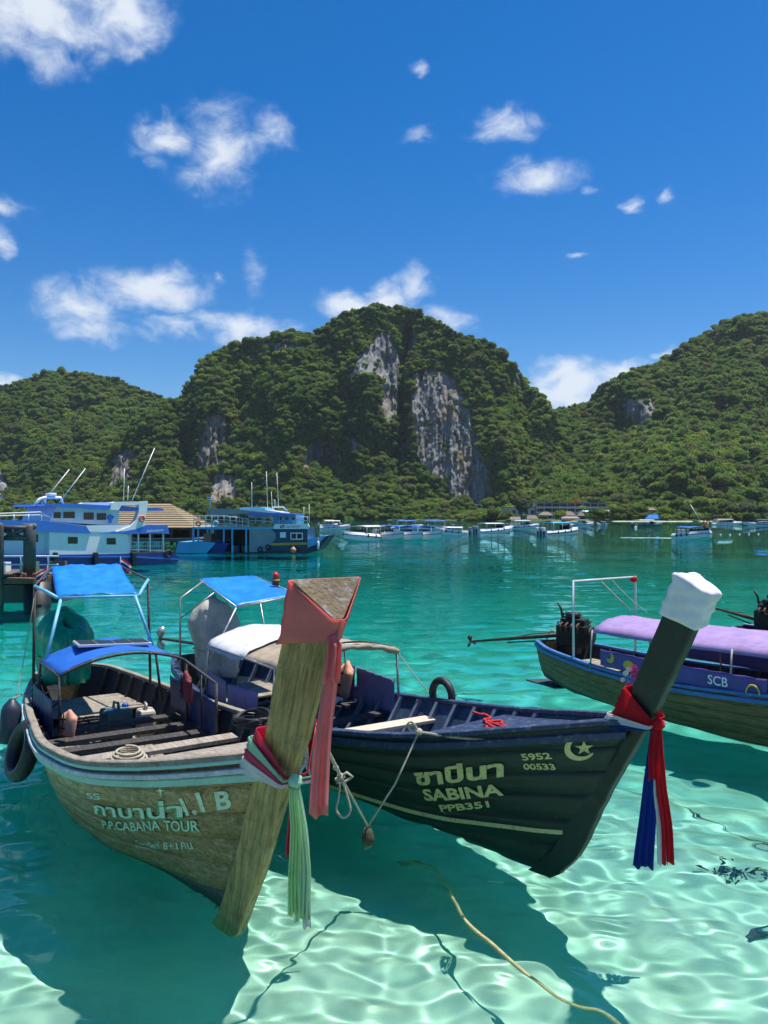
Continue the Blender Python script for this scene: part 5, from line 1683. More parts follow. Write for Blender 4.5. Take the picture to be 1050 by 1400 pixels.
def engine(name, label, at, yaw, shaft_to, seed=0):
    """car engine on a pivot, long propeller shaft and steering arm; at = world point of its base"""
    o = thing(name, label, 'engine', at, yaw)
    rg = random.Random(seed)
    MB().box((0, 0, .18), (.52, .34, .36)).build('engine_block', M_ENGINE, o, bevel=.02)
    MB().box((.02, 0, .41), (.44, .24, .12)).build('cylinder_head', M_ENGINE, o, bevel=.015)
    for k in range(4): MB().tube([(-.15 + k * .1, -.14, .40), (-.15 + k * .1, -.24, .38), (-.12 + k * .1, -.27, .26)], .022, 8).build('exhaust_runner', M_SHAFT, o, fix=False)
    R90 = Matrix.Rotation(math.pi / 2, 3, 'Y')
    MB().lathe([(.02, 0), (.15, .0), (.16, .03), (.15, .06), (.02, .06)], (.29, 0, .2), 18, R90).build('flywheel', M_ENGINE, o)
    MB().lathe([(.12, 0), (.13, .02), (.13, .08), (.11, .10), (.02, .10)], (-.02, .02, .47), 16).build('air_filter', M_ENGINE, o)
    MB().lathe([(.05, 0), (.06, .01), (.06, .14), (.05, .15)], (.12, .16, .30), 12).build('alternator', M_ENGINE, o)
    for k in range(9):
        p = Vector((rg.uniform(-.25, .25), rg.uniform(-.2, .2), rg.uniform(.2, .5)))
        MB().tube(smooth_pts([p, p + Vector((rg.uniform(-.2, .2), rg.uniform(-.15, .15), rg.uniform(.02, .18))), p + Vector((rg.uniform(-.3, .3), rg.uniform(-.2, .2), rg.uniform(-.15, .1)))]), .013, 6).build('hose', M_RUBBER, o, fix=False)
    MB().tube([(-.2, .02, .42), (-.24, .03, .62), (-.30, .02, .72)], .022, 8).build('exhaust_pipe', M_SHAFT, o, fix=False)
    MB().tube([(.25, 0, .25), (.7, -.05, .36), (1.15, -.06, .42)], .018, 8).build('steering_arm', M_SHAFT, o, fix=False)
    MB().box((0, 0, -.06), (.22, .22, .14)).build('pivot', M_SHAFT, o, bevel=.01)
    loc = Matrix.Rotation(-yaw, 3, 'Z') @ (Vector(shaft_to) - Vector(at))
    s0 = Vector((-.26, 0, .16)); d_ = (loc - s0)
    MB().tube([s0, s0 + d_ * .5, s0 + d_ * .97], [.038, .032, .022], 10).build('drive_shaft', M_SHAFT, o, fix=False)
    MB().tube([s0 + Vector((-.1, 0, -.10)), s0 + d_ * .55 + Vector((0, 0, -.07))], .014, 8).build('shaft_stay', M_SHAFT, o, fix=False)
    MB().tube([s0 + Vector((-.12, .05, .03)), s0 + d_ * .3 + Vector((0, .03, .05)), s0 + d_ * .62], .010, 6).build('cooling_pipe', M_SHAFT, o, fix=False)
    pe = s0 + d_; ux = d_.normalized(); uy = ux.orthogonal().normalized(); uz = ux.cross(uy)
    for k in range(3):
        a_ = 2.1 * k; r_ = uy * math.cos(a_) + uz * math.sin(a_); s_ = ux.cross(r_)
        MB().grid([[pe + r_ * .02 + s_ * .02 - ux * .01, pe + r_ * .09 + s_ * .05 - ux * .02, pe + r_ * .14 + s_ * .01], [pe + r_ * .02 - s_ * .02 + ux * .01, pe + r_ * .09 - s_ * .045 + ux * .025, pe + r_ * .14 - s_ * .005]], True, .004).build('propeller_blade', M_SHAFT, o)
    MB().tube([pe - ux * .05, pe + ux * .05], [.028, .015], 10).build('hub', M_SHAFT, o, fix=False)
    return o


eC = C.W((-6.95, .0, .76))
engine('longtail_engine', 'oily black car engine with a long shaft on the purple canopied boat', eC, C.yaw + .35, P(644, 877, d=15.6), 1)
# propeller shaft of the covered engine, raised over the water
o = thing('propeller_shaft', 'raised propeller shaft with a pale blade behind the dark green boat', 'shaft', B.W((-6.9, -.1, .95)))
sB = P(268, 880, d=12.4) - o.location; eB = P(219, 873, d=13.2) - o.location
MB().tube([Vector((0, 0, 0)), sB, eB], [.03, .028, .022], 9).build('tube', M_SHAFT, o, fix=False)
for k in range(2):
    r_ = Vector((.05, .1, 1 - 2 * k)).normalized(); s_ = Vector((1, 0, 0))
    MB().grid([[eB + s_ * .03, eB + r_ * .10 + s_ * .08, eB + r_ * .2 + s_ * .05], [eB - s_ * .03, eB + r_ * .10 - s_ * .07, eB + r_ * .2 - s_ * .03]], True, .006).build('blade', paint('pale_metal', (.40, .40, .41), .4, .2, metal=.5), o)
# boat whose stern only just shows beside the purple canopied one
yD = math.radians(-52)
eD = P(1046, 842, d=15.2)
fD = Vector((math.cos(yD), math.sin(yD), 0))
D = Longtail('longtail_boat', 'longtail boat moored beyond the purple canopied one, only its stern showing', Vector((eD.x, eD.y, 0)) + fD * 7.0, yD, 7.575, .53, BB, BZ, end=.10, pw=([0, .5, .8, 1], [.5, .5, .7, 1.0]), lead=B_LEAD)
D.shell(M_BROWNWOOD, M_INNER, bottom=M_DARKWOOD)
D.rail('gunwale', M_BLUERAIL, 1.0, .07, .04, -.012, up=.012)
D.ribs(M_DARKWOOD, np.arange(.75, 7.1, .7)); D.foredeck(M_BROWNWOOD, 1.7, drop=.045, n=8)
D.prow(M_BROWNWOOD, B_LEAD, (.24, .24, .25), (.04, .045, .045), (.07, .095, .125), cut=.13)
for a in (3, 4, 5, 6): D.thwart(a, .55, .18, M_GREYWOOD, .035)
engine('longtail_engine', 'black engine with a raised shaft on the boat beyond the purple canopy', D.W((-6.9, 0, .80)), yD + .2, P(968, 829, d=16.6), 2)

# ---- loose things in the boats -----------------------------------------------------------------
sp = A.W((-4.55, .05, 1.42))
o = thing('solar_panel', 'solar panel with a pale frame lying on the blue canopy', 'solar panel', sp, A.yaw)
Rp = Matrix.Rotation(-.05, 3, 'X')
MB().box((0, 0, .02), (.40, .86, .03), Rp).build('frame', paint('anodised_frame', (.62, .64, .66), .4, .1, metal=.4), o, bevel=.004)
for i in range(2):
    for j in range(4):
        MB().box(Rp @ Vector((-.09 + i * .18, -.31 + j * .207, .037)), (.168, .196, .006), Rp).build('cell', paint('dark_solar_cell', (.012, .016, .03), .2, .2), o)
bc = P(377, 789, d=11.9)
o = thing('beacon', 'red beacon lamp on a yellow ring over the blue stern awning', 'beacon', bc + Vector((0, 0, -.06)))
MB().lathe([(.055, -.06), (.055, .0), (.06, .005)], (0, 0, 0), 14).build('base', paint('dark_red_plastic', (.22, .02, .02), .5), o)
MB().lathe([(.06, .006), (.06, .022), (.05, .024)], (0, 0, 0), 14).build('ring', M_YELLOW, o)
MB().lathe([(.052, .025), (.052, .09), (.04, .12), (.015, .135), (.001, .137)], (0, 0, 0), 14).build('dome', M_RED, o)
MB().tube([(0, 0, -.06), (.10, .0, -.11)], .012, 6).build('bracket', M_STEEL, o, fix=False)


def vest(name, label, at, yaw, mat, tilt=0.0, size=1.0, kind='panel'):
    o = thing(name, label, 'life vest', at, yaw)
    R_ = Matrix.Rotation(tilt, 3, 'X')
    for sx in (-1, 1):
        rows = []
        for i in range(9):
            v = i / 8; r = []
            for j in range(9):
                u = j / 8
                bul = .045 * (math.sin(math.pi * u) * math.sin(math.pi * min(max(v, .02), .98))) ** .5
                r.append(R_ @ Vector(((sx * (.012 + u * .17)) * size, -bul * size, (v * .46 - (.10 * u if v > .8 else 0)) * size)))
            rows.append(r)
        MB().grid(rows, True, .035).build('panel', mat, o)
    for z in (.12, .28):
        MB().box(R_ @ Vector((0, -.052 * size, z * size)), (.33 * size, .008, .028 * size), R_).build('strap', M_BLACKSTRAP, o)
    MB().box(R_ @ Vector((.09 * size, -.054 * size, .2 * size)), (.022 * size, .006, .36 * size), R_).build('strap', M_BLACKSTRAP, o)
    MB().box(R_ @ Vector((-.10 * size, -.054 * size, .2 * size)), (.022 * size, .006, .36 * size), R_).build('strap', M_BLACKSTRAP, o)
    return o


vest('life_vest', 'faded orange life vest with black straps hung against the purple curtain', B.W((-4.25, .68, .62)), B.yaw + math.pi - .1 + math.pi, M_PEACH, -.25, 1.0)
vest('life_vest', 'bright orange life vest on the near side of the olive boat', A.W((-3.62, -.62, .62)), A.yaw + .6, M_PEACH, -.2, .6)
vest('life_vest', 'maroon and black life vest hung on the far rail of the olive boat', A.W((-3.55, .68, .86)), A.yaw + .15, paint('maroon_vest', (.16, .02, .035), .7, .3), 0, .75)
o = thing('jerrycan', 'bluish green plastic jerrycan standing between the thwarts of the olive boat', 'jerrycan', A.W((-4.85, .16, .13)), A.yaw + .2)
mj = paint('dull_teal_plastic', (.10, .18, .18), .4, .25, 5, ((.25, .25, .2), .3))
MB().box((0, 0, .22), (.30, .34, .42)).build('body', mj, o, bevel=.04)
MB().tube([(-.08, 0, .43), (-.06, 0, .50), (.06, 0, .50), (.08, 0, .43)], .018, 8).build('handle', mj, o, fix=False)
MB().lathe([(.04, .42), (.04, .46), (.03, .47)], (.0, .12, 0), 12).build('cap', paint('blue_cap', (.02, .12, .5), .4), o)
o = thing('jerrycan', 'cream plastic jerrycan beside the bluish green one', 'jerrycan', A.W((-4.72, .50, .13)), A.yaw - .1)
mj2 = paint('cream_plastic', (.52, .48, .40), .5, .2, 5, ((.3, .25, .2), .4))
MB().box((0, 0, .2), (.26, .22, .40)).build('body', mj2, o, bevel=.04)
MB().tube([(-.07, 0, .41), (-.05, 0, .47), (.05, 0, .47), (.07, 0, .41)], .016, 8).build('handle', mj2, o, fix=False)
for px_, py_, d_, lb in ((63, 783, 11.0, 'small striped flag on the near corner of the high blue awning'), (163, 770, 11.6, 'small striped flag on the far corner of the high blue awning')):
    at = P(px_, py_ + 10, d=d_)
    o = thing('flag', lb, 'flag', at); o.scale = (.62, .62, .62)
    MB().tube([(0, 0, -.05), (.03, .02, .34)], .008, 6).build('pole', M_PVC, o, fix=False)
    sgn = -1 if px_ > 100 else 1
    for k, m in enumerate((K_RED, K_WHITE, K_BLUE, K_WHITE, K_RED)):
        z0 = .30 - k * .045 - (.03 if k > 2 else 0); hgt = .045 if k != 2 else .075
        rows = [[(.03 + sgn * (-.0 - u * .26), .02 + .02 * math.sin(u * 6), zz - u * .16) for u in np.linspace(0, 1, 7)] for zz in (z0, z0 - hgt)]
        MB().grid(rows, True, .002).build('stripe', m, o)
rope('stay_line', 'thin rope from the high awning post down to the rail of the olive boat', sag_line(A.W(tl + Vector((0, 0, -.1))), P(22, 955, d=9.6), .05), .006, M_ROPE)
rope('stay_line', 'thin rope from the rolled canvas corner down to the far rail', sag_line(B.W(c1), B.W(B.gun(2.75, 1, .05)), .02), .006, M_ROPE)
rope('hanging_line', 'thin rope slung from the white frame to the purple canopy', sag_line(C.W((-6.2, .1, 1.94)), C.W((-5.7, .35, 1.44)), .03), .006, M_ROPE)
o = thing('lashed_bundle', 'small red rag tied to the corner of the white frame', 'rag', C.W((fb.x, fb.y - .04, 1.93)))
knot(o, 'rag', K_RED, C.W((fb.x, fb.y - .04, 1.93)), .06, 9)
# ------------------------------------------------------------------ ferry, dive boat, pier (left middle distance)
S_WHITE = paint('white_gelcoat', (.88, .88, .88), .35, .04, 1.2, ((.55, .55, .52), .25)); S_PALE = paint('pale_blue_and_shaded_white', (.58, .68, .80), .4, .08, 1.0)
S_BLUE = paint('bright_blue_stripe', (.05, .20, .66), .35, .12, 1.0); S_NAVY = paint('navy_hull', (.012, .035, .21), .35, .2, 1.0, ((.05, .09, .25), .4)); S_DEEP = paint('dark_navy_hull', (.010, .022, .065), .4, .25, 1.0, ((.05, .06, .09), .4))
S_LIGHT = paint('sky_blue_paint', (.10, .42, .72), .4, .15, 1.0); S_RAIL = paint('pale_blue_rail', (.42, .62, .72), .4, .1, 2.0); S_GLASS = paint('dark_boat_glass', (.012, .016, .022), .08, .2, 2.0)
S_GREY = paint('grey_awning', (.30, .33, .36), .7, .2, .8); S_DECK = paint('deck_shade_and_float_brown', (.10, .09, .08), .8, .3, 1.0); S_YEL = paint('yellow_stripe', (.62, .36, .03), .5, .1, 1.0); S_ORANGE = paint('orange_ring', (.75, .16, .07), .5, .1, 3.0)
S_TIMBER = wood('dock_timber', (.05, .04, .032), (.22, .18, .14), rough=.85); S_CONC = paint('harbour_concrete', (.13, .13, .14), .85, .35, .9, ((.05, .05, .05), .6), bump=.5, bscale=8); S_RUST = paint('rusty_plate', (.17, .085, .05), .85, .4, 2.5, ((.36, .22, .14), .5), bump=.5)
S_ROOFTILE = paint('tan_roof_tile', (.34, .26, .15), .8, .2, 3.0)


class SidePlane:
    """an upright plane seen nearly square-on: photo pixels become metres along it (u) and up (z)"""
    def __init__(self, px0, d0, yaw):
        self.o = P(px0, 706, d=d0); self.o.z = 0; self.yaw = yaw
        self.u = Vector((math.cos(yaw), math.sin(yaw), 0)); self.n = Vector((-math.sin(yaw), math.cos(yaw), 0))

    def at(self, px, py):
        v = P(px, py, d=1.0) - Vector((0, 0, CAMH)); c = Vector((0, 0, CAMH))
        t = (self.o - c).dot(self.n) / v.dot(self.n)
        q = c + v * t
        return ((q - self.o).dot(self.u), q.z)

    def slab(self, parent, name, poly, w0, w1, mat, bevel=0.0):
        pts = [self.at(*p) for p in poly]; n = len(pts)
        vs = [(u, w0, z) for u, z in pts] + [(u, w1, z) for u, z in pts]
        fs = [tuple(range(n)), tuple(range(n, 2 * n))[::-1]] + [(i, (i + 1) % n, (i + 1) % n + n, i + n) for i in range(n)]
        return MB().add(vs, fs).build(name, mat, parent, bevel=bevel)

    def rect(self, parent, name, x0, y0, x1, y1, w0, w1, mat, bevel=0.0): return self.slab(parent, name, [(x0, y1), (x1, y1), (x1, y0), (x0, y0)], w0, w1, mat, bevel)

    def rod(self, parent, name, pts, w, r, mat):
        return MB().tube([(*self.at(*p)[:1], w, self.at(*p)[1]) for p in pts], r, 6).build(name, mat, parent, fix=False)

    def window(self, parent, x0, y0, x1, y1, w, frame=S_WHITE, fr=.6):
        a = self.rect(parent, 'window', x0, y0, x1, y1, w - .03, w + .02, frame)
        self.rect(a, 'pane', x0 + fr, y0 + fr, x1 - fr, y1 - fr, w - .045, w - .025, S_GLASS)


def build_ferry():
    S = SidePlane(150, 46, .8)
    o = thing('ferry', 'white ferry with navy hull, blue stripe and dark windows at the pier', 'ferry', S.o, S.yaw)
    Wd = 4.6
    S.slab(o, 'hull', [(-70, 781), (215, 779), (240, 772), (247, 762), (232, 755), (180, 757), (40, 759), (-70, 757)], 0, Wd, S_NAVY)
    S.slab(o, 'hull_stripe', [(-70, 762), (178, 762), (245, 765.5), (246, 764), (178, 760), (-70, 760)], -.05, .02, S_BLUE)
    S.slab(o, 'main_cabin', [(68, 759), (178, 757), (176, 731), (150, 727), (68, 727)], .05, Wd - .05, S_WHITE)
    S.slab(o, 'fore_cabin', [(-20, 759), (68, 759), (68, 727), (-20, 724)], .35, Wd - .3, S_PALE)
    S.slab(o, 'blue_band', [(-70, 722), (-20, 724), (55, 727), (124, 729.5), (117, 719), (60, 712), (0, 711), (-70, 713)], -.06, Wd + .06, S_BLUE)
    S.slab(o, 'upper_side', [(66, 727), (150, 727), (196, 724), (196, 717), (117, 718.5), (60, 711.8)], .02, Wd - .02, S_WHITE)
    S.slab(o, 'upper_cabin', [(70, 713), (164, 719), (166, 695), (80, 691)], .25, Wd - .25, S_PALE)  # white cabin; its bluish colour paints in the shade under the roof
    S.slab(o, 'roof', [(60, 692), (168, 697.5), (224, 698.5), (223, 695.5), (150, 691), (100, 688.5), (62, 689)], .0, Wd, S_BLUE)
    for w0_, w1_ in ((-.05, .35), (Wd - .35, Wd + .05)):
        S.slab(o, 'radar_arch', [(158, 727), (166, 724), (177, 720), (185, 712), (189, 701), (190, 686), (202, 685), (200, 700), (196, 724)], w0_, w1_, S_WHITE)
        S.slab(o, 'radar_arch', [(150, 697), (153, 687.5), (157, 686), (190, 685.6), (190, 690), (166, 690.5), (162, 697.5)], w0_ + .01, w1_ - .01, S_WHITE)
    S.slab(o, 'stern_canopy', [(139, 728.5), (176, 730), (205, 729.5), (231, 730), (228, 717.5), (200, 718), (186, 723), (165, 727)], -.08, Wd + .05, S_BLUE)
    S.slab(o, 'stern_deck', [(178, 757), (238, 755), (238, 753.5), (178, 755)], .0, Wd, S_TIMBER)
    S.rect(o, 'stern_bulkhead', 180, 731, 226, 756, Wd - .3, Wd - .2, S_PALE)
    for x in (178, 190, 206, 224): S.rect(o, 'post', x - .7, 730, x + .7, 756, .05, .14, S_WHITE); S.rect(o, 'post', x - .7, 730, x + .7, 756, Wd - .14, Wd - .05, S_WHITE)
    for y in (741, 746.5, 752): S.rect(o, 'deck_rail', 178, y - .45, 225, y + .45, .06, .1, S_RAIL)
    for x in np.arange(181, 224, 3.1): S.rect(o, 'baluster', x - .25, 741, x + .25, 755, .07, .1, S_RAIL)
    for a in ((92.5, 733.5, 107, 744), (145.5, 735, 159, 745), (46, 730, 56, 742), (-8, 730, 4, 742)): S.window(o, *a, .05 if a[0] > 60 else .35)
    for a in ((75, 699.5, 86, 709), (88, 699, 105, 709), (116, 700, 131, 711), (134, 701, 148, 711.5)): S.window(o, *a, .25, S_PALE)
    for x in (74, 129, 181): S.rect(o, 'rubber_fender', x - 3, 755, x + 3, 773, -.28, -.04, M_RUBBER, bevel=.05)
    for i, x in enumerate((0, 20, 40, 58)): S.rod(o, 'foredeck_rail', [(x, 712), (x, 703)], .1, .03, S_WHITE)
    S.rod(o, 'foredeck_rail', [(-40, 707), (0, 705), (60, 704), (70, 707)], .1, .025, S_WHITE); S.rod(o, 'foredeck_rail', [(-40, 703), (0, 702), (56, 700), (66, 706)], .1, .025, S_WHITE)
    S.rod(o, 'radar_mast', [(58, 691), (66, 682), (72, 680), (95, 680), (98, 688)], 1.2, .09, S_WHITE); S.rod(o, 'radar_mast', [(74, 681), (74, 690)], 1.2, .06, S_WHITE)
    S.rect(o, 'radar', 76, 673.5, 88, 678, 1.0, 1.5, S_WHITE, bevel=.05)
    for pts in ([(62, 690), (101, 641)], [(87, 687), (123, 640)], [(187, 684), (218, 612)], [(175.5, 685), (176.5, 640)], [(181, 684), (182, 664)]): S.rod(o, 'antenna', pts, .6, .022, S_WHITE)
    u, z = S.at(193, 709)
    ring = torus((u, -.10, z), Matrix.Rotation(math.pi / 2, 3, 'X'), .16, .055, 20, 8).build('life_ring', S_ORANGE, o)
    u, z = S.at(202, 727.5)
    flat_text(o, 'Adventure', (u - .15, -.10, z - .02), (1, 0, .06), (.12, 0, 1), .27, M_LETTER_WHITE, .004)
    u, z = S.at(153, 709); R_ = .0466 * 5
    MB().add([(u + .2 * math.cos(t_) * (1 + .5 * math.sin(3 * t_)), .235, z + .26 * math.sin(t_)) for t_ in np.linspace(0, 6, 18)], [tuple(range(18))]).build('emblem', S_BLUE, o, fix=False)
    # things hung on it
    t = torus(S.o + S.u * S.at(229, 757)[0] - S.n * .12 + Vector((0, 0, S.at(229, 757)[1])), Matrix.Rotation(S.yaw, 3, 'Z') @ Matrix.Rotation(math.pi / 2, 3, 'X'), .2, .08, 20, 8).build('tyre_fender', M_RUBBER)
    tag(t, 'small black tyre hanging at the stern of the white ferry', 'tyre')


def build_dive_boat():
    S = SidePlane(345, 62, -.05)
    o = thing('dive_boat', 'blue two deck dive boat with yellow stripe and pale blue railings', 'boat', S.o, S.yaw)
    Wd = 4.4
    z2 = lambda x, y: (230 + x / 4.565, 650 + y / 4.565)
    S.slab(o, 'hull', [z2(*p) for p in ((60, 540), (45, 485), (350, 488), (550, 478), (870, 455), (955, 410), (1000, 372), (1004, 380), (935, 470), (800, 505), (400, 530))], 0, Wd, S_DEEP)
    S.slab(o, 'bow_bulwark', [z2(*p) for p in ((870, 452), (935, 425), (990, 376), (960, 378), (870, 400))], -.04, Wd + .04, S_LIGHT)
    S.slab(o, 'stern_box', [z2(*p) for p in ((46, 484), (240, 486), (300, 420), (240, 415), (62, 415))], -.05, Wd + .05, S_LIGHT)
    S.slab(o, 'stern_box', [z2(*p) for p in ((256, 488), (345, 490), (375, 425), (300, 418))], -.09, .6, S_NAVY)
    S.slab(o, 'cabin', [z2(*p) for p in ((585, 480), (868, 455), (868, 330), (590, 330))], .1, Wd - .1, paint('petrol_blue_cabin', (.012, .055, .13), .4, .15, 1.0))
    S.slab(o, 'yellow_stripe', [z2(*p) for p in ((575, 440), (868, 432), (868, 418), (575, 424))], .05, .14, S_YEL)
    S.slab(o, 'cabin_panel', [z2(*p) for p in ((505, 480), (600, 478), (650, 420), (672, 390), (668, 360), (640, 336), (505, 336))], .04, .16, S_GREY)
    w = S.rect(o, 'window', *z2(762, 357), *z2(839, 401), .05, .15, S_WHITE)
    S.rect(w, 'pane', *z2(769, 364), *z2(797, 394), .03, .1, S_GLASS); S.rect(w, 'pane', *z2(804, 364), *z2(833, 394), .03, .1, S_GLASS)
    S.rect(o, 'notice_board', *z2(697, 354), *z2(733, 389), .05, .12, S_WHITE)
    S.slab(o, 'name_board', [z2(*p) for p in ((650, 334), (870, 334), (880, 318), (872, 303), (665, 303))], -.03, .3, S_WHITE)
    u, z = S.at(*z2(712, 319)); 
    MB().box((u, -.045, z), (.34, .012, .26)).build('dive_flag', S_ORANGE if False else M_RED, o)
    MB().add([(u - .17, -.053, z + .13), (u - .10, -.053, z + .13), (u + .17, -.053, z - .13), (u + .10, -.053, z - .13)], [(0, 1, 2, 3)]).build('dive_flag_stripe', S_WHITE, o, fix=False)
    u, z = S.at(*z2(735, 326)); flat_text(o, 'SeaTaRaNi', (u, -.04, z), (1, 0, 0), (0, 0, 1), .26, paint('teal_letters', (.02, .10, .16), .5), .0)
    S.slab(o, 'upper_deck', [z2(*p) for p in ((150, 335), (500, 338), (660, 335), (660, 322), (500, 325), (150, 322))], -.05, Wd + .05, S_LIGHT)
    S.rect(o, 'deck_shade_sheet', *z2(200, 338), *z2(590, 485), Wd - .35, Wd - .25, S_DECK)  # dark sheet standing in for the shade inside the open lower deck
    S.rect(o, 'dive_locker', *z2(190, 365), *z2(240, 418), 1.4, 2.4, paint('cardboard_locker', (.42, .28, .14), .7))
    for x in (155, 185, 345, 398, 485, 570): S.rect(o, 'deck_post', *z2(x - 5, 335), *z2(x + 5, 486), .05, .16, S_LIGHT if x < 500 else S_RAIL); S.rect(o, 'deck_post', *z2(x - 5, 335), *z2(x + 5, 486), Wd - .2, Wd - .1, S_LIGHT)
    rg = random.Random(4)
    for k in range(16):
        x = 250 + k * 17; S.rect(o, 'air_tank', *z2(x, 440 + rg.uniform(-8, 5)), *z2(x + 11, 484), .7 + rg.uniform(0, .8), 1.0 + rg.uniform(.6, .9), (S_RAIL, S_GREY, S_NAVY, S_YEL)[k % 4], bevel=.03)
    for (x0, x1) in ((160, 500),):
        for y in (252, 275, 298): S.rod(o, 'upper_rail', [z2(x0, y), z2(360, y + 2), z2(x1, y + 18)], .0, .03, S_RAIL)
        for x in np.linspace(x0, x1, 10): S.rod(o, 'rail_post', [z2(x, 252 + max(0, (x - 360) * .11)), z2(x, 330)], .0, .035, S_RAIL)
    for y in (258, 280): S.rod(o, 'upper_rail', [z2(500, y), z2(660, y + 8)], .05, .03, S_RAIL); S.rod(o, 'upper_rail', [z2(790, y - 4), z2(872, y + 2)], .05, .03, S_RAIL)
    for x in (545, 590, 800, 835, 870): S.rod(o, 'rail_post', [z2(x, 256), z2(x, 303)], .05, .035, S_RAIL)
    S.slab(o, 'wheelhouse', [z2(*p) for p in ((640, 304), (800, 304), (800, 250), (650, 250))], .5, Wd - .5, S_LIGHT)
    for x in (690, 735, 775): S.window(o, *z2(x - 12, 258), *z2(x + 12, 280), .5, S_LIGHT, .4)
    S.slab(o, 'roof', [z2(*p) for p in ((500, 256), (795, 250), (796, 240), (700, 234), (500, 240))], -.1, Wd + .1, S_BLUE)
    S.slab(o, 'awning', [z2(*p) for p in ((255, 245), (445, 240), (700, 240), (695, 228), (450, 210), (280, 206), (262, 212))], .1, Wd - .1, S_GREY)
    S.slab(o, 'awning', [z2(*p) for p in ((445, 216), (700, 240), (700, 228), (590, 214), (448, 206))], .0, Wd, S_WHITE)
    S.slab(o, 'awning', [z2(*p) for p in ((440, 208), (600, 214), (605, 205), (560, 196), (440, 200))], .2, Wd - .2, S_LIGHT)
    for x in (265, 440, 600, 690): S.rod(o, 'awning_post', [z2(x, 240), z2(x, 325)], .2, .035, S_RAIL)
    S.rod(o, 'radar_mast', [z2(620, 215), z2(635, 197), z2(700, 197), z2(728, 222)], 1.2, .06, S_RAIL)
    for pts in ([(605, 215), (597, -30)], [(675, 200), (663, -20)], [(634, 200), (628, 100)], [(505, 200), (504, 40)], [(870, 300), (868, 180)], [(833, 300), (835, 195)], [(652, 200), (650, 150)]):
        S.rod(o, 'antenna', [z2(*p) for p in pts], 1.0, .022, S_WHITE)
    S.rod(o, 'flag_staff', [z2(232, 250), z2(262, 120)], .6, .05, S_LIGHT)
    for x, y, m in ((190, 300, S_ORANGE), (298, 300, S_RAIL), (576, 462, M_RUBBER), (624, 448, M_RUBBER)):
        u, z = S.at(*z2(x, y)); torus((u, -.10, z), Matrix.Rotation(math.pi / 2, 3, 'X'), .18 if m is not M_RUBBER else .17, .06, 18, 8).build('life_ring' if m is not M_RUBBER else 'tyre', m, o)
    for k, x in enumerate((335, 410, 440, 470)): S.rect(o, 'life_vest_row', *z2(x - 12, 288), *z2(x + 12, 306), .25, .5, M_RED, bevel=.03)
    u, z = S.at(*z2(246, 143))
    for k, m in enumerate((M_RED, S_WHITE, S_NAVY, S_WHITE, M_RED)):
        MB().box((u - .02, .6, z + .18 - k * .09), (.42, .012, .088)).build('flag_stripe', m, o)
    q = S.o + S.u * S.at(*z2(785, 465))[0] - S.n * .3 + Vector((0, 0, S.at(*z2(785, 465))[1]))
    b = thing('buoy_fender', 'round orange buoy fender hanging on the side of the dive boat', 'buoy', q)
    MB().lathe([(.001, -.24), (.15, -.19), (.23, -.06), (.23, .06), (.15, .18), (.06, .24), (.05, .28)], (0, 0, 0), 16).build('ball', paint('faded_orange_buoy', (.72, .28, .15), .5, .2), b)
    MB().tube([(0, 0, .26), (0, .12, .7)], .015, 6).build('line', M_ROPE, b, fix=False)
    q = S.o + S.u * S.at(*z2(938, 435))[0] - S.n * .16 + Vector((0, 0, S.at(*z2(938, 435))[1]))
    b = thing('fender', 'white sausage fender hanging at the bow of the dive boat', 'fender', q)
    MB().lathe([(.02, -.34), (.09, -.28), (.10, .0), (.09, .26), (.03, .34)], (0, 0, 0), 12).build('body', S_WHITE, b)
    MB().tube([(0, 0, .33), (0, .1, .6)], .012, 6).build('line', M_ROPE, b, fix=False)


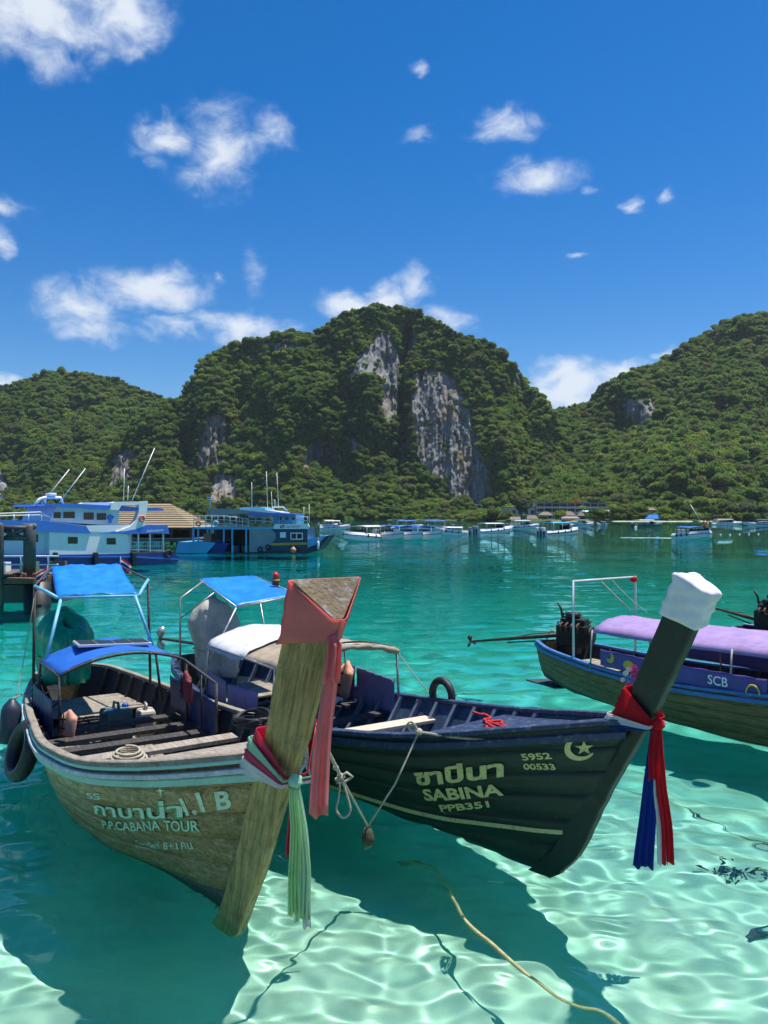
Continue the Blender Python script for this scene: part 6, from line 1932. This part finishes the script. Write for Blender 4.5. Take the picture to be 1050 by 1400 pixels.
def build_pier():
    # roofed landing behind the ferry
    S = SidePlane(220, 74, 0)
    o = thing('pier_shelter', 'open pier shelter with a tan tiled hip roof behind the ferry', 'building', S.o, 0)
    x0, z0 = S.at(92, 721); x1, _ = S.at(266, 721); _, zt = S.at(200, 692); zt += .3
    dpt = 9.0; a = 3.6
    eav = [(x0, 0, z0), (x1, 0, z0), (x1, dpt, z0), (x0, dpt, z0)]
    rid = [(x0 + a, dpt / 2, zt), (x1 - a, dpt / 2, zt)]
    rf = MB().add(eav + rid, [(0, 1, 5, 4), (1, 2, 5), (2, 3, 4, 5), (3, 0, 4)]).build('roof', S_ROOFTILE, o)
    # tile courses on the two slopes one can see
    for k in range(1, 11):
        f = k / 11
        l = Vector(eav[0]).lerp(Vector(rid[0]), f); r = Vector(eav[1]).lerp(Vector(rid[1]), f); r2 = Vector(eav[2]).lerp(Vector(rid[1]), f)
        MB().bar(l + Vector((0, -.03, .02)), r + Vector((0, -.03, .02)), .10, .05).build('tile_course', S_ROOFTILE, rf)
        MB().bar(r + Vector((.03, 0, .02)), r2 + Vector((.03, 0, .02)), .10, .05).build('tile_course', S_ROOFTILE, rf)
    MB().box(((x0 + x1) / 2, .15, z0 - .12), (x1 - x0 - .2, .12, .22)).build('fascia', S_TIMBER, o)
    for k in range(7):
        x = x0 + .5 + (x1 - x0 - 1) * k / 6
        for y in (.6, dpt - .6): MB().box((x, y, (z0 - .2 + .2) / 2), (.22, .22, z0 - .4)).build('post', S_TIMBER, o)
    MB().box(((x0 + x1) / 2, dpt / 2, .75), (x1 - x0 + 3, dpt + 1, .3)).build('deck', S_CONC, o)
    MB().box(((x0 + x1) / 2, dpt - 1.2, 1.7), (x1 - x0 - 1, .1, 1.6)).build('back_wall', S_TIMBER, o)
    for k in range(8): MB().lathe([(.18, -2.5), (.18, .62)], (x0 + 1 + k * 1.6, .2, 0), 10).build('pile', S_CONC, o)
    # dolphin of steel piles and its landing at the left edge
    S = SidePlane(20, 25.5, 0)
    o = thing('mooring_dolphin', 'dark steel mooring dolphin with rusty plate on a black pile at the dock', 'dolphin', S.o, 0)
    def pile(n, xa, xb, ya, yb, w, mat, top=True):
        (u0, zb), (u1, zt_) = S.at(xa, yb), S.at(xb, ya); r = (u1 - u0) / 2
        prof = [(r, zb), (r, zt_)] + ([(r * .8, zt_ + .05), (r * .4, zt_ + .10), (.001, zt_ + .11)] if top else [])
        return MB().lathe(prof, ((u0 + u1) / 2, w, 0), 20).build(n, mat, o)
    S_STEELPILE = paint('tarred_steel_pile', (.055, .06, .068), .6, .35, 1.6, ((.16, .13, .11), .5), bump=.3)
    pile('pile', -3.5, 5, 719, 880, 0, paint('rust_footed_pile', (.06, .06, .065), .65, .4, .8, ((.26, .12, .06), .6), bump=.4)); pile('pile', 26.5, 43, 720, 789, 0.3, S_STEELPILE)
    S.rod(o, 'pile_cap', [(26, 719.5), (43, 719.5)], .3, .10, S_CONC)
    for pts in ([(-2, 722), (34, 722)], [(-2, 736), (34, 736)], [(6, 735), (16, 729), (30, 724)], [(4, 725), (16, 731), (30, 736)], [(16, 723), (16, 736)]): S.rod(o, 'brace', pts, .15, .085, S_STEELPILE)
    S.slab(o, 'base_plate', [(14, 797), (51, 797), (52, 790), (15, 789)], -.3, 1.1, S_RUST)
    for x in (19, 32, 46): S.rect(o, 'bollard_bolt', x - 3, 783.5, x + 3, 790, .0, .35, S_RUST, bevel=.04)
    (u0, _), (u1, zt_) = S.at(22, 830), S.at(58, 797); MB().lathe([((u1 - u0) / 2, -2.2), ((u1 - u0) / 2, zt_)], ((u0 + u1) / 2, .6, 0), 22).build('foundation_pile', paint('black_wet_pile', (.012, .013, .014), .5, .4, 2, ((.03, .05, .05), .5)), o)
    k = thing('pontoon', 'cluttered timber pontoon with low rails beside the steel dolphin', 'dock', S.o + Vector((0, 1.2, 0)), 0)
    for i in range(14):
        MB().box((-3.0 + i * .30, 1.2, S.at(0, 790)[1]), (.27, 2.6, .07)).build('deck_plank', S_TIMBER, k)
    MB().box((-1.1, 1.2, S.at(0, 795)[1] - .1), (4.2, 2.5, .18)).build('frame', S_DECK, k)
    MB().box((-1.1, 1.3, S.at(0, 812)[1] - .2), (4.0, 2.3, .75)).build('float', S_DECK, k)
    for y in (763, 775): MB().tube([(-3, .0, S.at(0, y)[1]), (.95, .0, S.at(0, y)[1])], .03, 6).build('rail', S_RAIL, k, fix=False)
    for x in (-2.2, -1.3, -.35, .6): MB().tube([(x, 0, S.at(0, 790)[1]), (x, 0, S.at(0, 762)[1])], .03, 6).build('rail_post', S_RAIL, k, fix=False)
    rg = random.Random(6)
    for i, (m, nm) in enumerate(((S_WHITE, 'crate'), (paint('green_crate', (.10, .25, .14), .6), 'crate'), (S_TIMBER, 'crate'))):
        c = thing('crate', ('white plastic crate', 'green plastic crate', 'brown wooden crate')[i] + ' standing on the timber pontoon', 'crate', S.o + Vector((-1.6 + i * .95, 2.3 + .2 * i, S.at(0, 790)[1] + .035)), .1 * i)
        MB().box((0, 0, .03), (.55, .4, .05)).build('bottom', m, c)
        for sx, sy, lx, ly in ((0, -.19, .55, .03), (0, .19, .55, .03), (-.26, 0, .03, .36), (.26, 0, .03, .36)): MB().box((sx, sy, .2), (lx, ly, .30)).build('side', m, c)


build_ferry(); build_dive_boat(); build_pier()
# ------------------------------------------------------------------ speedboats, far shore
def speedboat(label, px, wy, heading, L=9.0, beam=2.6, hull=S_WHITE, canopy=None, cabin=False, engines=2, stripe=None, group='speedboats at anchor in the bay', trim=S_WHITE, roofz=1.95):
    """heading in degrees: 0 = bow to the right of the picture, -90 = bow towards the camera"""
    at = P(px, wy, z=0)
    o = thing('speedboat', label, 'speedboat', at, math.radians(heading), group)
    n = 12; xs = np.linspace(-L / 2, L / 2, n); t = np.linspace(0, 1, n)
    hb = beam / 2 * np.interp(t, [0, .5, .75, .9, 1], [.94, 1, .86, .52, .03]); sh = np.interp(t, [0, .4, 1], [.72, .85, 1.25]); kl = np.interp(t, [0, .6, .85, 1], [-.3, -.28, -.05, .75])
    rows = []
    for i in range(n):
        ch = (kl[i] * .35 + sh[i] * .25)
        g = min(.36, sh[i] - ch - .1)
        rows.append([(xs[i], -hb[i] * .86, sh[i]), (xs[i], -hb[i], sh[i] - g), (xs[i], -hb[i] * .92, ch - .08), (xs[i], 0, kl[i]), (xs[i], hb[i] * .92, ch - .08), (xs[i], hb[i], sh[i] - g), (xs[i], hb[i] * .86, sh[i])])
    mb = MB().grid(rows, False); m = 7
    mb.add([rows[0][k] for k in range(7)], [tuple(range(7))])
    mb.build('hull', hull, o)
    dk = MB(); cut = int(n * .62)
    for i in range(n - 1):
        if i >= cut: dk.add([rows[i][0], rows[i + 1][0], rows[i + 1][6], rows[i][6]], [(0, 1, 2, 3)])
    dk.build('foredeck', trim, o)
    ck = MB()
    for i in range(cut): ck.add([(xs[i], -hb[i] * .86, .32), (xs[i + 1], -hb[i + 1] * .86, .32), (xs[i + 1], hb[i + 1] * .86, .32), (xs[i], hb[i] * .86, .32)], [(0, 1, 2, 3)])
    ck.build('cockpit_floor', trim, o)
    for sd in (-1, 1):
        MB().tube([(xs[i], sd * hb[i] * 1.005, rows[i][1][2]) for i in range(n)], .045, 6).build('rub_strake', stripe or M_RUBBER, o, fix=False)
        for k in range(3): 
            i = 3 + k * 2
            MB().lathe([(.02, -.25), (.09, -.2), (.09, .12), (.02, .2)], (xs[i], sd * (hb[i] * 1.0 + .09), sh[i] - .28), 8).build('fender', (M_RUBBER, S_NAVY)[k % 2], o)
    if stripe:
        for sd in (-1, 1): MB().grid([[(xs[i], sd * (hb[i] + .012), sh[i] - .38) for i in range(n - 1)], [(xs[i], sd * (hb[i] * .975 + .016), sh[i] - .56) for i in range(n - 1)]], True, .004).build('hull_stripe', stripe, o)
    for k in range(5):
        x = -L * .36 + k * L * .115
        MB().box((x, 0, .52), (.34, beam * .72, .36)).build('bench', trim if k % 2 else S_BLUE, o, bevel=.04)
    x0, x1 = -L * .34, L * .16
    if canopy is not None:
        rows2 = [[(x0 + (x1 - x0) * u, beam * .46 * v, roofz + .14 * (1 - v * v) - .10 * max(0, u - .8)) for v in np.linspace(-1, 1, 9)] for u in np.linspace(0, 1, 7)]
        MB().grid(rows2, True, .05).build('canopy', canopy, o)
        for x in (x0 + .1, (x0 + x1) / 2, x1 - .1):
            for sd in (-1, 1): MB().tube([(x, sd * beam * .44, .7), (x, sd * beam * .44, roofz + .01)], .03, 6).build('post', S_WHITE, o, fix=False)
    if cabin:
        MB().add([(x1 - .3, -beam * .4, .8), (x1 + 1.1, -beam * .3, .95), (x1 + 1.1, beam * .3, .95), (x1 - .3, beam * .4, .8), (x1 - .5, -beam * .38, roofz - .35), (x1 - .5, beam * .38, roofz - .35)],
                 [(0, 1, 4), (1, 2, 5, 4), (2, 3, 5), (3, 0, 4, 5)]).build('windscreen', S_GLASS, o)
    else:
        MB().grid([[(x1 + .25, y, .85 - .1 * abs(y)) for y in np.linspace(-beam * .38, beam * .38, 5)], [(x1 - .15, y, 1.35) for y in np.linspace(-beam * .36, beam * .36, 5)]], True, .03).build('windscreen', S_GLASS, o)
    for k in range(engines):
        y = (k - (engines - 1) / 2) * .62
        e = MB().box((-L / 2 - .28, y, .95), (.55, .40, .62)).build('outboard', (S_WHITE, S_GREY)[k % 2] if engines == 3 else S_GREY, o, bevel=.09)
        MB().box((-L / 2 - .24, y, .30), (.22, .16, .75)).build('outboard_leg', S_DEEP, e)
    return o


VB = paint('blue_boat_canopy', (.02, .13, .52), .55, .15, 2.0)
speedboat('white speedboat with a tan topped hardtop, tied beside three blue canopied ones', 497, 739.5, -118, 9.6, 2.9, S_WHITE, paint('cream_hardtop', (.72, .68, .60), .5), True, 2, None, 'rafted speedboats', roofz=1.75)
for px_, lab in ((521, 'blue canopied white speedboat in the raft, next to the tan topped one'), (546, 'blue canopied white speedboat in the middle of the raft with orange vests'), (571, 'blue canopied white speedboat at the open end of the raft')):
    speedboat(lab, px_, 738.5, -52, 9.0, 2.5, S_WHITE, VB, False, 2, None, 'rafted speedboats', roofz=1.75)
speedboat('small white speedboat without canopy showing orange vests beside the raft', 617, 731.5, 172, 5.4, 2.2, S_WHITE, S_WHITE, False, 1, None, roofz=1.2)
speedboat('long white speedboat with a white hardtop and two grey outboards', 676, 728.5, 38, 9.4, 2.5, S_WHITE, S_WHITE, True, 2, S_PALE, roofz=1.7)
speedboat('white and navy striped speedboat lying off the beach', 716, 722.5, 14, 8.4, 2.6, S_WHITE, S_PALE, True, 2, S_NAVY)
speedboat('low white speedboat moored behind the white one without canopy', 590, 724, 170, 9, 2.6, S_WHITE, S_BLUE, True, 2, S_NAVY)
speedboat('white speedboat with olive side panel and pale blue canopy', 766, 731.5, 38, 9.0, 2.5, S_WHITE, S_LIGHT, True, 3, paint('olive_panel', (.20, .18, .06), .5))
speedboat('blue canopied speedboat moored in front of the teal building', 795, 719.5, 10, 8, 2.6, S_WHITE, VB, True, 2, S_NAVY)
speedboat('green hulled speedboat with a white top near the beach', 886, 720.5, 8, 9, 2.7, paint('green_gelcoat', (.06, .16, .09), .4), S_WHITE, True, 2, None)
speedboat('white speedboat with a blue canopy trailing a white wake', 950, 737.5, -86, 7.5, 3.3, S_WHITE, VB, False, 2, None, None, roofz=1.55)
speedboat('white cabin speedboat under the trees of the far beach', 993, 717.5, 6, 12, 3.0, S_WHITE, S_WHITE, True, 2, S_PALE)
speedboat('navy and white speedboat at the far end of the beach', 1040, 718.8, 178, 11, 2.9, S_WHITE, VB, True, 2, S_NAVY)
speedboat('white speedboat moored alone off the forested hill foot', 458, 724, 8, 7, 2.4, S_WHITE, S_WHITE, True, 1, None)
speedboat('yellow canopied boat moored beyond the bow of the dive boat', 452, 721, 12, 6, 2.3, S_WHITE, S_YEL, False, 1, None)
speedboat('small open speedboat with bow towards the beach, in front of the trees', 822, 718.2, 85, 8, 2.8, S_WHITE, None, False, 2, S_PALE)
speedboat('low blue speedboat moored behind the raft', 560, 723.5, 4, 9, 2.6, S_WHITE, S_BLUE, True, 2, S_BLUE)

# wake, floats and a raised pole of the moving speedboat
wk = MB(); a0 = P(930, 735.5, z=.012); a1 = P(848, 735, z=.012)
rows = []
for i in range(40):
    t_ = i / 39; c = a0.lerp(a1, t_); w_ = .28 * (1 - t_) ** .7 + .06
    rows.append([c + Vector((0, w_ * v * (1 + .5 * mnoise.noise(Vector((i * .6, v, 0)))), .03 * (1 - abs(v)))) for v in (-1, -.4, .4, 1)])
o = wk.grid(rows, True).build('wake', paint('white_foam', (.80, .82, .82), .9, .1, 2), None, fix=False); tag(o, 'white wake trailing behind the blue canopied speedboat', None, None, 'stuff')
for i, px_ in enumerate((985, 998, 1011, 1024, 1037)):
    o = thing('float', 'small white float in the row across the bay beside the moving speedboat', 'float', P(px_, 731 - .2 * i, z=0), 0, 'row of white floats')
    MB().lathe([(.001, -.12), (.11, -.08), (.15, 0), (.11, .09), (.001, .13)], (0, 0, 0), 10).build('ball', S_WHITE, o); MB().tube([(0, 0, .1), (0, 0, .2)], .02, 5).build('eye', M_RUBBER, o, fix=False)
o = thing('float', 'white mooring ball floating by the green hulled speedboat', 'float', P(869, 721.5, z=0))
MB().lathe([(.001, -.25), (.3, -.15), (.4, .05), (.3, .3), (.001, .4)], (0, 0, 0), 12).build('ball', S_WHITE, o); MB().tube([(0, 0, .35), (0, 0, .5)], .04, 5).build('eye', M_RUBBER, o, fix=False)


def person(label, at, shirt, trousers, yaw=0.0):
    """one continuous standing body from a skinned skeleton, head, hair and clothes"""
    o = thing('person', label, 'person', at, yaw)
    J = [((0, 0, .95), .13), ((0, 0, 1.18), .12), ((0, 0, 1.40), .14), ((0, 0, 1.52), .055), ((0, -.01, 1.66), .10), ((0, -.01, 1.76), .085),
         ((-.09, 0, .90), .09), ((-.11, -.02, .50), .065), ((-.11, 0, .08), .045), ((-.11, -.12, .04), .035), ((.09, 0, .90), .09), ((.12, .03, .50), .065), ((.12, .05, .08), .045), ((.12, -.07, .04), .035),
         ((-.19, 0, 1.40), .06), ((-.27, -.05, 1.14), .045), ((-.24, -.22, .98), .034), ((-.23, -.30, .95), .03), ((.19, 0, 1.40), .06), ((.27, -.04, 1.14), .045), ((.26, -.18, .95), .034), ((.26, -.26, .92), .03)]
    E = [(0, 1), (1, 2), (2, 3), (3, 4), (4, 5), (0, 6), (6, 7), (7, 8), (8, 9), (0, 10), (10, 11), (11, 12), (12, 13), (2, 14), (14, 15), (15, 16), (16, 17), (2, 18), (18, 19), (19, 20), (20, 21)]
    me = bpy.data.meshes.new('body'); me.from_pydata([j[0] for j in J], E, [])
    b = link('body', me, paint('tanned_skin', (.30, .16, .10), .6), o)
    md = b.modifiers.new('skin', 'SKIN'); b.modifiers.new('sub', 'SUBSURF').levels = 1; b.modifiers['sub'].render_levels = 1
    for i, (_, r) in enumerate(J): me.skin_vertices[0].data[i].radius = (r, r * .85)
    me.skin_vertices[0].data[0].use_root = True
    MB().lathe([(.17, .86), (.185, 1.0), (.18, 1.2), (.21, 1.38), (.13, 1.49), (.07, 1.50)], (0, 0, 0), 14).build('shirt', shirt, o)
    MB().lathe([(.10, .48), (.11, .7), (.12, .88)], (-.10, 0, 0), 10).build('trouser_leg', trousers, o); MB().lathe([(.10, .48), (.11, .7), (.12, .88)], (.11, 0, 0), 10).build('trouser_leg', trousers, o)
    MB().lathe([(.11, 1.68), (.112, 1.76), (.08, 1.84), (.001, 1.865)], (0, .01, 0), 12).build('hair', paint('black_hair', (.012, .010, .009), .6), o)
    return o


person('person in a yellow shirt standing on the speedboat with the wake', P(967, 722, d=101.5) + Vector((0, 0, -.75)), paint('yellow_shirt', (.75, .50, .05), .8), paint('dark_shorts', (.02, .025, .04), .8), .4)
person('person in an orange shirt standing on the speedboat with the wake', P(962.5, 721, d=102.2) + Vector((0, 0, -.7)), paint('orange_shirt', (.70, .20, .05), .8), paint('dark_shorts', (.02, .025, .04), .8), -.3)
o = MB().tube([P(957, 711, d=102), P(944, 690, d=103)], .03, 6).build('fishing_pole', S_WHITE, None, fix=False); tag(o, 'long thin pole slanting up from the speedboat with the wake', 'pole')


# ---- buildings on the far beach ------------------------------------------------------------------
H_WALL = paint('hotel_plaster', (.60, .56, .50), .85, .12, .3); H_DARK = paint('recess_shade_and_dark_window', (.06, .06, .065), .7, .3, .3); H_ROOF = paint('hotel_roof', (.26, .24, .22), .8, .2, .2); H_TEAL = paint('pale_teal_wall', (.34, .58, .52), .7, .1, .3)
H_THATCH = paint('brown_thatch', (.24, .19, .14), .9, .3, .6); H_BLUEROOF = paint('blue_sheet_roof', (.06, .20, .56), .9, .1, .3, spec=.05); H_WOOD = paint('hut_wall', (.30, .20, .12), .8, .2, .5)


def build_hotel():
    S = SidePlane(780, 505, .10)
    o = thing('hotel', 'long three storey hotel with rows of dark balconies below the jungle', 'hotel', S.o, S.yaw)
    (u0, zt), (u1, _) = S.at(733, 688), S.at(828, 688); zb = 1.5; w = 12
    h = (zt - zb) / 3
    MB().box(((u0 + u1) / 2, w / 2 + 1.2, (zb + zt) / 2), (u1 - u0, w - 2.4, zt - zb)).build('wall', H_WALL, o)
    MB().box(((u0 + u1) / 2, w / 2, zt + .25), (u1 - u0 + 1.5, w + 1.5, .5)).build('roof', H_ROOF, o)
    for k in range(3):
        z = zb + h * k
        MB().box(((u0 + u1) / 2, .3, z + .15), (u1 - u0, 2.8, .3)).build('floor_slab', H_WALL, o)
        MB().box(((u0 + u1) / 2, -.95, z + .75), (u1 - u0, .12, .9)).build('parapet', H_WALL, o)
        nb = 18
        for i in range(nb):
            x = u0 + (u1 - u0) * (i + .5) / nb
            a = MB().box((x, 1.14, z + h * .55), ((u1 - u0) / nb * .74, .2, h * .62)).build('window', H_DARK, o)  # dark panel paints in the shade of the open balcony bay
            MB().box((x, 1.02, z + h * .55), (.08, .06, h * .6)).build('mullion', H_WALL, a)
    for i in range(10):
        x = u0 + (u1 - u0) * i / 9
        MB().box((x, -.7, (zb + zt) / 2), (.35, .35, zt - zb)).build('column', H_WALL, o)
    (a0, za), (a1, _) = S.at(690, 694), S.at(733, 694)
    MB().box(((a0 + a1) / 2, 5, (za + zb) / 2), (a1 - a0 - 1, 8, za - zb)).build('wing', H_WALL, o); MB().box(((a0 + a1) / 2, 5, za + .2), (a1 - a0, 9.5, .4)).build('wing_roof', H_ROOF, o)
    for i in range(5): MB().box((a0 + (a1 - a0) * (i + .5) / 5, .95, (za + zb) / 2 + .6), (2.6, .15, 2.6)).build('window', H_DARK, o)
    (b0, zt2), (b1, _) = S.at(829, 690), S.at(838, 690)
    MB().box(((b0 + b1) / 2, 5, (zt2 + zb) / 2), (b1 - b0, 8, zt2 - zb)).build('stair_tower', paint('pinkish_plaster', (.52, .36, .30), .8), o)


def hut(label, px, py_top, py_eave, half, d, wall, roof, base=1.4, hip=.3):
    c = P(px, 706, d=d); ze = CAMH + (706 - py_eave) / F * d; zt = CAMH + (706 - py_top) / F * d; w = half / F * d; dp = w * 1.1
    o = thing('beach_hut', label, 'hut', (c.x, c.y, base), 0); ze -= base; zt -= base
    MB().box((0, dp / 2, ze / 2), (w * 1.7, dp * .85, ze)).build('wall', wall, o)
    MB().add([(-w, -dp * .1, ze - .1), (w, -dp * .1, ze - .1), (w, dp * 1.1, ze - .1), (-w, dp * 1.1, ze - .1), (-w * hip, dp / 2, zt), (w * hip, dp / 2, zt)], [(0, 1, 5, 4), (1, 2, 5), (2, 3, 4, 5), (3, 0, 4), (3, 2, 1, 0)]).build('roof', roof, o)
    for k in (-.5, .5): MB().box((w * k, dp * .065, ze * .45), (w * .5, .1, ze * .55)).build('window', H_DARK, o)
    MB().box((0, dp * .063, ze * .36), (w * .26, .1, ze * .72)).build('door', H_WOOD, o)
    for k in (-.92, .92): MB().box((w * k, -dp * .04, ze / 2), (.2, .2, ze)).build('post', H_WOOD, o)


build_hotel()
hut('grey roofed beach house standing in front of the hotel', 747, 699.5, 704, 10, 470, H_WALL, H_THATCH); hut('brown hip roofed pavilion in front of the long hotel', 779, 699, 704.5, 9, 468, H_WOOD, H_THATCH)
hut('long low beach bar with a dark roof below the hotel', 780, 706, 708.5, 13, 455, H_WOOD, H_ROOF, hip=.8); hut('small thatched hut beside the teal building', 795, 700.5, 705, 6, 472, H_WOOD, H_THATCH)
hut('orange walled beach bar at the foot of the casuarina tree', 728, 704.5, 709, 8, 462, paint('orange_wall', (.52, .30, .16), .8), H_THATCH, hip=.7); hut('pale teal flat building behind the beach trees', 820, 697.5, 699.5, 22, 480, H_TEAL, H_TEAL, hip=.95)
hut('brown shelter with a bright blue sheet roof by the green speedboat', 893, 703.5, 709, 11, 452, H_WOOD, H_BLUEROOF, hip=.8); hut('tall narrow brown house in the trees behind the blue roof', 889, 694, 697, 9, 490, H_WOOD, H_THATCH, hip=.6)
hut('tan shelter on the waterfront, left of the orange bar', 705, 706.5, 710, 9, 470, H_WALL, H_THATCH, hip=.7)


# ---- trees of the waterfront ----------------------------------------------------------------------
T_BARK = paint('grey_bark', (.12, .095, .07), .9, .3, 1.5)
F_MID = foliage('shore_leaves', (.030, .065, .010), (.075, .135, .020), (.150, .215, .034), .25); F_DEEP = foliage('shore_leaves_deep', (.020, .045, .010), (.048, .092, .018), (.100, .150, .030), .25)
F_FEATH = foliage('casuarina_needles', (.045, .062, .028), (.085, .110, .050), (.13, .155, .075), .25); F_YEL = foliage('yellow_green_leaves', (.07, .10, .012), (.16, .21, .026), (.26, .30, .04), .25); F_FLAME = foliage('flame_tree_blossom', (.18, .06, .02), (.42, .10, .03), (.62, .18, .05), .25)
CR = [crown_mesh('crown', 200 + i, lobes=9 + i, quads=1100, flat=(.72, .85, .62, .95)[i], leaf=.085, lobe_r=(.28, .5), spread=.68) for i in range(4)]
CR_TALL = crown_mesh('crown', 300, lobes=18, quads=1800, flat=1.0, leaf=.07, lobe_r=(.24, .42), spread=.62)


def trunk_mesh(seed, h, r):
    rg = random.Random(seed); mb = MB()
    top = Vector((rg.uniform(-.4, .4), rg.uniform(-.3, .3), h))
    pts = [Vector((0, 0, -.5)), Vector((top.x * .3, top.y * .2, h * .4)), top]
    mb.tube(pts, [r, r * .75, r * .45], 8)
    for k in range(5):
        a_ = k * 1.3 + rg.uniform(-.3, .3); s_ = pts[1].lerp(top, rg.uniform(.1, .8)); l_ = h * rg.uniform(.35, .6)
        e_ = s_ + Vector((math.cos(a_) * l_, math.sin(a_) * l_, l_ * rg.uniform(.5, 1.0)))
        mb.tube([s_, s_.lerp(e_, .5) + Vector((0, 0, l_ * .08)), e_], [r * .4, r * .25, r * .1], 6)
    return mb.mesh('trunk', True)


def tree(name, label, px, py_mid, half, d, leaf, ci, seed, group='trees along the far waterfront', tall=None):
    c = P(px, 706, d=d); zc = CAMH + (706 - py_mid) / F * d; rad = half / F * d
    o = thing(name, label, 'tree', (c.x, c.y, 1.4), 0, group)
    th = max(1.0, zc - 1.4 - rad * .35)
    link('trunk', trunk_mesh(seed, th, .06 * rad + .08), T_BARK, o)
    me = (CR_TALL if tall else CR[ci]).copy(); me.materials.clear(); me.materials.append(leaf)
    k = link('crown', me, leaf, o); k.location = (0, 0, zc - 1.4); k.scale = (rad, rad, rad * (tall or 1.0)); k.rotation_euler = (0, 0, seed * 1.7)


tree('casuarina_tree', 'tall feathery grey green casuarina beside the hotel', 713, 692, 19, 458, F_FEATH, 0, 1, None, 1.25)
TR = [(742, 708, 7, 455, F_MID), (766, 706, 9, 452, F_YEL), (806, 706, 8, 452, F_MID), (815, 703, 11, 455, F_DEEP), (826, 702, 10, 450, F_YEL), (846, 700, 15, 462, F_MID), (862, 702, 12, 455, F_DEEP), (874, 698, 12, 470, F_MID),
      (912, 700, 13, 455, F_YEL), (926, 690, 14, 480, F_MID), (942, 698, 14, 460, F_DEEP), (958, 690, 15, 478, F_MID), (974, 699, 13, 455, F_DEEP), (990, 692, 14, 470, F_MID), (1006, 698, 15, 455, F_FEATH), (1024, 698, 15, 452, F_FEATH),
      (1042, 699, 15, 452, F_FEATH), (1060, 698, 15, 455, F_MID), (690, 708, 8, 470, F_MID), (676, 704, 11, 500, F_DEEP), (655, 706, 10, 520, F_MID), (1000, 684, 13, 500, F_MID), (920, 682, 13, 500, F_DEEP), (884, 704, 8, 470, F_MID)]
NEARBY = ['beside the casuarina tree', 'in front of the pavilion', 'by the teal building', 'covering the teal building', 'with yellow green leaves by the teal building', 'beyond the stair tower of the hotel', 'between the hotel and the blue roof', 'behind the blue sheet roof',
          'with yellow green leaves beside the blue roof', 'above the moving speedboat', 'low behind the moving speedboat', 'under the right hand hill, above the beach', 'dark on the beach behind the floats', 'above the cabin speedboat', 'feathery over the cabin speedboat', 'feathery between the last two speedboats',
          'feathery over the navy and white speedboat', 'past the navy and white speedboat', 'at the end of the hotel wing', 'dark at the cliff foot beside the hotel wing', 'at the foot of the great cliff', 'high on the slope behind the cabin speedboat', 'dark on the slope behind the blue roof', 'low beside the blue sheet roof']
for i, (px_, py_, hf, d_, lf) in enumerate(TR):
    tree('broadleaf_tree', 'bushy shore tree ' + NEARBY[i], px_, py_, hf, d_, lf, i % 4, i + 5)
tree('flame_tree', 'flame tree with orange blossom rising over the hotel roof', 787, 686.5, 6, 512, F_FLAME, 2, 77, None)


def palm(label, px, py_top, d, seed):
    rg = random.Random(seed); c = P(px, 706, d=d); h = CAMH + (706 - py_top) / F * d - 1.4
    o = thing('palm_tree', label, 'palm', (c.x, c.y, 1.4), 0, 'coconut palms of the far beach')
    lx = rg.uniform(-1.5, 1.5)
    MB().tube([(0, 0, -.3), (lx * .3, 0, h * .5), (lx, 0, h)], [.22, .17, .13], 7).build('trunk', T_BARK, o)
    for k in range(13):
        a_ = k * 2 * math.pi / 13 + rg.uniform(-.2, .2); l_ = rg.uniform(2.8, 3.8); up = rg.uniform(.1, .9)
        ax = Vector((math.cos(a_), math.sin(a_), 0)); sd = Vector((-ax.y, ax.x, 0)); b = Vector((lx, 0, h))
        L_ = []; C_ = []; R_ = []
        for i in range(8):
            t_ = i / 7; p = b + ax * l_ * t_ + Vector((0, 0, up * l_ * t_ - 1.15 * l_ * t_ * t_ * (.6 + up * .5))); w_ = .5 * math.sin(math.pi * min(1, t_ * .92 + .08)) ** .6
            C_.append(p); L_.append(p + sd * w_ - Vector((0, 0, w_ * .7))); R_.append(p - sd * w_ - Vector((0, 0, w_ * .7)))
        MB().grid([L_, C_, R_], False).build('frond', F_YEL if k % 3 else F_MID, o, fix=False)


for px_, pt, d_, sd_, lb in ((800, 692, 462, 1, 'coconut palm in front of the hotel'), (834, 690, 455, 2, 'coconut palm beside the pinkish stair tower'), (943, 684, 470, 3, 'coconut palm above the moving speedboat'), (975, 683, 470, 4, 'coconut palm on the slope over the floats')): palm(lb, px_, pt, d_, sd_)
# ------------------------------------------------------------------ the thin sea haze in front of the hills
def build_haze():
    mb = MB().box((100, 1900, 170), (6200, 4400, 380))
    t = NT('sea_haze'); t.N.remove(t.b)
    pv = t.N.new('ShaderNodeVolumePrincipled')
    pv.inputs['Color'].default_value = (.72, .86, 1.0, 1); pv.inputs['Density'].default_value = 0.00006; pv.inputs['Anisotropy'].default_value = .2
    t.L.new(pv.outputs[0], t.out.inputs['Volume'])
    o = mb.build('haze', t.m); tag(o, 'thin bluish haze over the bay', None, None, 'stuff')


build_haze()
